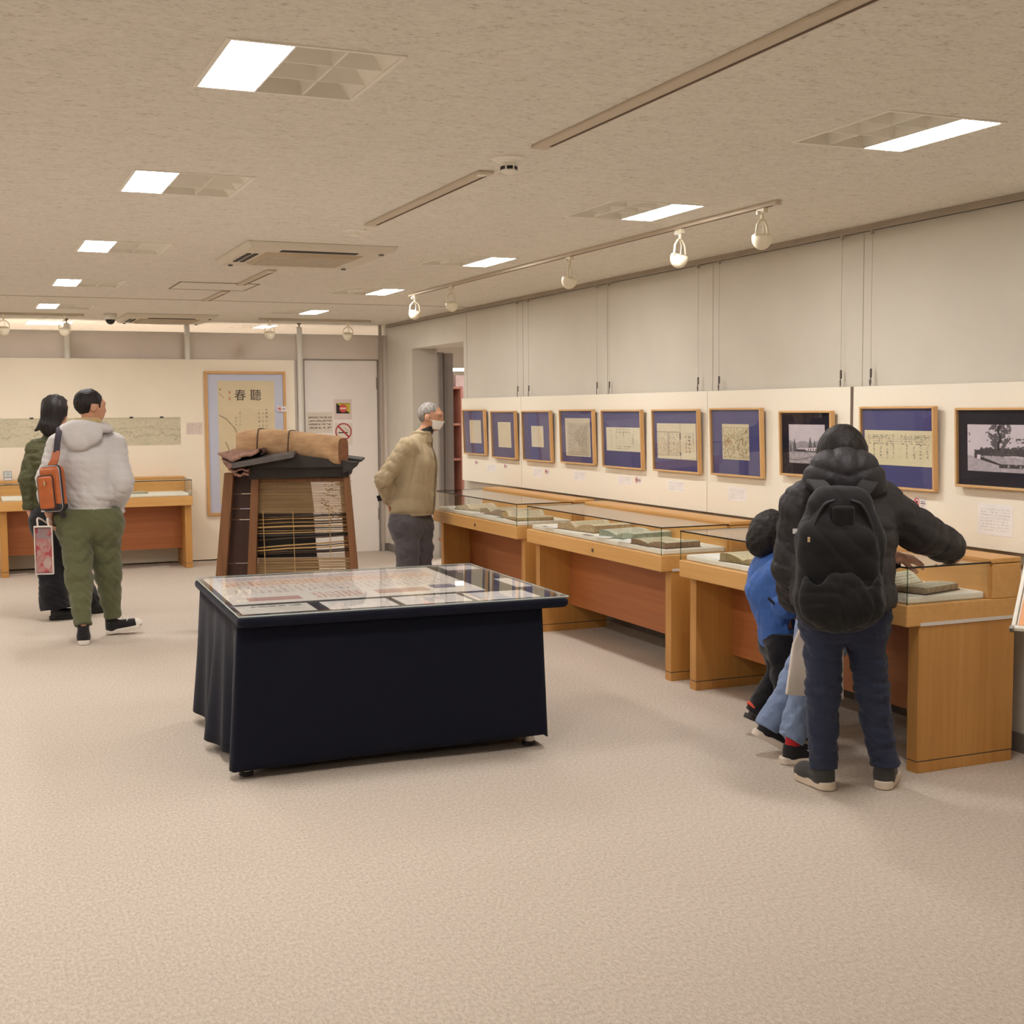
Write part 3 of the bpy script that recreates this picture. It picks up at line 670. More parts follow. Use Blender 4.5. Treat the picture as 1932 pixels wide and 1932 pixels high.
# digital hygrometer on the back-left case
t = thing('hygrometer', 'small grey digital hygrometer standing on the case at the left edge', 'hygrometer', (0.41, 13.52, 0.897))
MB().hexa([(0.372, 13.49, 0.897), (0.448, 13.49, 0.897), (0.448, 13.55, 0.897), (0.372, 13.55, 0.897)], [(0.368, 13.515, 0.99), (0.444, 13.515, 0.99), (0.444, 13.54, 0.99), (0.368, 13.54, 0.99)]).build('housing', plain('hygro_grey', (150, 150, 148), 0.4), t, bevel=0.003)
n_ = Vector((0, -0.966, 0.26))
sheet('screen', plain('lcd', (196, 200, 196), 0.3), 0.06, 0.05, frame_matrix((0.408, 13.5055, 0.958), (1, 0, 0), (0, 0.26, 0.966)), t)
sheet('base_label', m_tape, 0.066, 0.018, frame_matrix((0.41, 13.493, 0.913), (1, 0, 0), (0, 0.26, 0.966)), t)
m_dig = plain('lcd_ink', (96, 104, 110), 0.5)
for k, x in enumerate((0.402, 0.418)):
    q = frame_matrix((x, 13.5052, 0.958), (1, 0, 0), (0, 0.26, 0.966))
    MB().box(-0.005, 0.005, 0.012, 0.015, 0, 0.0004).box(-0.005, 0.005, -0.0015, 0.0015, 0, 0.0004).box(-0.005, 0.005, -0.015, -0.012, 0, 0.0004).box(-0.006, -0.003, 0, 0.014, 0, 0.0004).box(0.003, 0.006, -0.014, 0, 0, 0.0004).build('digit', m_dig, t, local=True, matrix=mw(t).inverted() @ q)

# ------------------------------------------------------------------ framed documents on the right wall
m_frame = wood('frame_pine', (230, 188, 132), (212, 164, 106), 'y', 0.45, 1.5)
m_navy = fabric('navy_mat', (80, 80, 130), 0.9, var=0.1, weave=900, folds=3, fold_b=0.02, sheen=0)
m_black = fabric('black_mat', (30, 28, 42), 0.9, var=0.1, weave=900, folds=3, fold_b=0.02, sheen=0)
m_pane = glassy('picture_glass', (1, 1, 1), 1.38)
def photo_house(u, v):
    n = vnoise(u, v, 9, 3, 4); n2 = vnoise(u, v, 22, 5, 3); g = 214+18*(n-0.5)
    g = np.where(v < 0.30, 176+60*(n2-0.5), g)
    hill = (v < 0.56+0.1*(vnoise(u, v*0, 5, 8)-0.5)) & (v > 0.3); g = np.where(hill, 166+50*(n2-0.5), g)
    for cx, top, wd in ((0.16, 0.66, 0.05), (0.6, 0.7, 0.06), (0.72, 0.62, 0.07), (0.86, 0.64, 0.06), (0.05, 0.55, 0.04)):
        tr = (np.abs(u-cx) < wd*np.clip((top-v)/0.3, 0, 1)*(0.6+0.8*n2)) & (v > 0.3) & (v < top); g = np.where(tr, 70+60*n2, g)
    g = np.where((u > 0.2) & (u < 0.95) & (v > 0.30) & (v < 0.36), 58+30*n2, g)
    g = np.where((u > 0.48) & (u < 0.98) & (v > 0.33) & (v < 0.40+0.05*(u-0.48)), 226, g)
    g = np.where((u > 0.5) & (u < 0.98) & (v > 0.34) & (v < 0.38) & (np.sin(u*95) > 0.3), 60, g)
    g = np.where((u > 0.24) & (u < 0.5) & (v > 0.36) & (v < 0.385), 232, g)
    g = np.where((v < 0.22) & (np.abs(v-0.1-0.06*u+0.03*np.sin(u*7)) < 0.012), 120, g)
    return np.stack([g, g*0.955, g*0.985], 1)
def photo_pine(u, v):
    n = vnoise(u, v, 7, 13, 4); n2 = vnoise(u, v, 24, 15, 3); g = 222+12*(n-0.5)
    g = np.where(v < 0.12+0.22*(1-u), 188+50*(n2-0.5), g)
    wall = (v < 0.35) & (v > 0.13) & (u > 0.27) & (v < 0.34-0.04*(u-0.27)) & (v > 0.30-0.30*(u-0.2)); g = np.where(wall, 186+50*(n2-0.5), g)
    ditch = (v > 0.26-0.33*(u-0.2)) & (v < 0.33-0.42*(u-0.2)) & (u > 0.2) & (u < 0.7); g = np.where(ditch, 52, g)
    g = np.where((u > 0.55) & (v < 0.17) & (v > 0.09) & (n2 > 0.42), 74, g)
    hedge = (v > 0.34+0.05*(n-0.5)) & (v < 0.52+0.14*(n2-0.5)) & (u > 0.2+0.35*np.abs(v-0.42)); g = np.where(hedge, 58+46*n2, g)
    cx = 0.56+0.02*np.sin(v*20); crown = (np.abs(u-cx-0.05*(n-0.5)) < 0.24*np.sqrt(np.clip(1-((v-0.78)/0.32)**2, 0, 1))*(0.55+0.9*np.abs(n2-0.3))) & (v > 0.46); g = np.where(crown & (n2+0.25*n > 0.52), 56+70*n2, g)
    g = np.where((np.abs(u-cx) < 0.02) & (v > 0.45) & (v < 0.98), 50, g)
    g = np.where((u < 0.05) & (v > 0.62) & (v < 0.82) & (n2 > 0.5), 90, g)
    g = np.where((u > 0.84) & (np.abs(v-0.66) < 0.05) & (n2 > 0.5), 96, g)
    g = np.where((u > 0.12) & (u < 0.3) & (v > 0.28) & (v < 0.46) & (n2 > 0.36), 70, g)
    g = np.where((np.abs(u-0.2) < 0.03) & (np.abs(v-0.31) < 0.045), 236, g)
    return np.stack([g, g*0.95, g*0.985], 1)
def booklet(u, v):
    n = vnoise(u, v, 6, 33, 4); n2 = vnoise(u*2, v, 40, 35, 2)
    c = np.stack([228+14*(n-0.5), 217+14*(n-0.5), 188+14*(n-0.5)], 1); d = np.zeros_like(u)
    for uu in (0.03, 0.285, 0.315, 0.59): d = np.where((np.abs(u-uu) < 0.006) & (v < 0.76) & (v > 0.09), 0.5, d)
    for vv in (0.755, 0.1): d = np.where((np.abs(v-vv) < 0.009) & (u < 0.58) & (np.abs(u-0.3) > 0.014), 0.6, d)
    d = np.where((u < 0.58) & (u > 0.05) & (v > 0.12) & (v < 0.72) & (n2 > 0.56), 0.3, d)
    d = np.where((np.abs(u-0.61) < 0.008), 0.7, d); d = np.where((np.abs(u-0.605) < 0.02) & (((v > 0.55) & (v < 0.74)) | ((v > 0.1) & (v < 0.2))), 0.9, d)
    for uu, wd in ((0.84, 0.022), (0.75, 0.016)): d = np.where((np.abs(u-uu) < wd) & (np.sin(v*62) > -0.1) & (n2 > 0.42) & (v < 0.72) & (v > 0.18), 0.85, d)
    d = np.where((np.abs(u-0.93) < 0.008) & (n2 > 0.4) & (v > 0.3) & (v < 0.76), 0.5, d)
    return c*(1-d[:, None]*0.75)+np.array([70, 60, 54])*d[:, None]*0.75
def sketch(u, v):
    n = vnoise(u, v, 5, 43, 4); n2 = vnoise(u, v, 26, 45, 3)
    c = np.stack([220+10*(n-0.5), 208+10*(n-0.5), 172+10*(n-0.5)], 1); d = np.where((v < 0.9) & (v > 0.06) & (n2 > 0.54), 0.42, 0.0)
    d = np.where((np.abs(v-0.9) < 0.008) | (np.abs(v-0.055) < 0.008), 0.6, d)
    c = c*(1-d[:, None])+np.array([126, 108, 74])*d[:, None]
    for cu, cv, r in ((0.25, 0.52, 0.09), (0.72, 0.52, 0.08), (0.13, 0.44, 0.06), (0.45, 0.75, 0.05), (0.9, 0.8, 0.04)):
        k = np.exp(-(((u-cu)/r)**2+((v-cv)/r)**2))*0.7*(n2 > 0.45); c = c*(1-k[:, None])+np.array([150, 104, 60])*k[:, None]
    return c
def ledger(u, v):
    n = vnoise(u, v, 5, 53, 4); n2 = vnoise(u*3, v*1.2, 34, 55, 2)
    c = np.stack([232+10*(n-0.5), 220+10*(n-0.5), 182+10*(n-0.5)], 1)
    d = np.where((v < 0.88) & (v > 0.6) & (n2 > 0.52) & (np.abs(np.sin(v*48)) > 0.4), 0.62, 0)
    d = np.where((v <= 0.6) & (v > 0.2) & (n2 > 0.55) & (np.abs(np.sin(u*32)) > 0.93), 0.7, d)
    d = np.where(np.abs(u-0.5) < 0.003, 0.25, d); d = np.where((np.abs(u-0.5) < 0.05) | (u < 0.05) | (u > 0.96), d*0.2, d)
    return c*(1-d[:, None])+np.array([104, 92, 74])*d[:, None]
def mapdoc(u, v):
    n = vnoise(u, v, 5, 63, 4); n2 = vnoise(u*2, v*1.4, 30, 65, 2)
    c = np.stack([232+8*(n-0.5), 224+8*(n-0.5), 198+8*(n-0.5)], 1); d = np.zeros_like(u)
    for uu in (0.16, 0.3, 0.8): d = np.where((np.abs(u-uu) < 0.006) & (v > 0.12) & (v < 0.9) & (n2 > 0.42), 0.4, d)
    for vv in (0.93, 0.8, 0.2, 0.11): d = np.where((np.abs(v-vv) < 0.018) & (u > 0.3) & (u < 0.72) & (n2 > 0.46), 0.45, d)
    d = np.where((np.abs(u-0.52) < 0.012) & (v > 0.55) & (v < 0.85) & (n2 > 0.4), 0.5, d); d = np.where((np.abs(u-0.78) < 0.02) & (v > 0.3) & (v < 0.55) & (n2 > 0.5), 0.6, d)
    return c*(1-d[:, None])+np.array([120, 108, 90])*d[:, None]
def newsprint(u, v):
    n = vnoise(u, v, 5, 73, 4); n2 = vnoise(u*1.4, v*2.4, 60, 75, 2)
    c = np.stack([224+8*(n-0.5), 213+8*(n-0.5), 190+8*(n-0.5)], 1)
    d = np.where((u > 0.12) & (u < 0.9) & (v > 0.06) & (v < 0.84) & (n2 > 0.46), 0.45, 0.0)
    d = np.where(((np.abs(u-0.1) < 0.006) | (np.abs(u-0.93) < 0.006)) & (v < 0.86) & (v > 0.05), 0.5, d); d = np.where((np.abs(v-0.86) < 0.006) | (np.abs(v-0.045) < 0.006), np.where((u > 0.1) & (u < 0.93), 0.5, d), d)
    d = np.where((np.abs(u-0.62) < 0.03) & (np.sin(v*30) > 0.2) & (v > 0.2) & (v < 0.8), 0.15, d)
    return c*(1-d[:, None])+np.array([116, 106, 92])*d[:, None]
def blankpage(u, v):
    n = vnoise(u, v, 6, 83, 4); n2 = vnoise(u, v*2, 26, 85, 2)
    c = np.stack([234+14*(n-0.5), 222+14*(n-0.5), 192+14*(n-0.5)], 1); d = np.where((np.abs(np.sin(u*28)) > 0.93) & (n2 > 0.5) & (v > 0.1) & (v < 0.9) & (u > 0.1) & (u < 0.9), 0.16, 0)
    return c*(1-d[:, None])+np.array([150, 136, 110])*d[:, None]
FR = [  # far y, near y, z0, z1, mat, paper rect (u0,u1,v0,v1), print, grid, label
 (11.10, 10.575, 1.150, 1.553, 'n', (0.27, 0.82, 0.24, 0.78), blankpage, (30, 40), 'navy-matted frame with a plain cream page, farthest, next to the doorway'),
 (10.42, 9.89, 1.135, 1.540, 'n', (0.25, 0.80, 0.22, 0.78), blankpage, (30, 40), 'navy-matted frame with a plain upright cream page, second from the doorway'),
 (9.745, 9.19, 1.135, 1.540, 'n', (0.29, 0.73, 0.27, 0.71), blankpage, (30, 40), 'navy-matted frame with the smallest cream page, third from the doorway'),
 (9.02, 8.45, 1.140, 1.547, 'n', (0.13, 0.90, 0.12, 0.86), newsprint, (70, 100), 'navy-matted frame filled by a tall page of dense print'),
 (8.315, 7.725, 1.135, 1.543, 'n', (0.08, 0.97, 0.28, 0.71), mapdoc, (90, 60), 'navy-matted frame with a wide pale diagram sheet, left of the open booklet'),
 (7.575, 6.99, 1.138, 1.545, 'n', (0.07, 0.945, 0.19, 0.79), booklet, (110, 80), 'navy-matted frame with an open booklet with bold brush characters'),
 (6.85, 6.30, 1.142, 1.550, 'n', (0.21, 0.76, 0.23, 0.78), sketch, (70, 90), 'navy-matted frame with a brownish mottled drawing, right of the open booklet'),
 (6.12, 5.645, 1.172, 1.532, 'b', (0.15, 0.87, 0.18, 0.81), photo_house, (110, 90), 'black-matted frame with an old photograph of a low house'),
 (5.41, 4.86, 1.145, 1.552, 'n', (0.03, 0.98, 0.27, 0.72), ledger, (130, 80), 'navy-matted frame with a full-width handwritten ledger sheet behind the woman'),
 (4.72, 4.23, 1.180, 1.543, 'b', (0.125, 0.88, 0.19, 0.81), photo_pine, (120, 120), 'black-matted frame with an old photograph of a tall pine, far right')]
for (ya, yb, z0, z1, mk, pr, fn, (gx, gy), l_) in FR:
    w, h = ya-yb, z1-z0; t = thing('framed_document' if mk == 'n' else 'framed_photograph', l_, 'picture frame', (4.235, (ya+yb)/2, z0), 'framed documents on the right wall')
    up = Vector((-0.035, 0, 1)).normalized(); X = Vector((0, -1, 0)); M0 = frame_matrix((4.222, (ya+yb)/2, (z0+z1)/2), X, up)
    b = 0.0115
    mb = MB().box(-w/2, w/2, h/2-b, h/2, -0.03, 0).box(-w/2, w/2, -h/2, -h/2+b, -0.03, 0).box(-w/2, -w/2+b, -h/2+b, h/2-b, -0.03, 0).box(w/2-b, w/2, -h/2+b, h/2-b, -0.03, 0)
    mb.build('frame', m_frame, t, local=True, bevel=0.0025, matrix=mw(t).inverted() @ M0)
    MB().box(-w/2+b, w/2-b, -h/2+b, h/2-b, -0.022, -0.016).build('mat_board', m_navy if mk == 'n' else m_black, t, local=True, matrix=mw(t).inverted() @ M0)
    iw, ih = w-2*b, h-2*b; u0, u1, v0, v1 = pr
    printed('document' if mk == 'n' else 'photograph', iw*(u1-u0), ih*(v1-v0), gx, gy, fn, M0 @ Matrix.Translation((iw*((u0+u1)/2-0.5), ih*((v0+v1)/2-0.5), -0.0145)), t)
    MB().box(-w/2+b, w/2-b, -h/2+b, h/2-b, -0.0095, -0.007).build('glass', m_pane, t, local=True, matrix=mw(t).inverted() @ M0)
# caption cards and small no-photography cards on the boards
m_cap = {}
def wall_card(y0, y1, z0, z1, label, k):
    w, h = y0-y1, z1-z0
    m = textmat('wall_caption_%d' % k, w, h, (255, 251, 247), (160, 146, 138), 0.0135, 0.006, False, 0.08, 0.12, 0.45, 0.4)
    o = sheet('caption_card', m, w, h, frame_matrix((PX-0.001, (y0+y1)/2, (z0+z1)/2), (0, -1, 0), (0, 0, 1)))
    tag(o, label, 'caption', 'captions on the cream boards')
caps = [((10.63, 10.42), 1.015, 1.072, 'below and left of the second frame from the doorway'), ((9.615, 9.43), 1.005, 1.082, 'below the frame with the smallest page'), ((8.86, 8.665), 1.015, 1.085, 'below the tall dense print'),
        ((8.145, 7.935), 1.02, 1.08, 'below the wide pale diagram'), ((7.44, 7.225), 1.012, 1.08, 'below the open booklet'), ((6.715, 6.51), 0.992, 1.078, 'below the brownish drawing'), ((4.61, 4.395), 0.968, 1.11, 'large, below the pine photograph')]
for k, ((a, b), z0, z1, l_) in enumerate(caps): wall_card(a, b, z0, z1, 'white caption card '+l_, k)
m_redink = plain('sign_red', (206, 48, 56), 0.6); m_ink = plain('sign_ink', (60, 54, 56), 0.6)
def no_photo(M, s, label):
    t = thing('prohibition_card', label, 'sign', tuple(M.translation), 'small no-photography cards')
    sheet('card', plain('card_white', (244, 236, 232), 0.6), s*1.7, s, M, t)
    L = mw(t).inverted() @ M
    ring = MB(); c = -s*0.42
    v = []; f = []
    for k in range(24):
        a = 2*math.pi*k/24; v += [(c+s*0.38*math.cos(a), s*0.38*math.sin(a), 0.0008), (c+s*0.30*math.cos(a), s*0.30*math.sin(a), 0.0008)]
    f = [(2*k, (2*k+2) % 48, (2*k+3) % 48, 2*k+1) for k in range(24)]
    ring.add(v, f)
    q = s*0.30*0.72; wv = s*0.035
    ring.add([(c-q-wv, q-wv, 0.0009), (c-q+wv, q+wv, 0.0009), (c+q+wv, -q+wv, 0.0009), (c+q-wv, -q-wv, 0.0009)], [(3, 2, 1, 0)])
    ring.build('red_ring', m_redink, t, local=True, matrix=L)
    MB().box(c-s*0.17, c+s*0.17, -s*0.11, s*0.11, 0, 0.0006).box(c-s*0.07, c+s*0.07, s*0.1, s*0.16, 0, 0.0006).build('camera_symbol', m_ink, t, local=True, matrix=L)
    MB().box(s*0.1, s*0.62, s*0.05, s*0.12, 0, 0.0006).box(s*0.1, s*0.72, -s*0.12, -s*0.02, 0, 0.0006).box(s*0.1, s*0.6, -s*0.3, -s*0.26, 0, 0.0006).build('print_lines', plain('print_grey', (120, 108, 110), 0.7), t, local=True, matrix=L)
for y, z, s, l_ in ((10.87, 1.078, 0.042, 'small no-photography card under the frame next to the doorway'), (10.195, 1.069, 0.042, 'small no-photography card under the second frame from the doorway'),
                    (9.35, 1.057, 0.045, 'small no-photography card under the frame with the smallest page'), (7.845, 1.061, 0.05, 'small no-photography card under the wide pale diagram'), (5.0, 1.086, 0.055, 'small no-photography card under the handwritten ledger')):
    no_photo(frame_matrix((PX-0.001, y, z), (0, -1, 0), (0, 0, 1)), s, l_)
# ------------------------------------------------------------------ back wall: scroll, map, notices
YP = YB-0.082
t = thing('framed_scroll', 'tall framed hanging scroll with two large brush characters and a plum branch', 'framed scroll', (2.76, YP, 0.47))
x0, x1, z0, z1, b = 2.338, 3.182, 0.472, 1.968, 0.028
m_frame_z = wood('frame_pine_tall', (222, 176, 116), (204, 154, 94), 'z', 0.45, 1.5)
mb = MB().box(x0, x1, YP-0.035, YP, z1-b, z1).box(x0, x1, YP-0.035, YP, z0, z0+b).box(x0, x0+b, YP-0.035, YP, z0+b, z1-b).box(x1-b, x1, YP-0.035, YP, z0+b, z1-b)
mb.build('frame', m_frame_z, t, bevel=0.003)
MB().box(x0+b, x1-b, YP-0.018, YP, z0+b, z1-b).build('silk_mount', fabric('pale_blue_silk', (206, 208, 224), 0.8, var=0.03, weave=500, folds=2, fold_b=0.02, sheen=0), t)
def scroll(u, v):
    n = vnoise(u, v*2, 5, 93, 4); n2 = vnoise(u*1.2, v*2.5, 60, 95, 2)
    c = np.stack([226+10*(n-0.5), 208+10*(n-0.5), 170+10*(n-0.5)], 1); d = np.zeros_like(u)
    for uu, a, bb in ((0.72, 0.45, 0.76), (0.79, 0.47, 0.74), (0.855, 0.45, 0.77), (0.38, 0.63, 0.76), (0.31, 0.64, 0.72)):
        d = np.where((np.abs(u-uu) < 0.017) & (v > a) & (v < bb) & (n2 > 0.5) & (np.sin(v*190) > -0.5), 0.5, d)
    for (ua, va, ub, vb, wd) in ((0.02, 0.72, 0.14, 0.69, 0.006), (0.14, 0.69, 0.29, 0.61, 0.006), (0.29, 0.61, 0.33, 0.55, 0.006), (0.33, 0.55, 0.31, 0.44, 0.005), (0.02, 0.90, 0.1, 0.86, 0.004), (0.12, 0.5, 0.3, 0.3, 0.006), (0.3, 0.3, 0.55, 0.18, 0.006), (0.1, 0.2, 0.3, 0.05, 0.01)):
        ux, vx = ub-ua, (vb-va)*2.15; tt = np.clip(((u-ua)*ux+(v-va)*2.15*vx)/(ux*ux+vx*vx), 0, 1)
        dist = np.hypot(u-ua-tt*ux, (v-va)*2.15-tt*vx); d = np.maximum(d, np.where(dist < wd*(1+n2), 0.55, 0))
    d = np.where((v < 0.4) & (n2 > 0.66) & (n > 0.5), 0.22, d)
    d = np.where(((u-0.04)**2+((v-0.93)*2.15)**2) < 0.0003, 0.6, d)
    c = c*(1-d[:, None])+np.array([108, 92, 72])*d[:, None]
    for vv in (0.905, 0.855):
        k = ((np.abs(u-0.205) < 0.02) & (np.abs(v-vv) < 0.011))*0.6; c = c*(1-k[:, None])+np.array([206, 120, 84])*k[:, None]
    return c
sw, sh = 3.062-2.470, 1.870-0.595
printed('scroll_paper', sw, sh, 130, 270, scroll, frame_matrix((2.766, YP-0.020, (1.870+0.595)/2), (1, 0, 0), (0, 0, 1)), t)
m_brush = plain('brush_ink', (58, 44, 40), 0.7)
for ch, x in (('春', 2.702), ('聽', 2.863)):
    lettering(ch, 0.125, m_brush, 'brush_character', frame_matrix((x, YP-0.0215, 1.713), (1, 0, 0), (0, 0, 1)), t, bold=0.0)
MB().box(x0+b, x1-b, YP-0.028, YP-0.0255, z0+b, z1-b).build('glass', glassy('scroll_glass', (1, 1, 1), 1.3), t)
no_photo(frame_matrix((3.135, YP-0.0365, 1.575), (1, 0, 0), (0, 0, 1)), 0.055, 'small no-photography card on the edge of the tall framed scroll')
def mapscroll(u, v):
    n = vnoise(u*6, v, 5, 103, 4); n2 = vnoise(u*6, v, 30, 105, 3); n3 = vnoise(u*8, v*0.8, 7, 107, 3)
    c = np.stack([214+16*(n-0.5), 204+14*(n-0.5), 176+16*(n-0.5)], 1)
    d = np.where(np.abs(v-0.38-0.5*(n3-0.5)) < 0.025, 0.28, 0.0)+np.where(np.abs(v-0.62-0.4*(n-0.5)) < 0.02, 0.2, 0)+np.where((n2 > 0.62), 0.12, 0)
    d = np.where(v > 0.93, 0.12, d); d = np.where((np.abs(u % 0.2-0.1) < 0.0015), 0.12, d)
    return c*(1-d[:, None])+np.array([120, 122, 96])*d[:, None]
t = thing('map_scroll', 'long unrolled landscape map pinned across the cream back board', 'map', (0.4, YP, 1.214))
printed('paper', 3.49, 0.284, 420, 40, mapscroll, frame_matrix((2.087-1.745, YP-0.0015, 1.356), (1, 0, 0), (0, 0, 1)), t)
for x in (0.65, 1.60, 1.90, 0.37): MB().box(x-0.018, x+0.018, YP-0.003, YP, 1.49, 1.506).build('pin_tab', m_ink if x in (0.65, 1.90, 1.60) else m_tape, t)
o = sheet('caption_card', textmat('map_caption', 0.17, 0.128, (238, 222, 208), (160, 140, 126), 0.014, 0.006, False, 0.06, 0.1, 0.5, 0.6), 0.168, 0.128, frame_matrix((2.226, YP-0.001, 1.379), (1, 0, 0), (0, 0, 1)))
tag(o, 'pinkish caption card between the long map and the tall scroll', 'caption')
# notices on the door
YD = YB+0.0115
o = sheet('door_notice', textmat('door_notice', 0.29, 0.2, (238, 226, 210), (120, 104, 94), 0.037, 0.012, False, 0.06, 0.08, 0.55, 0.75), 0.285, 0.225, frame_matrix((3.58, YD, 1.425), (1, 0, 0), (0, 0, 1)))
tag(o, 'cream printed notice taped on the grey door', 'notice')
t = thing('no_entry_sign', 'black and yellow staff sign with a red no-entry disc on the grey door', 'sign', (3.835, YD, 1.555))
sheet('paper', plain('sign_paper', (232, 214, 206), 0.6), 0.20, 0.22, frame_matrix((3.835, YD, 1.565), (1, 0, 0), (0, 0, 1)), t)
cx, cz = 3.838, 1.578; y = YD-0.0012; w2, h2 = 0.077, 0.057
MB().prism([(cx-w2, y, cz-h2), (cx+w2, y, cz-h2), (cx-w2, y, cz+h2)], (0, 0.0008, 0)).build('black_half', plain('sign_black', (44, 34, 34), 0.5), t)
MB().prism([(cx+w2, y, cz-h2), (cx+w2, y, cz+h2), (cx-w2, y, cz+h2)], (0, 0.0008, 0)).build('yellow_half', plain('sign_yellow', (214, 196, 66), 0.5), t)
MB().lathe([(0.043, 0), (0.043, 0.001)], (cx, y, cz-0.002), 30, (0, -1, 0)).build('red_disc', plain('sign_red_disc', (220, 84, 78), 0.5), t)
MB().box(cx-0.033, cx+0.033, y-0.0018, y, cz-0.011, cz+0.008).build('white_bar', plain('bar_white', (244, 214, 200), 0.5), t)
lettering('STAFF ONLY', 0.021, m_ink, 'sign_lettering', frame_matrix((cx+0.012, y-0.001, cz+0.047), (1, 0, 0), (0, 0, 1)), t)
t = thing('no_smoking_sign', 'round red no-smoking sign on the grey door', 'sign', (3.838, YD, 1.32))
sheet('card', plain('card_cream', (240, 226, 212), 0.6), 0.2, 0.24, frame_matrix((3.838, YD, 1.30), (1, 0, 0), (0, 0, 1)), t)
c = (3.838, YD-0.001, 1.325); R0, R1 = 0.092, 0.079
v = []; f = []
for k in range(40):
    a = 2*math.pi*k/40; v += [(c[0]+R0*math.cos(a), c[1], c[2]+R0*math.sin(a)), (c[0]+R1*math.cos(a), c[1], c[2]+R1*math.sin(a))]
MB().add(v, [(2*k, 2*k+1, (2*k+3) % 80, (2*k+2) % 80) for k in range(40)]).build('red_ring', plain('smoke_red', (178, 48, 56), 0.5), t)
s = R1*0.72
MB().add([(c[0]-s-0.006, c[1]-0.0004, c[2]+s-0.006), (c[0]-s+0.006, c[1]-0.0004, c[2]+s+0.006), (c[0]+s+0.006, c[1]-0.0004, c[2]-s+0.006), (c[0]+s-0.006, c[1]-0.0004, c[2]-s-0.006)], [(0, 3, 2, 1)]).build('red_bar', plain('smoke_red', (178, 48, 56), 0.5), t)
MB().box(c[0]-0.058, c[0]+0.045, c[1]-0.0003, c[1], c[2]-0.018, c[2]-0.006).build('cigarette', m_ink, t)
MB().tube([(c[0]+0.06, c[1], c[2]-0.012), (c[0]+0.058, c[1], c[2]+0.006), (c[0]+0.035, c[1], c[2]+0.018), (c[0]+0.02, c[1], c[2]+0.035), (c[0]+0.004, c[1], c[2]+0.055)], [0.002, 0.004, 0.005, 0.004, 0.002], 6).build('smoke', plain('smoke_grey', (206, 198, 190), 0.6), t)
for x, w in ((0.47, 0.15), (1.80, 0.18)):
    tag(MB().box(x-w/2, x+w/2, 13.30, 13.36, 0.0005, 0.004).build('floor_label', m_tape), 'white flat floor plate under the back case, '+('left' if x < 1 else 'right'), 'floor plate', 'white floor plates under the back case')
# ------------------------------------------------------------------ central table with navy cloth
TZ = 0.70
t = thing('cloth_covered_table', 'low square table under a floor-length navy cloth in the middle of the room', 'table', (1.79, 5.97, 0), None, math.radians(-2.0))
m_cloth = fabric('navy_table_cloth', (11, 14, 31), 0.92, var=0.25, weave=900, folds=4, fold_b=0.12, sheen=0.05)
hx, hy = 0.745, 0.69                                   # half size of the top
# top slab wrapped in cloth (rounded edges)
v = []; f = []
def rrect(hx, hy, r, n=6):
    pts = []
    for cx, cy, a0 in ((hx-r, hy-r, 0), (-hx+r, hy-r, 90), (-hx+r, -hy+r, 180), (hx-r, -hy+r, 270)):
        for k in range(n): a = math.radians(a0+90*k/(n-1)); pts.append((cx+r*math.cos(a), cy+r*math.sin(a)))
    return pts
rings = [(0.05, TZ-0.045), (0.008, TZ-0.042), (0.0, TZ-0.03), (0.0, TZ-0.014), (0.006, TZ-0.004), (0.02, TZ)]
P = [[(x, y, z) for x, y in rrect(hx-d, hy-d, 0.03)] for d, z in rings]
n = len(P[0]); mb = MB(); vv = [p for r in P for p in r]
ff = [(i*n+k, i*n+(k+1) % n, (i+1)*n+(k+1) % n, (i+1)*n+k) for i in range(len(P)-1) for k in range(n)]
ff += [tuple(range(n-1, -1, -1)), tuple((len(P)-1)*n+k for k in range(n))]
mb.add(vv, ff).build('table_top', m_cloth, t, local=True, smooth=False)
# hanging skirt with soft folds, wider at the hem on the left
NS, NH = 260, 16
def skirt_pt(s, h):
    """s round the perimeter 0..4 (front, right, back, left), h 0 at top .. 1 at hem"""
    k = int(s) % 4; q = s-int(s)
    x0, x1, y0, y1 = -0.735, 0.625, -0.615, 0.55
    fl = 0.055*h
    L, R_, Fr, Bk = x0-fl*0.6, x1+0.012+fl*0.45, y0-fl*0.05, y1+fl*0.6
    c = [(L, Fr), (R_, Fr), (R_, Bk), (L, Bk)]
    a, b = np.array(c[k]), np.array(c[(k+1) % 4]); p = a+(b-a)*q
    nrm = [np.array([0, -1.0]), np.array([1.0, 0]), np.array([0, 1.0]), np.array([-1.0, 0])][k]
    w = {0: 0.006*math.sin(q*9+0.7)*h+0.01*math.exp(-(q/0.05)**2)*h, 1: 0.012*math.sin(q*17)*h, 2: 0.012*math.sin(q*15)*h,
         3: (0.028*math.sin(q*13+0.5)+0.02*math.sin(q*27))*h*min(1, 4*q*(1-q)+0.25)}[k]
    p = p+nrm*w
    hem = 0.052
    if k == 0: hem = 0.042+0.022*q
    if k == 3: hem = 0.064-0.022*q
    if k == 3 and 0.72 < q < 0.93: p = p+nrm*(-0.05*h*math.sin((q-0.72)/0.21*math.pi))
    z = (TZ-0.03)*(1-h)+hem*h
    return (p[0], p[1], z)
v = [skirt_pt(4*i/NS, j/NH) for j in range(NH+1) for i in range(NS)]
f = [(j*NS+i, (j+1)*NS+i, (j+1)*NS+(i+1) % NS, j*NS+(i+1) % NS) for j in range(NH) for i in range(NS)]
sk = MB().add(v, f).build('cloth_skirt', m_cloth, t, local=True, smooth=True)
so = sk.modifiers.new('thickness', 'SOLIDIFY'); so.thickness = 0.004
m_foot = plain('foot_steel', (186, 182, 174), 0.3, 0.85)
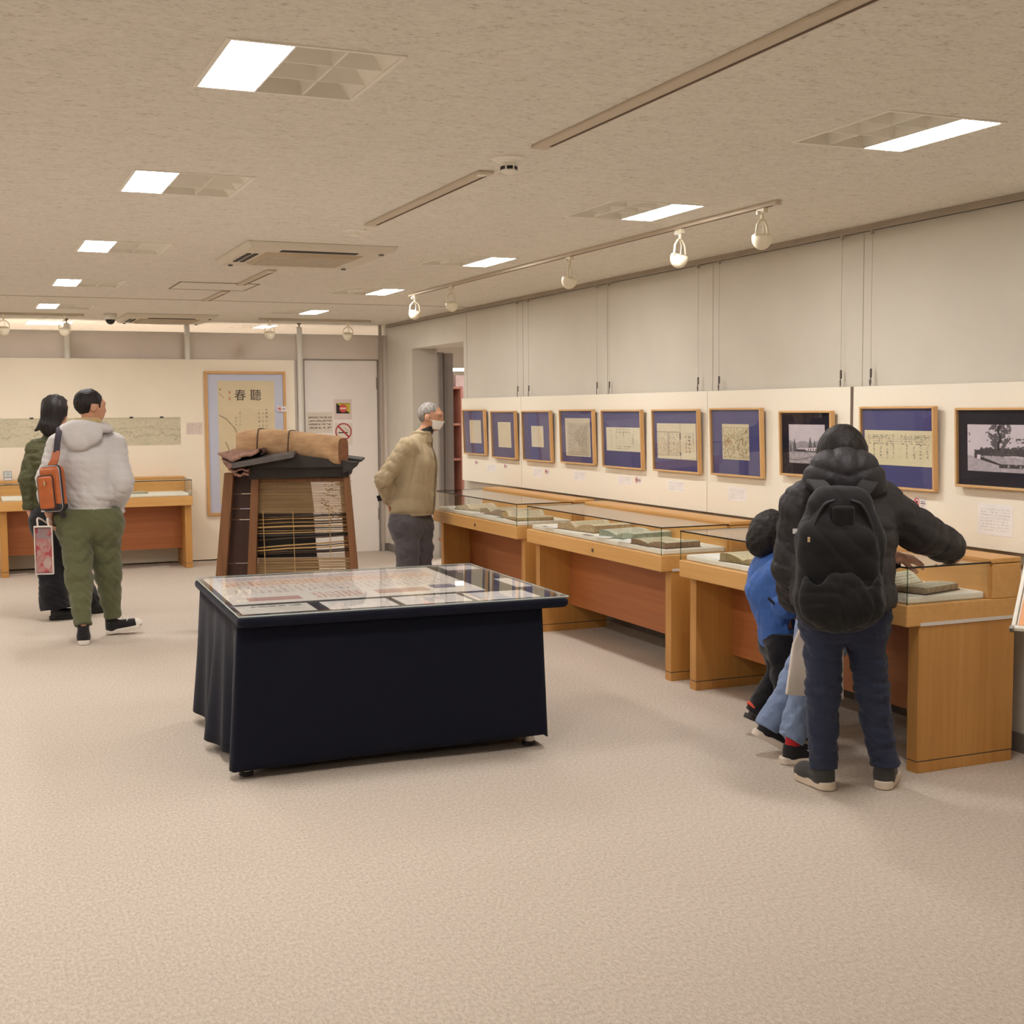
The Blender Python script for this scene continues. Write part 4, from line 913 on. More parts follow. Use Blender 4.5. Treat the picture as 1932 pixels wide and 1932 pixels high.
for (x, y) in ((-0.70, -0.535), (0.602, -0.53), (-0.672, 0.44), (0.58, 0.46)):
    lg = MB().lathe([(0.026, 0.02), (0.026, TZ-0.05)], (x, y, 0), 20).build('leg', m_foot, t, local=True, smooth=False)
    MB().lathe([(0.027, 0.0), (0.031, 0.004), (0.031, 0.016), (0.027, 0.021)], (x, y, 0), 20).build('foot_cap', m_slot, lg, local=True)
# sheets under the glass
TM = Matrix.Translation((1.79, 5.97, 0)) @ Matrix.Rotation(math.radians(-2.0), 4, 'Z')
def poster(u, v):
    n = vnoise(u*1.4, v, 6, 113, 3); n2 = vnoise(u*3.2, v*0.9, 60, 115, 2); n3 = vnoise(u*2, v, 20, 117, 2)
    c = np.stack([254-5*n, 246-5*n, 236-5*n], 1)
    def lay(mask, col, a):
        nonlocal c; k = (mask*a)[:, None]; c = c*(1-k)+np.array(col)*k
    inx = (u > 0.05) & (u < 0.95)
    lay(inx & (v > 0.84) & (v < 0.95), (222, 214, 222), 0.8)
    lay(inx & (v > 0.60) & (v < 0.82), (242, 206, 176), 0.45)
    lay(inx & (v > 0.62) & (v < 0.80) & (n2 > 0.5) & (np.sin(u*240) > 0), (208, 110, 84), 0.55)
    lay(inx & (v > 0.34) & (v < 0.58) & (n2 > 0.54) & (np.sin(u*200) > 0), (150, 112, 108), 0.5)
    lay(inx & (v > 0.84) & (n2 > 0.5) & (v < 0.93), (140, 120, 140), 0.3)
    lay((u > 0.07) & (u < 0.28) & (v > 0.08) & (v < 0.20), (188, 128, 120), 0.7)
    lay((u > 0.33) & (u < 0.55) & (v > 0.07) & (v < 0.27) & (np.sin(u*260) > -0.3) & (n2 > 0.42), (206, 132, 112), 0.6)
    lay((u > 0.58) & (u < 0.80) & (v > 0.10) & (v < 0.24), (200, 150, 132), 0.75)
    lay((u > 0.83) & (u < 0.93) & (v > 0.16) & (v < 0.30), (92, 88, 124), 0.75)
    return c
def tsheet(name, x0, x1, y0, y1, label, mat=None, fn=None, grid=(60, 40), rot=0.0):
    M = TM @ Matrix.Translation(((x0+x1)/2-1.79, (y0+y1)/2-5.97, TZ+0.0016)) @ Matrix.Rotation(rot, 4, 'Z')
    if fn: o = printed(name, x1-x0, y1-y0, *grid, fn, M)
    else: o = sheet(name, mat, x1-x0, y1-y0, M)
    return tag(o, label, 'paper', 'papers under the glass of the navy table')
tsheet('poster', 1.085, 2.27, 5.66, 6.63, 'large peach chart covering most of the navy table', fn=poster, grid=(200, 120))
mk = lambda k, ink: textmat('table_sheet_%d' % k, 0.3, 0.24, (252, 246, 240), ink, 0.017, 0.01, False, 0.08, 0.1, 0.5, 0.55)
def photosheet(u, v):
    n = vnoise(u, v, 14, 123, 3); c = np.stack([236+0*u, 230+0*u, 220+0*u], 1); k = ((u > 0.2) & (u < 0.9) & (v > 0.72) & (v < 0.9) & (n > 0.4))*0.7
    c = c*(1-k[:, None])+np.array([112, 116, 104])*k[:, None]; k = ((v < 0.65) & (v > 0.1) & (u > 0.1) & (u < 0.92) & (np.sin(v*70) > 0.2) & (n > 0.42))*0.3
    return c*(1-k[:, None])+np.array([150, 140, 134])*k[:, None]
tsheet('info_sheet', 1.08, 1.40, 5.375, 5.605, 'white sheet with small pictures at the front left of the navy table', fn=photosheet, grid=(70, 50))
tsheet('info_sheet', 1.455, 1.76, 5.36, 5.60, 'white text sheet at the front of the navy table, second from the left', mk(1, (160, 140, 136)))
tsheet('info_sheet', 1.79, 2.10, 5.365, 5.61, 'white text sheet at the front of the navy table, third from the left', mk(2, (168, 158, 170)))
tsheet('info_sheet', 2.125, 2.425, 5.36, 5.60, 'white text sheet at the front right of the navy table', mk(3, (170, 160, 160)))
tsheet('info_sheet', 2.44, 2.52, 5.70, 6.03, 'narrow cream strip along the right edge of the navy table', mk(4, (196, 130, 96)))
tsheet('info_sheet', 2.34, 2.52, 6.45, 6.62, 'small white sheet in the far right corner of the navy table', mk(5, (176, 150, 140)))
gp = thing('glass_sheet', 'clear glass sheet lying on the navy table over the papers', 'glass', (1.79, 5.97, TZ+0.003), None, math.radians(-2.0))
MB().box(-hx+0.006, hx-0.006, -hy+0.006, hy-0.006, 0, 0.005).build('pane', glassy('table_glass', (0.99, 0.994, 0.992), 1.16), gp, local=True)
mb = MB()
for a in ((-hx+0.004, hx-0.004, -hy+0.004, -hy+0.007), (-hx+0.004, hx-0.004, hy-0.007, hy-0.004), (-hx+0.004, -hx+0.007, -hy+0.007, hy-0.007), (hx-0.007, hx-0.004, -hy+0.007, hy-0.007)): mb.box(*a, 0, 0.0052)
mb.build('polished_edge', plain('glass_edge_pale', (196, 208, 206), 0.2), gp, local=True)

# ------------------------------------------------------------------ old house-wall model: bamboo lath, bark roof, log weight
LD = 9.0; S = LD/F_PX
base = W(541, 1000, LD)
lm = thing('house_wall_model', 'old wooden wall model with bamboo lath, bark roof and a log on top', 'exhibit', (base[0], base[1], 0), None, -YAW+0.06)
def lx(px): return (px-541)*S
def lz(py): return EYE-(py-776)*S
m_post = wood('old_post_wood', (142, 96, 56), (100, 62, 34), 'z', 0.6, 1.0)
m_darkb = wood('dark_board', (74, 44, 30), (50, 28, 20), 'z', 0.6)
m_straw = wood('straw_mat', (118, 80, 50), (80, 52, 32), 'x', 0.85, 1.2)
m_lath = wood('lath_bamboo', (190, 158, 112), (132, 100, 64), 'x', 0.6, 2.0)
m_lath2 = wood('lath_bamboo_pale', (206, 172, 116), (160, 122, 72), 'x', 0.5, 2.0)
m_lathd = wood('lath_bamboo_dark', (84, 64, 46), (52, 38, 28), 'x', 0.5, 2.0)
m_shade_wood = plain('dark_shade_wood', (48, 42, 38), 0.8, var=0.25, nscale=9); m_roof = plain('slate_board', (92, 86, 82), 0.7, var=0.15, nscale=12)  # dark wood tone that includes the shadow under the roof
m_bark = wood('cedar_bark', (168, 128, 108), (112, 78, 64), 'y', 0.9, 1.2); m_barkd = plain('bark_edge', (84, 58, 46), 0.9, var=0.3, nscale=40)
def slant(xb, xt, w, zt, y0=-0.03, y1=0.04):
    return MB().hexa([(xb, y0, 0), (xb+w, y0, 0), (xb+w, y1, 0), (xb, y1, 0)], [(xt, y0, zt), (xt+w*0.85, y0, zt), (xt+w*0.85, y1, zt), (xt, y1, zt)])
slant(-0.535, -0.415, 0.075, 1.13).build('post', m_post, lm, local=True, bevel=0.004)
slant(-0.300, -0.232, 0.062, 1.11).build('post', m_post, lm, local=True, bevel=0.004)
slant(0.468, 0.395, 0.052, 1.11).build('post', m_post, lm, local=True, bevel=0.004)
slant(-0.52, -0.40, 0.06, 1.12, 0.36, 0.42).build('post', m_post, lm, local=True, bevel=0.004)
slant(0.40, 0.34, 0.06, 1.12, 0.36, 0.42).build('post', m_post, lm, local=True, bevel=0.004)
for z in (0.02, 1.06):
    MB().box(-0.40, 0.38, 0.36, 0.42, z, z+0.05).build('rail', m_post, lm, local=True, bevel=0.003)
    MB().box(-0.23, 0.42, 0.0, 0.04, z, z+0.03).build('rail', m_post, lm, local=True, bevel=0.003)
# dark planks of the left bay with light gaps between them
zs = [0.02, 0.495, 0.80, 0.876, 0.98, 1.105]
for a, b_ in zip(zs[:-1], zs[1:]):
    k0 = -0.525+0.115*a/1.1+0.06; k1 = -0.525+0.115*b_/1.1+0.06
    MB().hexa([(k0-0.02, 0.05, a+0.003), (-0.23, 0.05, a+0.003), (-0.23, 0.07, a+0.003), (k0-0.02, 0.07, a+0.003)], [(k1-0.02, 0.05, b_-0.003), (-0.21, 0.05, b_-0.003), (-0.21, 0.07, b_-0.003), (k1-0.02, 0.07, b_-0.003)]).build('plank', m_darkb, lm, local=True)
# straw backing behind the left of the lath, then fine lath
MB().hexa([(-0.25, 0.035, 0.05), (0.24, 0.035, 0.05), (0.24, 0.04, 0.05), (-0.25, 0.04, 0.05)], [(-0.2, 0.035, 0.53), (0.21, 0.035, 0.53), (0.21, 0.04, 0.53), (-0.2, 0.04, 0.53)]).build('straw_backing', m_straw, lm, local=True)
MB().hexa([(-0.22, 0.035, 0.85), (0.19, 0.035, 0.85), (0.19, 0.04, 0.85), (-0.22, 0.04, 0.85)], [(-0.2, 0.035, 1.09), (0.165, 0.035, 1.09), (0.165, 0.04, 1.09), (-0.2, 0.04, 1.09)]).build('straw_backing', m_straw, lm, local=True)
MB().hexa([(-0.22, 0.06, 0.53), (0.20, 0.06, 0.53), (0.20, 0.065, 0.53), (-0.22, 0.065, 0.53)], [(-0.2, 0.06, 0.85), (0.18, 0.06, 0.85), (0.18, 0.065, 0.85), (-0.2, 0.065, 0.85)]).build('dark_backing', m_shade_wood, lm, local=True)
def xl(z): return -0.245+0.06*z/1.1
def xr(z): return 0.475-0.075*z/1.1
mb = MB(); rr = random.Random(4)
z = 0.845
while z < 1.085:
    e = rr.uniform(-0.0015, 0.0015)
    mb.hexa([(xl(z), 0.008, z), (xr(z), 0.008, z+e), (xr(z), 0.014, z+e), (xl(z), 0.014, z)], [(xl(z), 0.008, z+0.0055), (xr(z), 0.008, z+0.0055+e), (xr(z), 0.014, z+0.0055+e), (xl(z), 0.014, z+0.0055)]); z += 0.0098
for k in range(70):                                    # broken, frayed lath ends at the right
    zz = rr.uniform(0.80, 1.07); x = rr.uniform(0.235, 0.40); L = rr.uniform(0.02, 0.06); a = rr.uniform(-0.6, 0.4)
    mb.tube([(x, 0.004+rr.uniform(0, 0.02), zz), (x+L, 0.004+rr.uniform(0, 0.02), zz+L*a)], 0.0022, 5)
z = 0.05
while z < 0.53:
    e = rr.uniform(-0.002, 0.006)
    mb.hexa([(xl(z), 0.02, z), (xr(z), 0.02, z+e), (xr(z), 0.026, z+e), (xl(z), 0.026, z)], [(xl(z), 0.02, z+0.007), (xr(z), 0.02, z+0.007+e), (xr(z), 0.026, z+0.007+e), (xl(z), 0.026, z+0.007)]); z += 0.0115
o = mb.build('fine_lath', m_lath, lm, local=True); o['kind'] = 'stuff'
# split bamboo rods across the middle, each its own part
rods = [(1100, 1085, 4, 'd'), (1128, 1105, 9, 'd'), (1160, 1135, 8, 'p'), (1188, 1165, 5, 'd'), (1207, 1180, 5, 'p'), (1226, 1200, 6, 'd'), (1250, 1232, 8, 'p'), (1272, 1258, 6, 'd'), (1296, 1282, 5, 'p'), (1322, 1312, 5, 'p'),
        (1350, 1335, 14, 's'), (1375, 1330, 12, 's'), (1405, 1352, 7, 'd'), (1500, 1425, 7, 'p'), (1520, 1450, 5, 'd'), (1535, 1470, 7, 'p'), (1560, 1520, 8, 'd'), (1580, 1545, 7, 'd')]
mm = {'d': m_lathd, 'p': m_lath2, 's': m_shade_wood}
for i, (ya, yb, r, k) in enumerate(rods):
    za, zb = lz(800+ya/6.44), lz(800+yb/6.44); rad = r*S/6.44*1.35; y = -0.006+0.01*(i % 3)
    pts = [(xl(za)+0.0, y, za), (xl(za)*0.4+xr(zb)*0.2, y-0.003, za*0.65+zb*0.35+rr.uniform(-0.003, 0.003)), (xr(zb)*0.6, y+0.002, za*0.35+zb*0.65+rr.uniform(-0.003, 0.003)), (xr(zb)-0.005, y, zb)]
    MB().tube(pts, [rad, rad*1.05, rad, rad*0.85], 8).build('bamboo_rod', mm[k], lm, local=True, smooth=True)
for x in (-0.155, 0.05, 0.30):
    MB().tube([(x, -0.012, 0.12), (x+0.003, -0.013, 0.5), (x-0.004, -0.014, 0.86)], 0.0025, 6).build('tie_cord', m_lath2, lm, local=True)
# roof: fascia with the roof's shade in its colour, two slate boards, bark layers with a curled sheet
MB().hexa([(-0.245, -0.05, 1.085), (0.43, -0.05, 1.095), (0.43, 0.40, 1.095), (-0.245, 0.40, 1.085)], [(-0.26, -0.07, 1.17), (0.45, -0.07, 1.17), (0.45, 0.42, 1.17), (-0.26, 0.42, 1.17)]).build('fascia', m_shade_wood, lm, local=True, bevel=0.005)
MB().prism([(-0.27, -0.10, 1.165), (0.46, -0.10, 1.165), (0.48, -0.10, 1.20), (0.07, -0.10, 1.252), (-0.30, -0.10, 1.195)], (0, 0.5, 0)).build('gable_block', m_shade_wood, lm, local=True)
MB().hexa([(-0.335, -0.18, 1.165), (0.075, -0.17, 1.235), (0.075, 0.46, 1.275), (-0.30, 0.46, 1.215)], [(-0.345, -0.18, 1.205), (0.075, -0.17, 1.268), (0.075, 0.46, 1.305), (-0.31, 0.46, 1.25)]).build('roof_board', m_roof, lm, local=True, bevel=0.003)
MB().hexa([(0.07, 0.0, 1.25), (0.52, 0.0, 1.195), (0.52, 0.46, 1.195), (0.07, 0.46, 1.25)], [(0.07, 0.0, 1.275), (0.525, 0.0, 1.212), (0.525, 0.46, 1.212), (0.07, 0.46, 1.275)]).build('roof_board', m_shade_wood, lm, local=True, bevel=0.003)
MB().hexa([(0.40, -0.12, 1.12), (0.47, -0.12, 1.15), (0.47, 0.40, 1.15), (0.40, 0.40, 1.12)], [(0.40, -0.12, 1.2), (0.50, -0.12, 1.2), (0.50, 0.40, 1.2), (0.40, 0.40, 1.2)]).build('eave_block', m_shade_wood, lm, local=True, bevel=0.004)
def bark(A, B, C, D, th, seed):
    """layered bark sheet over a quad far-left A, far-right B, near-right C, near-left D, with ragged edges and ribs"""
    n, m = 16, 20; r2 = np.random.RandomState(seed); v = []; A, B, C, D = (np.array(q, float) for q in (A, B, C, D))
    for lay in (0, 1):
        for j in range(m+1):
            for i in range(n+1):
                u, w = i/n, j/m; p = (A*(1-u)+B*u)*(1-w)+(D*(1-u)+C*u)*w
                e = 1 if (i in (0, n) or j in (0, m)) else 0.15
                v.append(p+np.array([0.014*(r2.rand()-0.5)*e, 0.012*(r2.rand()-0.5)*e, 0.006*math.sin(u*9+seed)+0.004*r2.rand()+(th if lay else 0)]))
    N1 = (n+1)*(m+1); f = []
    for j in range(m):
        for i in range(n):
            a = j*(n+1)+i; f.append((a, a+1, a+n+2, a+n+1)); f.append((N1+a, N1+a+n+1, N1+a+n+2, N1+a+1))
    for i in range(n): a = i; f.append((a+1, a, N1+a, N1+a+1)); b_ = m*(n+1)+i; f.append((b_, b_+1, N1+b_+1, N1+b_))
    for j in range(m): a = j*(n+1); f.append((a, a+n+1, N1+a+n+1, N1+a)); b_ = a+n; f.append((b_+n+1, b_, N1+b_, N1+b_+n+1))
    return MB().add(v, f).build('bark_sheet', m_bark, lm, local=True)
bark((-0.42, 0.30, 1.165), (-0.24, 0.30, 1.17), (-0.235, -0.14, 1.115), (-0.33, -0.14, 1.11), 0.014, 1)
bark((-0.45, 0.28, 1.185), (-0.24, 0.28, 1.195), (-0.235, -0.15, 1.145), (-0.36, -0.15, 1.14), 0.014, 2)
bark((-0.475, 0.26, 1.215), (-0.22, 0.26, 1.235), (-0.25, -0.17, 1.180), (-0.375, -0.17, 1.168), 0.016, 3)
bark((-0.50, 0.24, 1.25), (-0.16, 0.24, 1.30), (-0.165, -0.15, 1.265), (-0.33, -0.20, 1.215), 0.014, 4)
sp = [( -0.155+ (0.030-0.0022*k)*math.cos(-1.4+k*0.55), (1.282)+(0.030-0.0022*k)*math.sin(-1.4+k*0.55)) for k in range(13)]
mb = MB(); v = []
for (x, z) in sp: v += [(x, -0.12, z), (x, 0.42, z)]
mb.add(v, [(2*k, 2*k+1, 2*k+3, 2*k+2) for k in range(12)])
o = mb.build('curled_bark', m_barkd, lm, local=True, smooth=True); so = o.modifiers.new('thickness', 'SOLIDIFY'); so.thickness = 0.008
# log
m_log = wood('log_wood', (208, 172, 130), (150, 112, 76), 'x', 0.85, 0.45, 1.6); m_logend = plain('log_end', (128, 84, 54), 0.85, var=0.2, nscale=30)
ctr = [(449, 838, 0.20), (475, 834, 0.18), (505, 834, 0.15), (535, 836, 0.115), (560, 839, 0.08), (590, 843, 0.035), (620, 847, -0.015), (645, 850, -0.06), (651, 851, -0.07)]
v = []; ns = 20; secs = []
for i, (px, py, yo) in enumerate(ctr):
    hh = (0.088, 0.090, 0.092, 0.092, 0.093, 0.095, 0.098, 0.098, 0.090)[i]; wd = (0.07, 0.075, 0.075, 0.075, 0.075, 0.075, 0.075, 0.074, 0.068)[i]
    for k in range(ns):
        a = 2*math.pi*k/ns; ca, sa = math.cos(a), math.sin(a); e = 0.55
        th_ = 0.25+0.22*i/8; v.append((lx(px)+wd*math.copysign(abs(ca)**e, ca)*math.sin(th_), yo+math.cos(th_)*wd*math.copysign(abs(ca)**e, ca), lz(py)+hh*math.copysign(abs(sa)**e, sa)))
f = [(i*ns+k, i*ns+(k+1) % ns, (i+1)*ns+(k+1) % ns, (i+1)*ns+k) for i in range(len(ctr)-1) for k in range(ns)]
f = [q[::-1] for q in f]
lg = MB().add(v, f+[tuple(range(ns))]).build('log', m_log, lm, local=True, smooth=True)
i0 = (len(ctr)-1)*ns
MB().add(v[i0:], [tuple(range(ns-1, -1, -1))]).build('log_end', m_logend, lg, local=True)
MB().lathe([(0.013, -0.003), (0.013, 0.0015)], (lx(651.6)-0.004, -0.068, lz(850)), 16, (math.cos(0.47), -math.sin(0.47), 0)).build('peg_hole', m_slot, lg, local=True)
for (px, py, yo, hh) in ((493, 834, 0.162, 0.095), (553, 838.5, 0.09, 0.097)):
    pts = [(lx(px)+0.004*math.sin(3*a)+0.079*math.copysign(abs(math.cos(a))**0.55, math.cos(a))*math.sin(0.33), yo+0.075*math.copysign(abs(math.cos(a))**0.55, math.cos(a)), lz(py)+hh*math.copysign(abs(math.sin(a))**0.55, math.sin(a))) for a in np.linspace(0, 2*math.pi, 33)]
    MB().tube(pts, 0.004, 6, cap=False).build('rope', m_lathd, lg, local=True, smooth=True)

# ------------------------------------------------------------------ stool by the doorway, sign stand at the right edge
t = thing('wooden_stool', 'small brown wooden stool beside the farthest case near the doorway', 'stool', (4.02, 10.62, 0))
m_st = wood('stool_wood', (176, 112, 74), (140, 82, 50), 'z', 0.5)
MB().box(3.86, 4.18, 10.46, 10.78, 0.40, 0.425).build('seat', m_st, t, bevel=0.006)
for sx in (3.88, 4.125):
    for sy in (10.48, 10.725): MB().box(sx, sx+0.035, sy, sy+0.035, 0, 0.40).build('leg', m_st, t, bevel=0.003)
for sy in (10.485, 10.735): MB().box(3.915, 4.125, sy, sy+0.022, 0.13, 0.16).build('stretcher', m_st, t)
for sx in (3.887, 4.132): MB().box(sx, sx+0.022, 10.515, 10.725, 0.2, 0.23).build('stretcher', m_st, t)
t = thing('sign_stand', 'sloped white sign stand with an orange sheet, cut by the right edge', 'sign stand', (3.35, 3.05, 0))
P0 = Vector(W(1907, 1186, 4.2)); _q = Matrix.Rotation(math.radians(-32), 3, 'Z'); X = _q @ Vector((RGT[0], RGT[1], 0)).normalized(); Yv = (_q @ Vector((FWD[0], FWD[1], 0)).normalized()*0.72+Vector((0, 0, 0.69))).normalized()
M = frame_matrix(P0+X*0.215+Yv*0.15, X, Yv)
L = mw(t).inverted() @ M
fb = 0.014
mb = MB().box(-0.215, 0.215, 0.15-fb, 0.15, -0.012, 0.004).box(-0.215, 0.215, -0.15, -0.15+fb, -0.012, 0.004).box(-0.215, -0.215+fb, -0.15, 0.15, -0.012, 0.004).box(0.215-fb, 0.215, -0.15, 0.15, -0.012, 0.004)
mb.build('frame', m_white, t, local=True, bevel=0.003, matrix=L)
MB().box(-0.2, 0.2, -0.14, 0.14, -0.012, -0.003).build('backboard', m_white, t, local=True, matrix=L)
MB().box(-0.195, 0.195, -0.132, 0.132, -0.0028, -0.001).build('orange_sheet', plain('orange_print', (240, 168, 104), 0.5), t, local=True, matrix=L)
MB().box(-0.219, -0.207, -0.154, -0.142, -0.014, 0.006).build('corner_clip', m_hook, t, local=True, matrix=L)
bc = P0+X*0.215+Yv*0.15; t.location = (bc.x, bc.y, 0)
for ch in list(t.children): ch.matrix_basis = Matrix.Translation((-bc.x, -bc.y, 0)) @ Matrix.Translation((3.35, 3.05, 0)) @ ch.matrix_basis
MB().tube([(bc.x, bc.y, 0.02), (bc.x, bc.y, bc.z-0.014)], 0.014, 14).build('pole', m_foot, t)
MB().lathe([(0.11, 0), (0.11, 0.008), (0.10, 0.015), (0.02, 0.022)], (bc.x, bc.y, 0), 32).build('base', m_white, t)
# ------------------------------------------------------------------ people: implicit surfaces meshed with surface nets
A3 = lambda *p: np.array(p, float)
def unit(v): v = np.array(v, float); return v/(np.linalg.norm(v)+1e-12)
def basis(f, up=(0, 0, 1)):
    """rows: right, forward, up for something facing f"""
    f = unit(f); r = unit(np.cross(f, up)); u = np.cross(r, f); return np.stack([r, f, u])
def cone(P, a, b, ra, rb, flat=None, s=1.0):
    a = np.asarray(a, float); b = np.asarray(b, float); d = b-a; Q = P-a
    if flat is not None: Q = Q+np.outer(Q @ flat-np.clip((Q @ d)/(d @ d), 0, 1)*(d @ flat), flat)*(1/s-1)
    t = np.clip((Q @ d)/(d @ d), 0, 1); return np.linalg.norm(Q-np.outer(t, d), axis=1)-(ra+(rb-ra)*t)
def ell(P, c, B, r):
    q = (P-np.asarray(c)) @ B.T; r = np.asarray(r, float); k0 = np.linalg.norm(q/r, axis=1); k1 = np.linalg.norm(q/(r*r), axis=1)+1e-9
    return k0*(k0-1)/k1
def rbox(P, c, B, h, r=0.01):
    q = np.abs((P-np.asarray(c)) @ B.T)-(np.asarray(h, float)-r)
    return np.linalg.norm(np.maximum(q, 0), axis=1)+np.minimum(q.max(1), 0)-r
def smin(a, b, k):
    if k <= 0: return np.minimum(a, b)
    h = np.clip(0.5+0.5*(b-a)/k, 0, 1); return b+(a-b)*h-k*h*(1-h)
def wob(P, f, seed=0):
    """smooth pseudo-noise in -1..1"""
    rs = np.random.RandomState(seed); o = 0
    for k in range(5):
        w = rs.randn(3); w = w/np.linalg.norm(w)*f*(0.7+0.5*k); o = o+np.sin(P @ w+rs.rand()*6.28+1.3*np.sin(P @ (rs.randn(3)*f*0.4)))/(1+0.5*k)
    return o/2.6
def crease(P, f, seed=0):
    """sharp-valleyed folds, about -1..1"""
    rs = np.random.RandomState(seed); o = 0; f = f*2.6
    for k in range(4):
        w = rs.randn(3); w = w/np.linalg.norm(w)*f*(0.8+0.45*k); o = o+(1-2*np.sqrt(np.abs(np.sin(P @ w+rs.rand()*6+1.5*np.sin(P @ (rs.randn(3)*f*0.22))))+1e-6))/(1+0.45*k)
    return 0.95*o/2.3
def plane(P, p, n): return (P-np.asarray(p)) @ unit(n)
def nets(fn, lo, hi, vox):
    lo = np.array(lo)-2*vox; hi = np.array(hi)+2*vox; K = 6
    n = (np.ceil((hi-lo)/vox/K).astype(int)+1)*K
    cn = n//K+1; ax = [lo[i]+vox*K*np.arange(cn[i]) for i in range(3)]
    G = np.stack(np.meshgrid(*ax, indexing='ij'), -1).reshape(-1, 3); dc = fn(G).reshape(cn)
    mn = np.full(cn-1, 1e9); mx = np.full(cn-1, -1e9)
    for i in (0, 1):
        for j in (0, 1):
            for k in (0, 1):
                s = dc[i:cn[0]-1+i, j:cn[1]-1+j, k:cn[2]-1+k]; mn = np.minimum(mn, s); mx = np.maximum(mx, s)
    lim = vox*K*1.1; act = (mn < lim) & (mx > -lim)
    D = np.where(np.repeat(np.repeat(np.repeat(mn+mx, K, 0), K, 1), K, 2) > 0, 1.0, -1.0)
    idx = np.argwhere(act)*K
    off = np.stack(np.meshgrid(*[np.arange(K)]*3, indexing='ij'), -1).reshape(-1, 3)
    I = (idx[:, None, :]+off[None]).reshape(-1, 3)
    for a in range(0, len(I), 400000):
        J = I[a:a+400000]; D[J[:, 0], J[:, 1], J[:, 2]] = fn(lo+J*vox)
    ins = D < 0; m = D.shape; cnt = np.zeros(np.array(m)-1, np.int8)
    for i in (0, 1):
        for j in (0, 1):
            for k in (0, 1): cnt += ins[i:m[0]-1+i, j:m[1]-1+j, k:m[2]-1+k]
    C = np.argwhere((cnt > 0) & (cnt < 8)); vid = -np.ones(cnt.shape, int); vid[tuple(C.T)] = np.arange(len(C))
    acc = np.zeros((len(C), 3)); w = np.zeros(len(C))
    for axn in range(3):
        o1, o2 = [(1, 2), (0, 2), (0, 1)][axn]
        for p in (0, 1):
            for q in (0, 1):
                a = np.zeros(3, int); a[o1] = p; a[o2] = q; b = a.copy(); b[axn] = 1
                da = D[tuple((C+a).T)]; db = D[tuple((C+b).T)]; cr = (da < 0) != (db < 0)
                t = np.where(cr, da/np.where(cr, da-db, 1), 0); t = np.clip(t, 0, 1)
                acc += np.where(cr[:, None], a+(b-a)*t[:, None], 0); w += cr
    V = lo+(C+acc/w[:, None])*vox; Fs = []
    for axn in range(3):
        o1, o2 = [(1, 2), (2, 0), (0, 1)][axn]
        sl0 = [slice(1, -1)]*3; sl0[axn] = slice(0, m[axn]-1); sl1 = list(sl0); sl1[axn] = slice(1, m[axn])
        a_, b_ = ins[tuple(sl0)], ins[tuple(sl1)]; base_ = np.array([s.start for s in sl0])
        for flip, mask in ((False, a_ & ~b_), (True, ~a_ & b_)):
            E_ = np.argwhere(mask)+base_
            if not len(E_): continue
            e1 = np.zeros(3, int); e1[o1] = 1; e2 = np.zeros(3, int); e2[o2] = 1
            q = [vid[tuple((E_-e1-e2).T)], vid[tuple((E_-e2).T)], vid[tuple(E_.T)], vid[tuple((E_-e1).T)]]
            Fs.append(np.stack(q[::-1] if flip else q, 1))
    Fs = np.concatenate(Fs); Fs = Fs[(Fs >= 0).all(1)]
    return V, Fs
def sdf_part(name, fn, pts, pad, vox, mat, parent, smooth=True):
    pts = np.array(pts, float); V, Fq = nets(fn, pts.min(0)-pad, pts.max(0)+pad, vox)
    inv = np.array(mw(parent).inverted()); Vl = V @ inv[:3, :3].T+inv[:3, 3]
    me = bpy.data.meshes.new(name); me.from_pydata(Vl.tolist(), [], Fq.tolist()); me.update()
    me.materials.append(mat); me.polygons.foreach_set('use_smooth', [smooth]*len(me.polygons))
    o = bpy.data.objects.new(name, me); COL.objects.link(o); o.parent = parent
    return o
def union(prims, k):
    def fn(P):
        d = None
        for p in prims:
            v = p(P); d = v if d is None else smin(d, v, k)
        return d
    return fn
def C_(a, b, ra, rb, flat=None, s=1.0): return lambda P: cone(P, a, b, ra, rb, flat, s)
def E_(c, B, r): return lambda P: ell(P, c, B, r)
def skin_mat(name, c):
    q = N(name); co = q.coords(); no = q.n('ShaderNodeTexNoise', Scale=40.0, Detail=3.0); q.l(co, no.inputs['Vector'])
    L = lin(c); q.l(q.ramp(no.outputs[0], [(0.3, tuple(x*0.88 for x in L)), (0.7, L)]), q.b.inputs['Base Color'])
    q.b.inputs['Roughness'].default_value = 0.5; pass
    return q.m
m_skin = skin_mat('skin', (222, 168, 140)); m_skin2 = skin_mat('skin_tanned', (208, 154, 122))
def hair_mat(name, c, c2, rough=0.55):
    q = N(name); co = q.coords((90, 90, 6)); no = q.n('ShaderNodeTexNoise', Scale=1.0, Detail=4.0); q.l(co, no.inputs['Vector'])
    q.l(q.ramp(no.outputs[0], [(0.35, lin(c)), (0.65, lin(c2))]), q.b.inputs['Base Color']); q.b.inputs['Roughness'].default_value = rough; q.b.inputs['Specular IOR Level'].default_value = 0.3
    q.bump(no.outputs[0], 0.7, 0.006); return q.m
m_hair = hair_mat('black_hair', (18, 15, 15), (40, 33, 31)); m_hairg = hair_mat('grey_hair', (112, 104, 98), (172, 166, 158), 0.6)

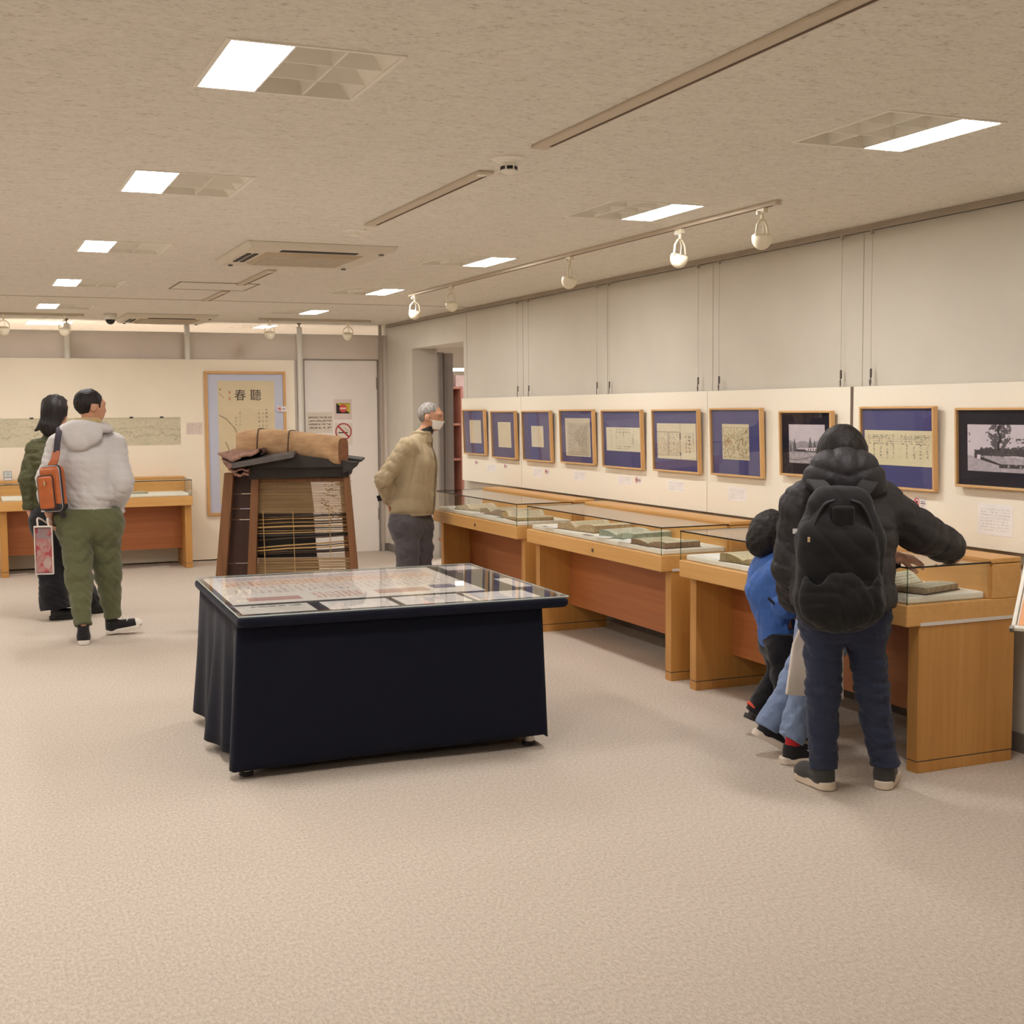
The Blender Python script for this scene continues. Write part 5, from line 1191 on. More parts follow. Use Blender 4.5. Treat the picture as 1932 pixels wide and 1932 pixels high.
def head_prims(c, f, s=1.0, up=(0, 0, 1)):
    """skull, jaw, nose, brow, lips, chin and ears for a head centred at c facing f"""
    B = basis(f, up); T = lambda x, y, z: np.asarray(c)+(B.T @ (A3(x, y, z)*s))
    pr = [E_(T(0, -0.008, 0.022), B, A3(0.076, 0.094, 0.092)*s), E_(T(0, 0.022, -0.03), B, A3(0.06, 0.066, 0.075)*s), E_(T(0, 0.052, -0.078), B, A3(0.032, 0.03, 0.024)*s),
          C_(T(0, 0.086, 0.012), T(0, 0.099, -0.02), 0.009*s, 0.012*s), E_(T(0, 0.078, 0.034), B, A3(0.05, 0.018, 0.012)*s), E_(T(0, 0.083, -0.05), B, A3(0.022, 0.011, 0.009)*s)]
    ear = [E_(T(sg*0.076, -0.008, -0.004), B, A3(0.011, 0.022, 0.033)*s) for sg in (-1, 1)]
    return pr, ear, T, B
def hand_prims(w, d, nrm, s=1.0, curl=0.5, side=1, spread=0.0):
    """palm and five bent fingers; w wrist, d hand direction, nrm back-of-hand normal, side +1 puts the thumb on cross(d, nrm)"""
    d = unit(d); nrm = unit(nrm-d*np.dot(nrm, d)); x = np.cross(d, nrm)*side
    B = np.stack([x, d, nrm]); w = np.asarray(w, float)
    pr = [E_(w+d*0.05*s, B, A3(0.040, 0.052, 0.017)*s)]
    for i, (off, L) in enumerate(((0.029, 0.072), (0.010, 0.080), (-0.010, 0.074), (-0.028, 0.058))):
        p = w+d*(0.088-0.006*abs(i-1))*s+x*off*s; dr = unit(d+x*off*spread*8)
        for seg, (fr, r0, r1) in enumerate(((0.45, 0.0098, 0.0092), (0.32, 0.0092, 0.0086), (0.23, 0.0086, 0.0076))):
            a = curl*(0.55, 1.3, 1.9)[seg]*0.8; dd = dr*math.cos(a)-nrm*math.sin(a); q = p+dd*L*fr*s; pr.append(C_(p, q, r0*s, r1*s)); p = q
    p0 = w+d*0.03*s+x*0.03*s; p1 = p0+unit(d*0.6+x*0.8-nrm*0.3)*0.045*s; p2 = p1+unit(d*0.95+x*0.15-nrm*0.45)*0.04*s
    pr += [C_(p0, p1, 0.014*s, 0.0115*s), C_(p1, p2, 0.0112*s, 0.009*s)]
    return pr
def body(parent, J, mat, s=1.0, girth=1.0, vox=0.0065):
    """one continuous skin surface for the whole figure (slimmer than the clothes over it)"""
    f = unit(J['face_b']); g = girth
    tor = [C_(J['pelvis'], J['chest'], 0.115*g, 0.118*g, f, 0.68), C_(J['chest'], J['neck']-A3(0, 0, 0.03*s), 0.118*g, 0.06*g, f, 0.68)]
    for a, b in (('shL', 'shR'),): tor.append(C_(J[a], J[b], 0.045*g, 0.045*g))
    limb = [C_(J['neck']-A3(0, 0, 0.03*s), J['head'], 0.05*s, 0.046*s)]
    for q in 'LR':
        limb += [C_(J['sh'+q], J['el'+q], 0.042*g, 0.034*g), C_(J['el'+q], J['wr'+q], 0.034*g, 0.022*s), C_(J['wr'+q], J['wr'+q]+unit(J['hd'+q])*0.02, 0.022*s, 0.023*s)]
        limb += [C_(J['hip'+q], J['kn'+q], 0.068*g, 0.046*g), C_(J['kn'+q], J['an'+q], 0.046*g, 0.02*s)]
        limb += [C_(J['an'+q], J['an'+q]-A3(0, 0, 0.04*s), 0.018*s, 0.018*s), C_(J['an'+q]-A3(0, 0, 0.045*s), J['an'+q]-A3(0, 0, 0.05*s)+unit(J['toe'+q])*0.09*s, 0.018*s, 0.014*s)]
    hp, ear, T, B = head_prims(J['head'], J['face'], s, J.get('hup', (0, 0, 1)))
    hands = []
    for q, sd in (('L', 1), ('R', -1)): hands.append(hand_prims(J['wr'+q], J['hd'+q], J['hn'+q], s, J.get('curl'+q, 0.5), J.get('side'+q, sd)))
    u1, u2, u3 = union(tor, 0.06), union(limb, 0.03), union(hp, 0.025); ue = union(ear, 0.004); uh = [union(h, 0.008) for h in hands]
    def fn(P):
        d = smin(u1(P), u2(P), 0.04); d = smin(d, u3(P), 0.02); d = smin(d, ue(P), 0.006)
        for h in uh: d = smin(d, h(P), 0.008)
        return d
    pts = [J[k] for k in J if isinstance(J[k], np.ndarray) and J[k].shape == (3,) and k[:2] in ('he', 'ne', 'ch', 'pe', 'sh', 'el', 'wr', 'hi', 'kn', 'an')]
    pts += [J['wr'+q]+unit(J['hd'+q])*0.2*s for q in 'LR']+[J['an'+q]+unit(J['toe'+q])*0.18*s-A3(0, 0, 0.09*s) for q in 'LR']
    return sdf_part('body', fn, pts, 0.14*s, vox, mat, parent)
def trousers(parent, J, mat, r, waist, cuff, vox=0.009, folds=0.004, seed=1, name='trousers', k=0.05):
    """r = (seat, thigh, knee, ankle); cut flat at the waist and at the cuffs"""
    f = unit(J['face_b']); pr = [C_(J['hipL'], J['hipR'], r[0], r[0], f, 0.95), C_(J['pelvis'], J['pelvis']+A3(0, 0, 0.12), r[0]*1.12, r[0]*1.0, f, 0.8)]
    u0 = union(pr, 0.05); legs = []
    for q in 'LR':
        e = J['an'+q]+unit(J['an'+q]-J['kn'+q])*0.03
        legs.append(union([C_(J['hip'+q], J['kn'+q], r[1], r[2]), C_(J['kn'+q], e, r[2], r[3])], 0.03))
    def fn(P):
        d = np.minimum(legs[0](P), legs[1](P)); d = smin(d, u0(P), k)
        d = d+folds*wob(P*A3(1, 1, 1.6), 26, seed)+folds*1.9*crease(P*A3(0.7, 0.7, 1.5), 15, seed+5)
        d = np.maximum(d, P[:, 2]-waist)
        for q in 'LR':
            e = J['an'+q]+unit(J['an'+q]-J['kn'+q])*cuff; nr = unit(J['an'+q]-J['kn'+q])
            near = np.linalg.norm(P-J['an'+q], axis=1) < 0.28
            d = np.where(near, np.maximum(d, plane(P, e, nr)), d)
        return d
    pts = [J[a+q] for a in ('hip', 'kn', 'an') for q in 'LR']+[J['pelvis']+A3(0, 0, 0.12)]
    return sdf_part(name, fn, pts, 0.16, vox, mat, parent)
def shoe(parent, heel, toe_dir, L, upper_m, sole_m, pitch=0.0, w=0.046, sole_h=0.028, high=0.085, name='shoe', up=(0, 0, 1), toe_cap=None, open_top=None):
    """heel = ground point under the heel; pitch lifts the toe (positive) or heel (negative)"""
    d0 = unit(A3(toe_dir[0], toe_dir[1], 0)); d = unit(d0*math.cos(pitch)+A3(0, 0, 1)*math.sin(pitch)); r = unit(np.cross(d, A3(0, 0, 1))); u = np.cross(r, d)
    B = np.stack([r, d, u]); h = np.asarray(heel, float); T = lambda x, y, z: h+B.T @ A3(x, y, z)
    def outline(q): # 2d distance to a foot outline in the local plane
        a = np.array([0, 0.04*L/0.26]); b = np.array([0.006, L*0.73]); e = b-a
        p = q[:, :2]-a; t = np.clip((p @ e)/(e @ e), 0, 1); return np.linalg.norm(p-np.outer(t, e), axis=1)-(w*0.76+(w*1.03-w*0.76)*t)
    root = sdf_part(name, lambda P: (lambda q: np.maximum(smin(smin(ell(P, T(0, L*0.68, sole_h), B, (w*0.98, L*0.30, 0.048)), cone(P, T(0, 0.05, sole_h), T(0, 0.055, high+0.02), w*0.86, w*0.82), 0.05), cone(P, T(0, 0.06, sole_h+0.02), T(0, L*0.5, sole_h+0.012), w*0.8, w*0.75), 0.03), np.maximum(sole_h*0.7-q[:, 2], q[:, 2]-high)))((P-h) @ B.T),
                    [T(0, 0, 0), T(0, L, high)], 0.07, 0.005, upper_m, parent)
    sdf_part('sole', lambda P: (lambda q: np.maximum(outline(q)-0.003, np.abs(q[:, 2]-sole_h*0.5-0.006*np.clip((q[:, 1]-L*0.8)/(L*0.2), 0, 1))-sole_h*0.5))((P-h) @ B.T), [T(0, 0, 0), T(0, L, 0)], 0.06, 0.004, sole_m, root)
    if toe_cap is not None:
        sdf_part('toe_cap', lambda P: (lambda q: np.maximum(np.maximum(ell(P, T(0, L*0.68, sole_h), B, (w*1.02, L*0.31, 0.052)), L*0.80-q[:, 1]), sole_h*0.8-q[:, 2]))((P-h) @ B.T), [T(0, L*0.7, 0), T(0, L, 0.06)], 0.06, 0.004, toe_cap, root)
    return root, T, B
def strap(pts, nrm, w, th, name, mat, parent):
    """flat band along pts; nrm is the outward direction at each point"""
    v = []; n = len(pts); pts = [np.array(p, float) for p in pts]
    for i in range(n):
        t = unit(pts[min(i+1, n-1)]-pts[max(i-1, 0)]); o = unit(nrm[i] if isinstance(nrm, list) else nrm); s = unit(np.cross(t, o)); o = np.cross(s, t)
        v += [pts[i]-s*w/2, pts[i]+s*w/2, pts[i]+s*w/2+o*th, pts[i]-s*w/2+o*th]
    f = []
    for i in range(n-1):
        for k in range(4): f.append((i*4+k, i*4+(k+1) % 4, (i+1)*4+(k+1) % 4, (i+1)*4+k))
    f += [(3, 2, 1, 0), tuple((n-1)*4+k for k in range(4))]
    return MB().add(v, f).build(name, mat, parent, smooth=False)
def curve(pts, n=24):
    """Catmull-Rom through points"""
    P = [np.array(p, float) for p in pts]; P = [2*P[0]-P[1]]+P+[2*P[-1]-P[-2]]; out = []
    for i in range(1, len(P)-2):
        for t in np.linspace(0, 1, n, endpoint=(i == len(P)-3)):
            a, b, c, d = P[i-1], P[i], P[i+1], P[i+2]
            out.append(0.5*(2*b+(c-a)*t+(2*a-5*b+4*c-d)*t*t+(3*b-a-3*c+d)*t**3))
    return out
H_R = unit(A3(RGT[0], RGT[1], 0)); H_F = unit(A3(FWD[0], FWD[1], 0)); UP = A3(0, 0, 1)

# =============================== man in the grey hoodie
J = {}
J['face_b'] = unit(H_F+0.1*H_R); J['face'] = unit(H_F*0.62+H_R*0.78+A3(0, 0, -0.08))
J['head'] = W(171, 768, 8.88); J['neck'] = W(165, 803, 8.86); J['chest'] = W(164, 868, 8.88); J['pelvis'] = W(167, 968, 8.90)
J['shL'] = W(113, 836, 8.90); J['shR'] = W(214, 836, 8.92); J['elL'] = W(89, 905, 8.80); J['elR'] = W(231, 908, 8.86)
J['wrL'] = W(92, 966, 8.80); J['wrR'] = W(221, 962, 8.98); J['hdL'] = A3(0, 0, -1)+0.15*H_R; J['hdR'] = A3(0, 0, -1)-0.25*H_R; J['hnL'] = -H_R; J['hnR'] = H_R
J['curlL'] = 0.95; J['curlR'] = 0.3
J['hipL'] = W(142, 985, 8.88); J['hipR'] = W(194, 985, 8.92); J['knL'] = W(149, 1090, 8.80); J['knR'] = W(204, 1085, 9.02)
J['anL'] = W(157, 1180, 8.70); J['anR'] = W(212, 1165, 9.08); J['toeL'] = unit(H_F-0.35*H_R); J['toeR'] = unit(H_R+0.35*H_F)
g = onfloor = (J['anL']+J['anR'])/2
man = thing('person', 'man in a light grey hoodie and olive trousers with an orange sling bag', 'person', (g[0], g[1], 0))
body(man, J, m_skin2)
hp, ear, T, B = head_prims(J['head'], J['face'])
def man_hair(P):
    q = (P-J['head']) @ B.T; d = ell(P, T(0, -0.018, 0.03), B, (0.087, 0.099, 0.096))+0.003*wob(P, 160, 4)
    cut = np.minimum(-(q[:, 1]-0.045-0.5*np.maximum(q[:, 2]-0.03, 0)), q[:, 2]+0.062-0.9*np.maximum(q[:, 1], 0)*0)
    d = np.maximum(d, -cut); return np.maximum(d, np.minimum.reduce([0.03-np.abs(q[:, 1]-0.0), 0.035-np.abs(q[:, 2]+0.012), np.abs(q[:, 0])-0.05]))
sdf_part('hair', man_hair, [J['head']], 0.15, 0.005, m_hair, man)
m_hood = fabric('grey_jersey', (198, 194, 192), 0.95, var=0.08, weave=600, folds=9, fold_b=0.25); m_rib = fabric('grey_rib', (206, 202, 196), 0.95, var=0.1, weave=500, folds=20, fold_b=0.1)
fb = J['face_b']
tor = union([C_(J['pelvis']+UP*0.06, J['chest'], 0.168, 0.19, fb, 0.72), C_(J['chest'], J['neck']-UP*0.05, 0.19, 0.11, fb, 0.72), C_(J['shL']-UP*0.02, J['shR']-UP*0.02, 0.075, 0.075)], 0.07)
arms = [union([C_(J['sh'+q]-UP*0.01, J['el'+q], 0.078, 0.064), C_(J['el'+q], J['wr'+q], 0.064, 0.05)], 0.03) for q in 'LR']
hem = J['pelvis'][2]+0.035
def hoodie(P):
    d = smin(tor(P), arms[0](P), 0.03); d = smin(d, arms[1](P), 0.03)
    low = np.clip((hem+0.22-P[:, 2])/0.2, 0, 1); d = d+0.006*wob(P*A3(0.7, 0.7, 1.5), 24, 11)*(0.4+low)+0.013*crease(P*A3(0.8, 0.8, 1.5), 14, 12)*(0.3+0.7*np.maximum(low, np.clip(np.abs((P-J['pelvis']) @ H_R)/0.2-0.9, 0, 1)))-0.012*np.exp(-((P[:, 2]-hem-0.09)/0.04)**2)+0.010*np.exp(-((P[:, 2]-hem-0.01)/0.025)**2)
    for q in 'LR': d = np.where(np.linalg.norm(P-J['wr'+q], axis=1) < 0.13, np.maximum(d, plane(P, J['wr'+q]-unit(J['wr'+q]-J['el'+q])*0.0, J['wr'+q]-J['el'+q])), d)
    ar = np.minimum(arms[0](P), arms[1](P)); return np.where(ar > 0.02, np.maximum(d, hem-P[:, 2]), d)
sdf_part('hoodie', hoodie, [J[k] for k in ('pelvis', 'neck', 'shL', 'shR', 'elL', 'elR', 'wrL', 'wrR')], 0.22, 0.008, m_hood, man)
sdf_part('hem_rib', lambda P: np.maximum(cone(P, J['pelvis']+UP*0.05, J['pelvis']-UP*0.2, 0.160, 0.155, fb, 0.76), np.maximum(hem-0.045-P[:, 2], P[:, 2]-hem-0.01)), [J['pelvis']], 0.24, 0.007, m_rib, man)
# hood lying on the back, a V-shaped bag of cloth
hc = J['neck']-fb*0.02+UP*0.0
def hood(P):
    q = (P-hc) @ basis(fb).T
    ring = np.hypot(np.hypot(q[:, 0]/1.45, (q[:, 1]+0.005)/0.95)-0.098, (q[:, 2]+0.01-0.35*q[:, 1]*0-0.02*np.cos(q[:, 0]*14)))-0.03
    bag = ell(P, hc-fb*0.105-UP*0.062, basis(fb), (0.155, 0.052, 0.085)); tip = ell(P, hc-fb*0.118-UP*0.115, basis(fb), (0.07, 0.04, 0.055))
    return np.maximum(smin(smin(ring, bag, 0.04), tip, 0.05)+0.004*wob(P, 30, 14), -(cone(P, J['neck']-UP*0.06, J['head'], 0.062, 0.07)))
sdf_part('hood', hood, [hc], 0.26, 0.007, m_hood, man)
sdf_part('scarf', lambda P: np.hypot(np.hypot(*( ((P-J['neck']-UP*0.028) @ basis(fb).T)[:, :2].T))-0.07, ((P-J['neck']-UP*0.028) @ UP)*0.8)-0.021+0.003*wob(P, 70, 15), [J['neck']], 0.14, 0.006, fabric('beige_scarf', (196, 172, 122), 0.9, fold_b=0.4, folds=30), man)
m_olive = fabric('olive_jersey', (96, 98, 68), 0.95, var=0.1, weave=600, folds=8, fold_b=0.3)
trousers(man, J, m_olive, (0.135, 0.112, 0.082, 0.048), hem+0.0, 0.0, folds=0.006, seed=21)
m_canvas = fabric('black_canvas', (32, 30, 30), 0.85, fold_b=0.1); m_rubber = plain('white_rubber', (226, 218, 206), 0.6); m_lace = plain('lace_white', (238, 234, 228), 0.8)
for q, pit in (('L', 0.0), ('R', 0.14)):
    d = J['toe'+q]; hl = A3(J['an'+q][0], J['an'+q][1], 0.002)-d*0.05; L = 0.265
    root, TT, BB = shoe(man, hl, d, L, m_canvas, m_rubber, pit, sole_h=0.03, high=0.125, toe_cap=m_rubber)
    sdf_part('sock', lambda P: cone(P, J['an'+q]-UP*0.04, J['an'+q]+unit(J['kn'+q]-J['an'+q])*0.06, 0.034, 0.034), [J['an'+q]], 0.13, 0.006, m_canvas, man)
    for k in range(4):
        yy = L*(0.42+0.085*k); zz = 0.125-0.018*k
        MB().tube([TT(-0.026, yy, zz-0.016), TT(0, yy+0.01, zz), TT(0.026, yy, zz-0.016)], 0.0035, 6).build('lace', m_lace, root)
    for sg in (-1, 1): MB().lathe([(0.014, 0), (0.014, 0.002), (0.010, 0.0025), (0.001, 0.0025)], TT(sg*0.036, 0.05, 0.075), 16, BB[0]*sg).build('ankle_patch', m_lace, root)
# sling bag
bag = thing('sling_bag', 'orange leather sling bag with black trim hanging on the grey hoodie', 'bag', tuple(W(101, 925, 8.62)*A3(1, 1, 0)+A3(0, 0, 0.78)))
m_or = plain('orange_leather', (178, 94, 46), 0.42, var=0.18, nscale=14, bump=0.15, bscale=260); m_trim = plain('black_trim', (36, 32, 36), 0.6)
Bx = unit(H_R*0.97+A3(0, 0, -0.1)-H_F*0.35); nb = unit(-H_F-0.45*H_R); Bu = unit(np.cross(nb, np.cross(UP+0.10*H_R*-1, nb))); Bx = unit(np.cross(Bu, nb)) ; BB = np.stack([Bx, nb, Bu])
c = W(101, 922, 8.665)
sdf_part('body', lambda P: rbox(P, c, BB, (0.085, 0.042, 0.15), 0.032)+0.002*wob(P, 40, 3), [c], 0.22, 0.006, m_or, bag)
sdf_part('front_pocket', lambda P: rbox(P, c+nb*0.045-Bu*0.022-Bx*0.012, BB, (0.066, 0.024, 0.112), 0.02), [c], 0.2, 0.006, m_or, bag)
def edge_loop(cc, hw, hh, r, off):
    pts = []
    for cx, cz, a0 in ((hw-r, hh-r, 0), (-hw+r, hh-r, 90), (-hw+r, -hh+r, 180), (hw-r, -hh+r, 270)):
        for k in range(6): a = math.radians(a0+18*k); pts.append(cc+Bx*(cx+r*math.cos(a))+Bu*(cz+r*math.sin(a))+nb*off)
    return pts+[pts[0]]
MB().tube(edge_loop(c, 0.087, 0.152, 0.034, 0.012), 0.006, 8, cap=False).build('zip', m_trim, bag, smooth=True)
MB().tube(edge_loop(c, 0.084, 0.150, 0.034, 0.022), 0.004, 8, cap=False).build('piping', plain('silver_zip', (176, 172, 174), 0.35, 0.6), bag, smooth=True)
MB().tube(edge_loop(c-Bu*0.022-Bx*0.012, 0.066, 0.112, 0.022, 0.055), 0.005, 8, cap=False).build('pocket_zip', m_trim, bag, smooth=True)
sdf_part('bottom_trim', lambda P: np.maximum(rbox(P, c, BB, (0.088, 0.045, 0.153), 0.034), (P-c) @ Bu+0.085+0.25*((P-c) @ Bx)), [c], 0.2, 0.006, m_trim, bag)
MB().box(-0.006, 0.006, -0.004, 0.004, -0.03, 0.0).build('zip_pull', plain('zip_brass', (214, 190, 150), 0.3, 0.7), bag, local=True, matrix=mw(bag).inverted() @ frame_matrix(c+nb*0.075+Bu*0.055, Bx, -nb))
top = c+Bu*0.15
strap([c+Bu*0.145+nb*0.0, W(104, 868, 8.655), W(107, 851, 8.67)], [nb]*3, 0.062, 0.006, 'leather_tab', m_or, bag)
sp_ = curve([W(107, 853, 8.668), W(109, 830, 8.68), W(112, 811, 8.73), W(114, 806, 8.80), W(118, 806, 8.9)], 8)
strap(sp_, [-H_F, *[unit(-H_F+UP*(i/len(sp_))*1.6) for i in range(1, len(sp_))]], 0.042, 0.004, 'shoulder_strap', plain('strap_webbing', (58, 52, 62), 0.8, bump=0.3, bscale=600), bag)
strap(curve([c-Bu*0.13+Bx*0.04, W(117, 968, 8.72), W(124, 985, 8.79)], 6), -H_F, 0.035, 0.004, 'lower_strap', plain('strap_webbing', (58, 52, 62), 0.8), bag)
# clear bag with a pink print in his left hand
cb = thing('plastic_bag', 'clear plastic carrier bag with a pink print held by the hoodie man', 'bag', tuple(A3(*W(84, 1080, 8.72)[:2], 0.3)))
c0 = W(83, 1036, 8.70); bx = unit(H_R+0.14*H_F); bu = unit(UP+0.10*H_R); nn = unit(np.cross(bx, bu)); bu = np.cross(nn, bx)
Mb = frame_matrix(c0, bx, bu)
def pinkprint(u, v):
    n = vnoise(u, v*2.4, 3, 203, 3); n2 = vnoise(u, v*2.4, 8, 205, 3); c = np.stack([214+30*(n-0.5), 150+120*(n2-0.5), 150+100*(n2-0.5)], 1)
    k = ((v > 0.75) & (n2 > 0.4))*0.6; c = c*(1-k[:, None])+np.array([150, 150, 160])*k[:, None]
    k = (n > 0.6)*0.7; c = c*(1-k[:, None])+np.array([196, 48, 66])*k[:, None]; k = (np.hypot(u-0.7, (v-0.2)*2.2) < 0.25)*0.6
    return c*(1-k[:, None])+np.array([232, 220, 214])*k[:, None]
printed('printed_insert', 0.104, 0.30, 34, 90, pinkprint, Mb @ Matrix.Translation((0, -0.008, 0.0)), cb)
m_film = plain('clear_film', (232, 222, 214), 0.25); m_clear = glassy('clear_plastic', (0.93, 0.92, 0.91), 1.45, 0.08)
for zz in (-0.012, 0.012): MB().box(-0.056, 0.056, -0.165, 0.155, zz, zz+0.0008).build('film', m_clear, cb, local=True, matrix=mw(cb).inverted() @ Mb)
mb = MB()
for a in ((-0.059, -0.054, -0.167, 0.157), (0.054, 0.059, -0.167, 0.157), (-0.059, 0.059, -0.170, -0.163), (-0.059, 0.059, 0.148, 0.157)): mb.box(*a, -0.013, 0.014)
mb.build('welded_edge', m_film, cb, local=True, matrix=mw(cb).inverted() @ Mb)
hnd = J['wrL']+unit(J['hdL'])*0.085
for sg in (-1, 1): strap(curve([c0+bx*0.035*sg+bu*0.155, c0+bx*0.03*sg+bu*0.21, hnd+bx*0.012*sg], 6), nn, 0.012, 0.0015, 'handle', m_film, cb)

# =============================== woman in the olive jacket, half hidden by him
J = {}; D = 9.75
J['face_b'] = unit(H_F+0.15*H_R); J['face'] = unit(H_F+0.35*H_R)
J['head'] = W(107, 776, D); J['neck'] = W(105, 812, D); J['chest'] = W(104, 878, D); J['pelvis'] = W(106, 968, D)
J['shL'] = W(68, 846, D); J['shR'] = W(142, 846, D); J['elL'] = W(53, 905, D-0.03); J['elR'] = W(152, 905, D+0.05); J['wrL'] = W(57, 962, D-0.02); J['wrR'] = W(150, 960, D+0.15)
J['hdL'] = A3(0, 0, -1)+0.1*H_R; J['hdR'] = A3(0, 0, -1); J['hnL'] = -H_R; J['hnR'] = H_R; J['curlL'] = 0.6
J['hipL'] = W(88, 985, D); J['hipR'] = W(124, 985, D); J['knL'] = W(96, 1075, D); J['knR'] = W(138, 1075, D+0.1)
za = WZ(105, 1150, D, 0.10); J['anL'] = za; J['anR'] = WZ(160, 1150, D+0.28, 0.10); J['toeL'] = unit(H_R+0.5*H_F); J['toeR'] = unit(H_R+0.7*H_F)
wo = thing('person', 'woman with long black hair in an olive jacket and black flared trousers', 'person', (za[0]+0.05, za[1], 0))
body(wo, J, m_skin, 0.95, 0.9)
hp, ear, T, B = head_prims(J['head'], J['face'], 0.95)
def long_hair(P):
    d = ell(P, T(0, -0.012, 0.024), B, (0.092, 0.106, 0.105))
    fall = cone(P, T(0, -0.045, 0.02), T(-0.005, -0.075, -0.115), 0.078, 0.088, B[1], 0.6); flick = cone(P, T(-0.06, -0.08, -0.10), T(-0.155, -0.07, -0.15), 0.035, 0.006)
    d = smin(smin(d, fall, 0.05), flick, 0.03)+0.005*wob(P*A3(1, 1, 0.25), 120, 8)+0.004*wob(P*A3(1, 1, 0.4), 60, 9)
    q = (P-J['head']) @ B.T; return np.maximum(d, np.minimum(q[:, 1]-0.02, 0.07-q[:, 2]))
sdf_part('hair', long_hair, [T(-0.16, 0, -0.2), T(0.1, 0, 0.12)], 0.1, 0.005, m_hair, wo)
m_oj = fabric('olive_nylon', (78, 78, 50), 0.45, var=0.06, weave=900, folds=12, fold_b=0.5, sheen=0)
m_oj2 = fabric('olive_nylon_dark', (56, 54, 38), 0.5, var=0.06, weave=900, folds=14, fold_b=0.6, sheen=0)
fb = J['face_b']; hem = J['pelvis'][2]+0.02
tor = union([C_(J['pelvis']+UP*0.05, J['chest'], 0.15, 0.17, fb, 0.72), C_(J['chest'], J['neck']-UP*0.05, 0.17, 0.09, fb, 0.72), C_(J['shL']-UP*0.015, J['shR']-UP*0.015, 0.065, 0.065)], 0.06)
arms = [union([C_(J['sh'+q]-UP*0.01, J['el'+q], 0.07, 0.06), C_(J['el'+q], J['wr'+q], 0.06, 0.046)], 0.03) for q in 'LR']
def jk(P):
    d = tor(P)+0.007*wob(P*A3(0.5, 0.5, 2.2), 22, 31)+0.013*crease(P*A3(0.4, 0.4, 1.8), 15, 34); a = np.minimum(arms[0](P), arms[1](P))+0.005*wob(P*A3(1, 1, 1.6), 34, 32)+0.009*crease(P, 17, 35); d = smin(d, a, 0.015)
    for q in 'LR': d = np.where(np.linalg.norm(P-J['wr'+q], axis=1) < 0.12, np.maximum(d, plane(P, J['wr'+q], J['wr'+q]-J['el'+q])), d)
    return np.where(a > 0.02, np.maximum(d, hem-P[:, 2]), d)
sdf_part('jacket', jk, [J[k] for k in ('pelvis', 'neck', 'shL', 'shR', 'elL', 'elR', 'wrL', 'wrR')], 0.2, 0.009, m_oj, wo)
m_blk = fabric('black_wool', (24, 23, 28), 0.9, fold_b=0.25, folds=6)
trousers(wo, J, m_blk, (0.125, 0.1, 0.088, 0.112), hem+0.03, 0.02, folds=0.005, seed=33)
m_boot = plain('black_leather', (24, 22, 22), 0.4)
for q in 'LR': shoe(wo, A3(J['an'+q][0], J['an'+q][1], 0.002)-J['toe'+q]*0.05, J['toe'+q], 0.235, m_boot, m_boot, 0.0, w=0.042, sole_h=0.03, high=0.13, name='boot')

# =============================== man with the mask, hands behind his back
J = {}; D = 10.5
Fo = unit(H_R*0.95-H_F*0.3); J['face_b'] = Fo; J['face'] = unit(H_R*0.97-H_F*0.22+A3(0, 0, -0.12))
J['head'] = W(813, 787, D); J['neck'] = W(795, 822, D); J['chest'] = W(779, 880, D); J['pelvis'] = W(774, 978, D)
J['shR'] = W(769, 842, D-0.17); J['shL'] = W(794, 836, D+0.17); J['elR'] = W(723, 905, D-0.2); J['wrR'] = W(735, 946, D-0.05); J['elL'] = W(742, 905, D+0.2); J['wrL'] = W(736, 938, D+0.08)
J['hdR'] = unit(A3(0, 0, -0.6)+0.9*H_F-0.1*H_R); J['hdL'] = unit(A3(0, 0, -0.35)-1.0*H_F-0.15*H_R); J['hnR'] = -H_R; J['hnL'] = -H_R; J['curlR'] = 0.8; J['curlL'] = 0.9
J['hipR'] = W(765, 990, D-0.08); J['hipL'] = W(787, 990, D+0.08); J['knR'] = WZ(769, 1060, D-0.1, 0.45); J['knL'] = WZ(796, 1060, D+0.1, 0.45)
J['anR'] = WZ(768, 1060, D-0.1, 0.10); J['anL'] = WZ(792, 1060, D+0.1, 0.10); J['toeR'] = unit(Fo-0.25*H_F); J['toeL'] = unit(Fo+0.15*H_F)
g = (J['anL']+J['anR'])/2
old = thing('person', 'masked grey-haired man in a beige jacket with his hands behind his back', 'person', (g[0], g[1], 0))
body(old, J, m_skin2)
hp, ear, T, B = head_prims(J['head'], J['face'])
def old_hair(P):
    q = (P-J['head']) @ B.T; d = ell(P, T(0, -0.016, 0.026), B, (0.083, 0.097, 0.094))+0.002*wob(P, 150, 44)
    keep = np.minimum(0.05+0.35*np.maximum(q[:, 2]-0.05, 0)-q[:, 1]-0.0, q[:, 2]+0.055)
    keep = np.where(q[:, 2] < 0.045, np.minimum(keep, 0.012-q[:, 1]), keep); d = np.maximum(d, -keep)
    return np.maximum(d, np.minimum.reduce([0.028-np.abs(q[:, 1]+0.006), 0.036-np.abs(q[:, 2]+0.008), np.abs(q[:, 0])-0.05]))
sdf_part('hair', old_hair, [J['head']], 0.15, 0.005, m_hairg, old)
m_mask = plain('white_mask', (240, 236, 230), 0.8)
hu = union(hp, 0.025)
sdf_part('face_mask', lambda P: (lambda q: np.maximum(hu(P)-0.006, np.maximum.reduce([0.035-q[:, 1], q[:, 2]+0.02, -0.092-q[:, 2]])))((P-J['head']) @ B.T), [J['head']+J['face']*0.05], 0.12, 0.004, m_mask, old)
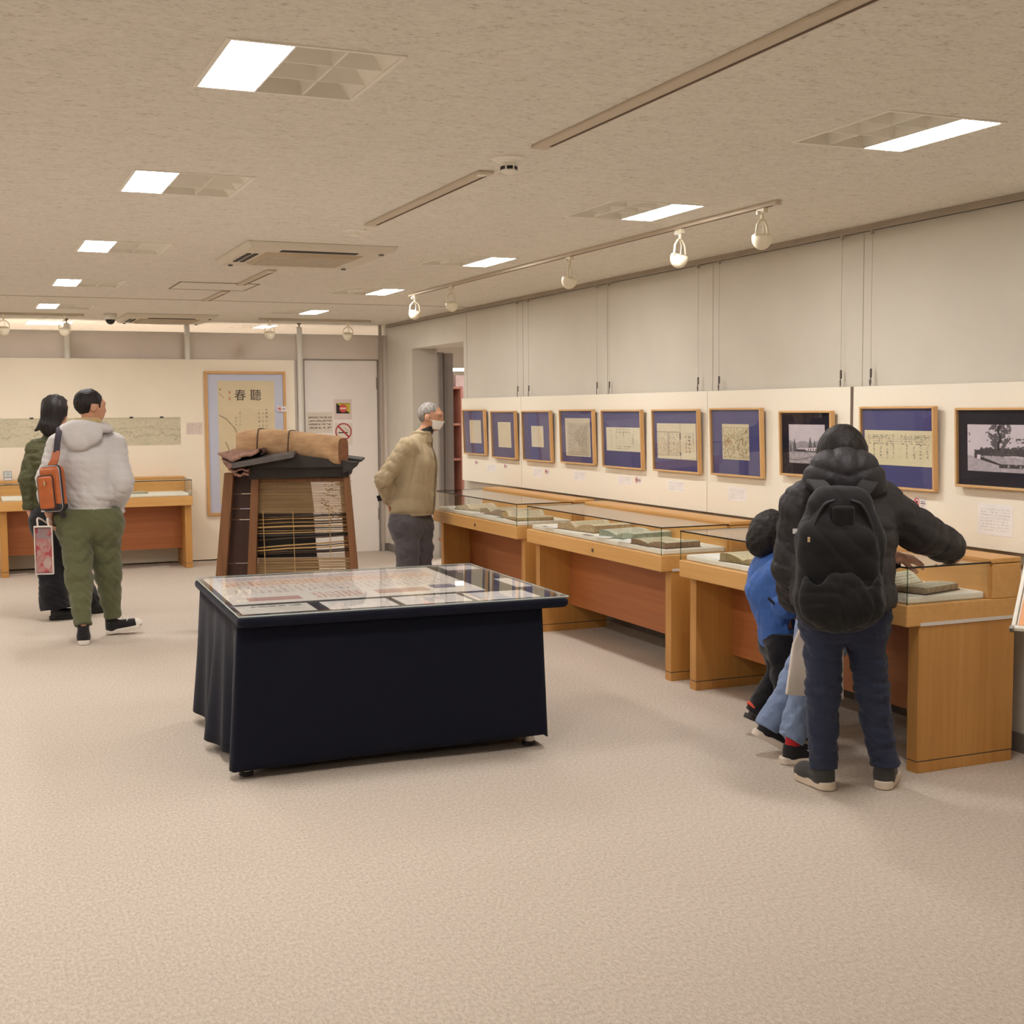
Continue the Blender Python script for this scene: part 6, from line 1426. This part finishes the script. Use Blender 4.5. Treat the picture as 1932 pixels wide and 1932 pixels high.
for sg in (-1, 1):
    MB().tube(curve([T(sg*0.064, 0.04, -0.03), T(sg*0.077, 0.015, -0.018), T(sg*0.082, -0.012, -0.01), T(sg*0.083, -0.024, 0.01)], 5), 0.0018, 6).build('mask_loop', m_mask, old)
    e = MB().lathe([(0.001, -0.009), (0.007, -0.006), (0.009, 0), (0.007, 0.006), (0.001, 0.009)], T(sg*0.031, 0.0815, 0.018), 14, B[1]).build('eye', plain('eye_white', (190, 176, 164), 0.4), old, smooth=True)
    MB().lathe([(0.006, 0.0), (0.005, 0.0025), (0.001, 0.003)], T(sg*0.031, 0.0885, 0.018), 12, B[1]).build('iris', plain('iris_brown', (42, 28, 20), 0.2), e, smooth=True)
m_beige = fabric('beige_blouson', (176, 158, 126), 0.75, var=0.05, weave=900, folds=7, fold_b=0.3, sheen=0.1)
hem = J['pelvis'][2]+0.03; fb = Fo
tor = union([C_(J['pelvis']+UP*0.06+fb*0.01, J['chest']+fb*0.01, 0.20, 0.20, fb, 0.92), C_(J['chest'], J['neck']-UP*0.05, 0.20, 0.10, fb, 0.85), C_(J['shL']-UP*0.02, J['shR']-UP*0.02, 0.07, 0.07)], 0.06)
arms = [union([C_(J['sh'+q]-UP*0.01, J['el'+q], 0.078, 0.062), C_(J['el'+q], J['wr'+q], 0.062, 0.045)], 0.03) for q in 'LR']
def blouson(P):
    d = tor(P)+0.005*wob(P*A3(0.8, 0.8, 1.0), 20, 51)+0.010*crease(P*A3(1.2, 1.2, 0.7), 12, 54); a = np.minimum(arms[0](P), arms[1](P))+0.004*wob(P, 36, 52)+0.010*crease(P, 16, 55); d = smin(d, a, 0.02)
    d = d+0.012*np.exp(-((P[:, 2]-hem-0.015)/0.02)**2)
    for q in 'LR': d = np.where(np.linalg.norm(P-J['wr'+q], axis=1) < 0.10, np.maximum(d, plane(P, J['wr'+q], J['wr'+q]-J['el'+q])), d)
    return np.where(a > 0.02, np.maximum(d, hem-P[:, 2]), d)
sdf_part('jacket', blouson, [J[k] for k in ('pelvis', 'neck', 'shL', 'shR', 'elL', 'elR', 'wrL', 'wrR')], 0.23, 0.008, m_beige, old)
nc = J['neck']+UP*0.0
sdf_part('collar', lambda P: (lambda q: np.maximum(np.abs(np.hypot(q[:, 0], q[:, 1]-0.005)-0.073-0.25*np.maximum(-q[:, 2], 0))-0.009, np.abs(q[:, 2]+0.01)-0.045))((P-nc) @ basis(fb).T), [nc], 0.14, 0.006, m_beige, old)
sdf_part('neck_shirt', lambda P: np.maximum(cone(P, J['neck']-UP*0.04, J['head']-UP*0.03, 0.062, 0.056), plane(P, J['neck']+UP*0.055+Fo*0.02, UP-0.35*Fo)), [J['neck'], J['head']], 0.1, 0.006, fabric('charcoal_knit', (52, 48, 46), 0.9), old)
zp = []
for zz in np.linspace(hem+0.01, J['neck'][2]-0.03, 14):
    c_ = J['chest']*1.0; p = A3(J['chest'][0], J['chest'][1], zz)+(J['neck']-J['chest'])*A3(1, 1, 0)*max(0, (zz-J['chest'][2])/(J['neck'][2]-J['chest'][2]))+(J['pelvis']-J['chest'])*A3(1, 1, 0)*max(0, (J['chest'][2]-zz)/(J['chest'][2]-J['pelvis'][2]))
    for t_ in np.linspace(0.0, 0.3, 61):
        if blouson((p+fb*t_)[None])[0] > 0: break
    zp.append(p+fb*(t_+0.001))
strap(zp, fb, 0.012, 0.003, 'zip', plain('zip_tape', (120, 106, 82), 0.7), old)
m_gry = fabric('grey_trouser', (94, 90, 94), 0.85, var=0.08, weave=700, folds=6, fold_b=0.25)
trousers(old, J, m_gry, (0.14, 0.105, 0.088, 0.075), hem+0.02, 0.04, folds=0.005, seed=61)
for q in 'LR': shoe(old, A3(J['an'+q][0], J['an'+q][1], 0.002)-J['toe'+q]*0.06, J['toe'+q], 0.26, m_boot, m_boot, 0.0, sole_h=0.028, high=0.09)
ct = thing('compact_camera', 'small black and silver camera held behind the back of the masked man', 'camera', tuple(W(722, 938, D-0.1)))
Mc = frame_matrix(W(722, 938, D-0.08), unit(-H_R*0.9+A3(0, 0, -0.25)), unit(A3(0, 0, 1)-0.2*H_R))
MB().box(-0.03, 0.045, -0.025, 0.025, -0.014, 0.014).build('body', plain('camera_black', (30, 30, 36), 0.4), ct, local=True, bevel=0.006, matrix=mw(ct).inverted() @ Mc)
MB().box(0.012, 0.044, -0.022, -0.004, 0.0142, 0.0155).build('screen', plain('camera_silver', (222, 222, 236), 0.2), ct, local=True, matrix=mw(ct).inverted() @ Mc)
MB().lathe([(0.018, 0), (0.018, 0.012), (0.013, 0.013), (0.001, 0.013)], (0.0, 0.0, -0.013), 18, (0, 0, -1)).build('lens', plain('camera_black', (30, 30, 36), 0.4), ct, local=True, matrix=mw(ct).inverted() @ Mc)
MB().tube(curve([(-0.03, 0.02, 0), (-0.05, -0.02, 0.005), (-0.04, -0.06, 0), (-0.028, -0.02, 0)], 6), 0.002, 6).build('wrist_cord', m_trim, ct, local=True, matrix=mw(ct).inverted() @ Mc)
# =============================== woman with the backpack, leaning over the nearest case
J = {}; D = 5.3
Fw = unit(H_F+0.12*H_R); J['face_b'] = Fw; J['face'] = unit(H_F*0.9+H_R*0.25+A3(0, 0, -0.35)); J['hup'] = unit(A3(0, 0, 1)+0.35*H_F)
J['head'] = W(1590, 862, D+0.06); J['neck'] = W(1588, 905, D+0.02); J['chest'] = W(1587, 1000, D-0.0); J['pelvis'] = W(1590, 1140, D-0.06)
J['shL'] = W(1517, 948, D+0.0); J['shR'] = W(1658, 944, D+0.03); J['elL'] = W(1497, 1065, D+0.06); J['wrL'] = W(1502, 1125, D+0.2)
J['elR'] = W(1735, 1004, D+0.10); J['wrR'] = W(1788, 1030, D+0.22); J['hdR'] = unit(H_R*0.5+H_F*0.75-UP*0.35); J['hdL'] = unit(H_F-UP*0.5+0.2*H_R); J['hnR'] = UP; J['hnL'] = UP; J['curlR'] = 1.5
J['hipL'] = W(1554, 1165, D-0.05); J['hipR'] = W(1630, 1165, D-0.05); J['knL'] = W(1553, 1300, D-0.03); J['knR'] = W(1644, 1300, D-0.03)
J['anL'] = WZ(1553, 1440, D-0.01, 0.10); J['anR'] = WZ(1669, 1440, D-0.0, 0.10); J['toeL'] = unit(H_F-0.42*H_R); J['toeR'] = unit(H_F+0.38*H_R)
g = (J['anL']+J['anR'])/2
wb = thing('person', 'woman in a black hooded puffer jacket and jeans leaning over the nearest case', 'person', (g[0], g[1], 0))
body(wb, J, m_skin, 0.93, 0.88)
hp, ear, T, B = head_prims(J['head'], J['face'], 0.95, J['hup'])
def bob(P):
    d = ell(P, T(0, -0.010, 0.026), B, (0.095, 0.108, 0.108)); d = smin(d, cone(P, T(0, -0.03, 0.0), T(0, -0.03, -0.10), 0.088, 0.092, B[1], 0.85), 0.05)
    q = (P-J['head']) @ B.T; d = d+0.0025*wob(P*A3(1, 1, 0.3), 170, 71)+0.003*wob(P*A3(1, 1, 0.3), 70, 72); return np.maximum(d, np.minimum(q[:, 1]-0.035, 0.06-q[:, 2]))
sdf_part('hair', bob, [T(0, 0, -0.15), T(0, 0, 0.1)], 0.13, 0.005, m_hair, wb)
def puffer_mat():
    q = N('black_down_nylon'); co = q.coords(); n1 = q.n('ShaderNodeTexNoise', Scale=26.0, Detail=4.0, Distortion=1.0); q.l(co, n1.inputs['Vector'])
    q.b.inputs['Base Color'].default_value = (*lin((44, 41, 43)), 1); q.b.inputs['Roughness'].default_value = 0.58; q.b.inputs['Specular IOR Level'].default_value = 0.35
    q.bump(n1.outputs[0], 0.4, 0.012); return q.m
m_puff = puffer_mat()
fb = Fw; hem = J['pelvis'][2]-0.01
tor = union([C_(J['pelvis']+UP*0.02, J['chest'], 0.205, 0.205, fb, 0.72), C_(J['chest'], J['neck']-UP*0.06, 0.205, 0.12, fb, 0.75), C_(J['shL']-UP*0.02, J['shR']-UP*0.02, 0.085, 0.085)], 0.06)
def quilt(s, sp): return 0.012*(np.abs(np.sin(math.pi*s/sp)+1e-6)**0.4-0.8)
def puff_arm(P, q):
    d = union([C_(J['sh'+q]-UP*0.01, J['el'+q], 0.092, 0.080), C_(J['el'+q], J['wr'+q], 0.080, 0.071)], 0.03)(P)
    a, b, c = J['sh'+q], J['el'+q], J['wr'+q]; L1 = np.linalg.norm(b-a); t1 = (P-a) @ unit(b-a); t2 = (P-b) @ unit(c-b)
    s = np.where(t1 < L1, t1, L1+t2); d = d-quilt(s+0.03, 0.095)
    return np.where(np.linalg.norm(P-c, axis=1) < 0.2, np.maximum(d, plane(P, c+unit(c-b)*(0.125 if q == 'R' else 0.03), c-b)), d)
def puffer(P):
    d = tor(P)-quilt(P[:, 2]-hem+0.03*((P-J['chest']) @ H_R), 0.105); a = np.minimum(puff_arm(P, 'L'), puff_arm(P, 'R'))
    d = smin(d, a, 0.02)+0.003*wob(P, 40, 81)+0.007*crease(P, 18, 82); return np.where(a > 0.02, np.maximum(d, hem-P[:, 2]), d)
sdf_part('puffer_jacket', puffer, [J[k] for k in ('pelvis', 'neck', 'shL', 'shR', 'elL', 'elR', 'wrL', 'wrR')], 0.26, 0.007, m_puff, wb)
hb = basis(unit(fb)); hc = J['neck']-fb*0.035+UP*0.01
def hood2(P):
    q = (P-hc) @ hb.T
    d = smin(ell(P, hc-fb*0.035+UP*0.005, hb, (0.158, 0.105, 0.092)), ell(P, hc-fb*0.02-UP*0.045, hb, (0.168, 0.10, 0.055)), 0.03)
    d = smin(d, ell(P, hc-fb*0.015+UP*0.062, hb, (0.108, 0.10, 0.055)), 0.05)
    d = d-0.012*(np.minimum(1, np.abs(np.abs(q[:, 0])-0.045-0.15*np.maximum(-q[:, 2], 0))/0.03)**0.5-0.7)-0.009*(np.minimum(1, np.abs(q[:, 2]-0.012-0.03*np.abs(q[:, 0])/0.1)/0.025)**0.5-0.7)
    return np.maximum(d+0.002*wob(P, 55, 83), -cone(P, J['neck'], J['head']+UP*0.05, 0.07, 0.088))
sdf_part('hood', hood2, [hc], 0.23, 0.006, m_puff, wb)
m_jean = fabric('navy_denim', (42, 48, 70), 0.8, var=0.2, weave=900, folds=11, fold_b=0.35, sheen=0.1)
trousers(wb, J, m_jean, (0.105, 0.084, 0.060, 0.052), hem+0.06, 0.015, vox=0.007, folds=0.005, seed=91, k=0.03)
m_suede = fabric('charcoal_canvas', (62, 60, 58), 0.9, fold_b=0.1); m_sole = plain('cream_sole', (214, 198, 178), 0.7)
for q in 'LR': shoe(wb, A3(J['an'+q][0], J['an'+q][1], 0.002)-J['toe'+q]*0.06, J['toe'+q], 0.245, m_suede, m_sole, 0.0, w=0.046, sole_h=0.034, high=0.1)
lg = frame_matrix(W(1503, 1003, D-0.155), unit(H_R+0.15*H_F), unit(UP))
o = MB().prism([(-0.016, 0.012, 0), (0.016, 0.012, 0), (0.016, -0.010, 0), (0.004, -0.010, 0), (-0.002, 0.0, 0), (-0.007, -0.008, 0), (-0.016, -0.008, 0)][::-1], (0, 0, 0.002)).build('chest_logo', m_lace, wb, local=True, matrix=mw(wb).inverted() @ lg)
# backpack
bp = thing('backpack', 'black daypack with two bunched side pockets worn over the puffer jacket', 'backpack', tuple(W(1585, 1060, D-0.25)*A3(1, 1, 0)+A3(0, 0, 0.72)))
m_bp = fabric('black_cordura', (27, 26, 27), 0.85, var=0.15, weave=800, folds=6, fold_b=0.2, sheen=0.1); m_bp2 = fabric('black_cordura_pocket', (23, 22, 22), 0.85, var=0.15, weave=800, folds=6, fold_b=0.2, sheen=0.1)
bc = W(1584, 1045, D-0.27); BPB = basis(fb)
def pack(P):
    q = (P-bc) @ BPB.T; z = q[:, 2]
    d = smin(rbox(P, bc-UP*0.05, BPB, (0.155, 0.095, 0.185), 0.08), rbox(P, bc+UP*0.10, BPB, (0.115, 0.075, 0.155), 0.075), 0.08)
    d = smin(d, ell(P, bc-UP*0.20, BPB, (0.165, 0.115, 0.10)), 0.06)
    return d+0.006*wob(P*A3(1, 1, 0.6), 24, 95)+0.013*crease(P*A3(1, 1, 0.5), 12, 97)
sdf_part('main_bag', pack, [bc], 0.36, 0.008, m_bp, bp)
nbk = -BPB[1]; xr_ = BPB[0]
def pocket(P):
    q = (P-bc) @ BPB.T; top = -0.075+0.045*np.cos(q[:, 0]*34)*np.exp(-((np.abs(q[:, 0])-0.1)/0.06)**2)
    return np.maximum(smin(ell(P, bc+nbk*0.06-UP*0.175, BPB, (0.150, 0.085, 0.115)), rbox(P, bc+nbk*0.045-UP*0.15, BPB, (0.148, 0.07, 0.09), 0.05), 0.03), q[:, 2]-top)+0.004*wob(P, 34, 96)+0.012*crease(P, 14, 98)
sdf_part('front_pocket', pocket, [bc-UP*0.15], 0.26, 0.006, m_bp2, bp)
sdf_part('centre_panel', lambda P: rbox(P, bc+nbk*0.085+UP*0.075, np.stack([BPB[0], unit(BPB[1]+0.12*UP), unit(UP-0.12*BPB[1])]), (0.042, 0.014, 0.12), 0.012), [bc+nbk*0.08+UP*0.07], 0.18, 0.006, m_bp2, bp)
for sg in (-1, 1):
    MB().tube(curve([bc+nbk*0.075+UP*0.215+xr_*sg*0.03, bc+nbk*0.085+UP*0.19+xr_*sg*0.075, bc+nbk*0.08+UP*0.09+xr_*sg*0.115, bc+nbk*0.075-UP*0.05+xr_*sg*0.13], 8), 0.006, 8).build('zip_seam', m_trim, bp, smooth=True)
pl = frame_matrix(bc+nbk*0.105+UP*0.065-xr_*0.0, xr_, UP)
pch = MB().box(-0.025, 0.025, -0.016, 0.016, -0.004, 0.001).build('brand_patch', plain('patch_black', (22, 22, 22), 0.6), bp, local=True, matrix=mw(bp).inverted() @ pl)
MB().box(-0.011, 0.011, -0.002, 0.005, 0.001, 0.002).build('patch_mark', m_lace, pch, local=True)
MB().box(-0.005, 0.005, -0.012, 0.008, 0, 0.006).build('zip_pull', plain('zip_brass', (214, 190, 150), 0.3, 0.7), bp, local=True, bevel=0.002, matrix=mw(bp).inverted() @ frame_matrix(W(1526, 1017, D-0.355), xr_, UP))
hl = curve([bc+UP*0.215-xr_*0.05+nbk*0.03, bc+UP*0.245-xr_*0.03+nbk*0.03, bc+UP*0.25+nbk*0.03, bc+UP*0.245+xr_*0.03+nbk*0.03, bc+UP*0.215+xr_*0.05+nbk*0.03], 6)
strap(hl, UP, 0.022, 0.006, 'grab_handle', m_trim, bp)
for sg, sh in ((-1, 'shL'), (1, 'shR')):
    s0 = bc+UP*0.20+xr_*sg*0.045+nbk*0.02; s3 = J[sh]+UP*0.078-xr_*sg*0.030
    pts = curve([s0, s0*0.5+s3*0.5+nbk*0.075+UP*0.02, s3+nbk*0.045+UP*0.012, s3+fb*0.06-UP*0.01], 8)
    strap(pts, [unit(nbk*(1-i/len(pts))+UP*(i/len(pts))) for i in range(len(pts))], 0.06, 0.012, 'shoulder_strap', m_bp, bp)

# =============================== child in the blue coat
J = {}; D = 6.1
Fk = unit(H_F*0.55+H_R*0.84); J['face_b'] = Fk; J['face'] = unit(H_F*0.6+H_R*0.7-UP*0.45); J['hup'] = unit(UP+0.4*H_R+0.2*H_F)
J['head'] = W(1452, 1012, D); J['neck'] = W(1453, 1052, D); J['chest'] = W(1456, 1105, D); J['pelvis'] = W(1470, 1200, D)
J['shL'] = W(1442, 1074, D+0.1); J['shR'] = W(1470, 1074, D-0.1); J['elL'] = W(1462, 1120, D+0.16); J['wrL'] = W(1492, 1112, D+0.22); J['elR'] = W(1480, 1140, D-0.13); J['wrR'] = W(1500, 1152, D-0.08)
J['hdL'] = unit(H_R+0.2*UP*-1); J['hdR'] = unit(H_R-0.3*UP); J['hnL'] = UP; J['hnR'] = UP
J['hipL'] = W(1466, 1216, D+0.06); J['hipR'] = W(1480, 1216, D-0.05); J['knL'] = WZ(1476, 1285, D+0.07, 0.31); J['knR'] = WZ(1480, 1285, D-0.05, 0.31)
J['anL'] = W(1430, 1340, D+0.08); J['anR'] = WZ(1490, 1370, D-0.04, 0.085); J['toeL'] = unit(H_R+0.3*H_F); J['toeR'] = unit(H_R+0.4*H_F)
kA = thing('person', 'small child with black hair in a blue coat bending over the nearest case', 'person', (J['anR'][0], J['anR'][1], 0))
body(kA, J, m_skin, 0.82, 0.66, vox=0.006)
hp, ear, T, B = head_prims(J['head'], J['face'], 0.9, J['hup'])
def kid_hair(P):
    q = (P-J['head']) @ B.T; d = smin(ell(P, T(0, -0.012, 0.018), B, (0.090, 0.104, 0.110)), ell(P, T(0, -0.045, -0.05), B, (0.072, 0.052, 0.07)), 0.04)
    d = d+0.003*wob(P, 130, 101); return np.maximum(d, np.minimum(q[:, 1]-0.04, 0.06-q[:, 2]))
sdf_part('hair', kid_hair, [J['head']], 0.16, 0.005, m_hair, kA)
m_blue = fabric('blue_coat_cloth', (62, 104, 178), 0.55, var=0.06, weave=800, folds=9, fold_b=0.4, sheen=0.1)
fb = Fk; hem = J['pelvis'][2]-0.055
tor = union([C_(J['pelvis'], J['chest'], 0.092, 0.116, fb, 0.85), C_(J['chest'], J['neck']-UP*0.03, 0.118, 0.075, fb, 0.85), C_(J['shL'], J['shR'], 0.05, 0.05)], 0.05)
arms = [union([C_(J['sh'+q], J['el'+q], 0.056, 0.048), C_(J['el'+q], J['wr'+q], 0.048, 0.04)], 0.02) for q in 'LR']
def kcoat(P):
    a = np.minimum(arms[0](P), arms[1](P)); d = smin(tor(P), a, 0.02)+0.005*wob(P*A3(1, 1, 0.6), 30, 103)+0.012*crease(P*A3(1, 1, 0.5), 15, 104)
    for q in 'LR': d = np.where(np.linalg.norm(P-J['wr'+q], axis=1) < 0.09, np.maximum(d, plane(P, J['wr'+q], J['wr'+q]-J['el'+q])), d)
    return np.where(a > 0.02, np.maximum(d, hem-P[:, 2]), d)
sdf_part('coat', kcoat, [J[k] for k in ('pelvis', 'neck', 'shL', 'shR', 'elL', 'elR', 'wrL', 'wrR')], 0.16, 0.007, m_blue, kA)
strap(curve([W(1449, 1128, D-0.16), W(1462, 1140, D-0.16), W(1472, 1146, D-0.15)], 5), -H_F, 0.012, 0.004, 'cord', m_trim, kA)
trousers(kA, J, m_blk, (0.078, 0.068, 0.056, 0.05), hem+0.08, 0.02, folds=0.004, seed=105)
m_ks = plain('dark_trainer', (58, 52, 50), 0.6); m_kred = plain('coral_trim', (232, 86, 62), 0.6)
root, TT, BB_ = shoe(kA, J['anL']-unit(J['toeL']*0.913-UP*0.408)*0.055-unit(UP*0.913+J['toeL']*0.408)*0.055, J['toeL'], 0.19, m_ks, m_ks, -0.42, w=0.036, sole_h=0.024, high=0.075)
MB().tube(curve([TT(-0.03, 0.02, 0.06), TT(0, -0.006, 0.072), TT(0.03, 0.02, 0.06)], 6), 0.008, 8).build('heel_trim', m_kred, root, smooth=True)
sdf_part('sock', lambda P: cone(P, TT(0, 0.05, 0.05), J['anL']+unit(J['knL']-J['anL'])*0.08, 0.032, 0.034), [J['anL']], 0.14, 0.006, fabric('coral_sock', (206, 78, 58), 0.9), kA)
shoe(kA, A3(J['anR'][0], J['anR'][1], 0.002)-J['toeR']*0.04, J['toeR'], 0.19, m_ks, m_ks, 0.0, w=0.036, sole_h=0.024, high=0.075)

# =============================== second child, mostly behind the woman
J = {}; D = 5.72
Fk = unit(H_F*0.5+H_R*0.85); J['face_b'] = Fk; J['face'] = unit(H_F*0.5+H_R*0.8-UP*0.4)
J['head'] = W(1600, 985, D); J['neck'] = W(1592, 1030, D); J['chest'] = W(1578, 1085, D); J['pelvis'] = W(1552, 1180, D)
J['shL'] = W(1578, 1052, D+0.1); J['shR'] = W(1598, 1052, D-0.11); J['elR'] = W(1645, 1075, D-0.18); J['wrR'] = W(1691, 1052, D-0.26); J['elL'] = W(1610, 1100, D+0.06); J['wrL'] = W(1625, 1075, D-0.02)
J['hdR'] = unit(H_R*0.95-UP*0.12+H_F*0.2); J['hdL'] = unit(H_R*0.6+UP*0.8); J['hnR'] = unit(UP-H_F*0.5); J['hnL'] = -H_R; J['curlR'] = 0.55; J['curlL'] = 0.9; J['sideR'] = 1
J['hipL'] = W(1545, 1205, D+0.05); J['hipR'] = W(1557, 1205, D-0.06); J['knR'] = WZ(1522, 1300, D-0.08, 0.36); J['knL'] = WZ(1506, 1300, D+0.14, 0.36)
J['anR'] = WZ(1492, 1400, D-0.06, 0.095); J['anL'] = W(1450, 1370, D+0.1); J['toeR'] = unit(H_R+0.12*H_F); J['toeL'] = unit(H_R+0.15*H_F)
kB = thing('person', 'child in pale jeans and red socks reaching onto the case from behind the woman', 'person', (J['anR'][0], J['anR'][1], 0))
body(kB, J, m_skin, 0.86, 0.68, vox=0.0055)
hp, ear, T, B = head_prims(J['head'], J['face'], 0.88)
sdf_part('hair', lambda P: (lambda q: np.maximum(ell(P, T(0, -0.012, 0.02), B, (0.088, 0.10, 0.10))+0.003*wob(P, 130, 111), np.minimum(q[:, 1]-0.04, 0.06-q[:, 2])))((P-J['head']) @ B.T), [J['head']], 0.15, 0.005, m_hair, kB)
fb = Fk; hem = J['pelvis'][2]-0.04
m_flor = None
q_ = N('dark_red_print'); co_ = q_.coords(); n_1 = q_.n('ShaderNodeTexNoise', Scale=22.0, Detail=1.0); q_.l(co_, n_1.inputs['Vector'])
q_.l(q_.ramp(n_1.outputs[0], [(0.0, lin((26, 26, 34))), (0.52, lin((34, 32, 44))), (0.57, lin((196, 40, 60))), (1.0, lin((210, 60, 70)))]), q_.b.inputs['Base Color']); q_.b.inputs['Roughness'].default_value = 0.7; m_flor = q_.m
tor = union([C_(J['pelvis'], J['chest'], 0.115, 0.12, fb, 0.8), C_(J['chest'], J['neck']-UP*0.03, 0.12, 0.075, fb, 0.8), C_(J['shL'], J['shR'], 0.05, 0.05)], 0.05)
arms = [union([C_(J['sh'+q], J['el'+q], 0.056, 0.046), C_(J['el'+q], J['wr'+q], 0.046, 0.042)], 0.02) for q in 'LR']
def kshirt(P):
    d = tor(P)+0.004*wob(P, 30, 113); return np.maximum(d, hem-P[:, 2])
sdf_part('printed_top', kshirt, [J[k] for k in ('pelvis', 'neck', 'shL', 'shR')], 0.17, 0.007, m_flor, kB)
def ksleeve(P):
    d = np.minimum(arms[0](P), arms[1](P))+0.003*wob(P, 34, 114)
    for q in 'LR': d = np.where(np.linalg.norm(P-J['wr'+q], axis=1) < 0.09, np.maximum(d, plane(P, J['wr'+q]-unit(J['wr'+q]-J['el'+q])*0.005, J['wr'+q]-J['el'+q])), d)
    return d
sdf_part('dark_sleeves', ksleeve, [J[k] for k in ('shL', 'shR', 'elL', 'elR', 'wrL', 'wrR')], 0.1, 0.007, fabric('dark_knit', (36, 36, 42), 0.9, fold_b=0.3), kB)
m_pj = fabric('pale_denim', (128, 146, 178), 0.85, var=0.2, weave=800, folds=13, fold_b=0.45, sheen=0.1)
trousers(kB, J, m_pj, (0.10, 0.075, 0.058, 0.05), hem+0.06, 0.015, vox=0.007, folds=0.006, seed=115)
m_trn = fabric('black_trainer', (28, 26, 30), 0.7, fold_b=0.1); m_wsole = plain('trainer_sole', (226, 212, 196), 0.7); m_rsock = fabric('red_sock', (190, 36, 46), 0.9, fold_b=0.1)
for q, pit in (('R', 0.0), ('L', -0.5)):
    hz = A3(J['an'+q][0], J['an'+q][1], 0.002) if q == 'R' else J['an'+q]-unit(J['toeL']*0.88-UP*0.48)*0.055-unit(UP*0.88+J['toeL']*0.48)*0.065+J['toeL']*0.05
    root, TT, BB_ = shoe(kB, hz-J['toe'+q]*0.05, J['toe'+q], 0.215, m_trn, m_wsole, pit, w=0.04, sole_h=0.03, high=0.085)
    sdf_part('sock', lambda P: cone(P, TT(0, 0.055, 0.05), J['an'+q]+unit(J['kn'+q]-J['an'+q])*0.09, 0.034, 0.036), [TT(0, 0.05, 0.05), J['an'+q]], 0.1, 0.006, m_rsock, kB)
    st = BB_[0]*(1 if BB_[0] @ (-H_F) > 0 else -1); sx = 1 if BB_[0] @ (-H_F) > 0 else -1
    MB().add([TT(sx*0.0425, 0.105, 0.066), TT(sx*0.0425, 0.15, 0.04), TT(sx*0.0425, 0.143, 0.056), TT(sx*0.0425, 0.165, 0.05), TT(sx*0.0425, 0.15, 0.066)], [(0, 1, 2, 4), (2, 3, 4)]).build('side_mark', m_lace, root)
# white cloth bag hanging from the woman's left hand, in front of the second child
tb = thing('tote_bag', 'plain white cloth bag hanging behind the knees of the woman with the backpack', 'bag', tuple(A3(*W(1540, 1240, D-0.26)[:2], 0.33)))
c0 = W(1541, 1243, D-0.25)
def tote(P):
    q = (P-c0) @ np.stack([unit(H_R), unit(H_F), UP]).T; zt = (q[:, 2]+0.16)/0.32; hw = 0.098+0.026*np.clip(1-zt, 0, 1)-0.03*np.clip((zt-0.7)/0.3, 0, 1); x = q[:, 0]-0.0+0.03*(zt-0.5)*-0.6
    th = 0.012+0.028*np.clip(np.sin(np.clip(zt, 0, 1)*math.pi), 0, 1)*np.clip(1-(x/hw)**2, 0, 1)
    return np.maximum.reduce([np.abs(x)-hw, np.abs(q[:, 1]+0.01*np.sin(q[:, 0]*30))-th, np.abs(q[:, 2]+0.10*x)-0.163])*0.8
sdf_part('cloth_body', tote, [c0], 0.22, 0.006, fabric('white_cotton', (222, 212, 202), 0.95, var=0.05, weave=700, folds=8, fold_b=0.3), tb)
J2 = W(1502, 1140, 5.5)
for sg in (-1, 1): strap(curve([c0+UP*0.155+H_R*(sg*0.03-0.02)-H_F*0.0, c0+UP*0.20-H_R*0.05+H_R*sg*0.012, J2+H_R*sg*0.008], 6), -H_F, 0.022, 0.003, 'handle', fabric('white_cotton', (222, 212, 202), 0.95), tb)
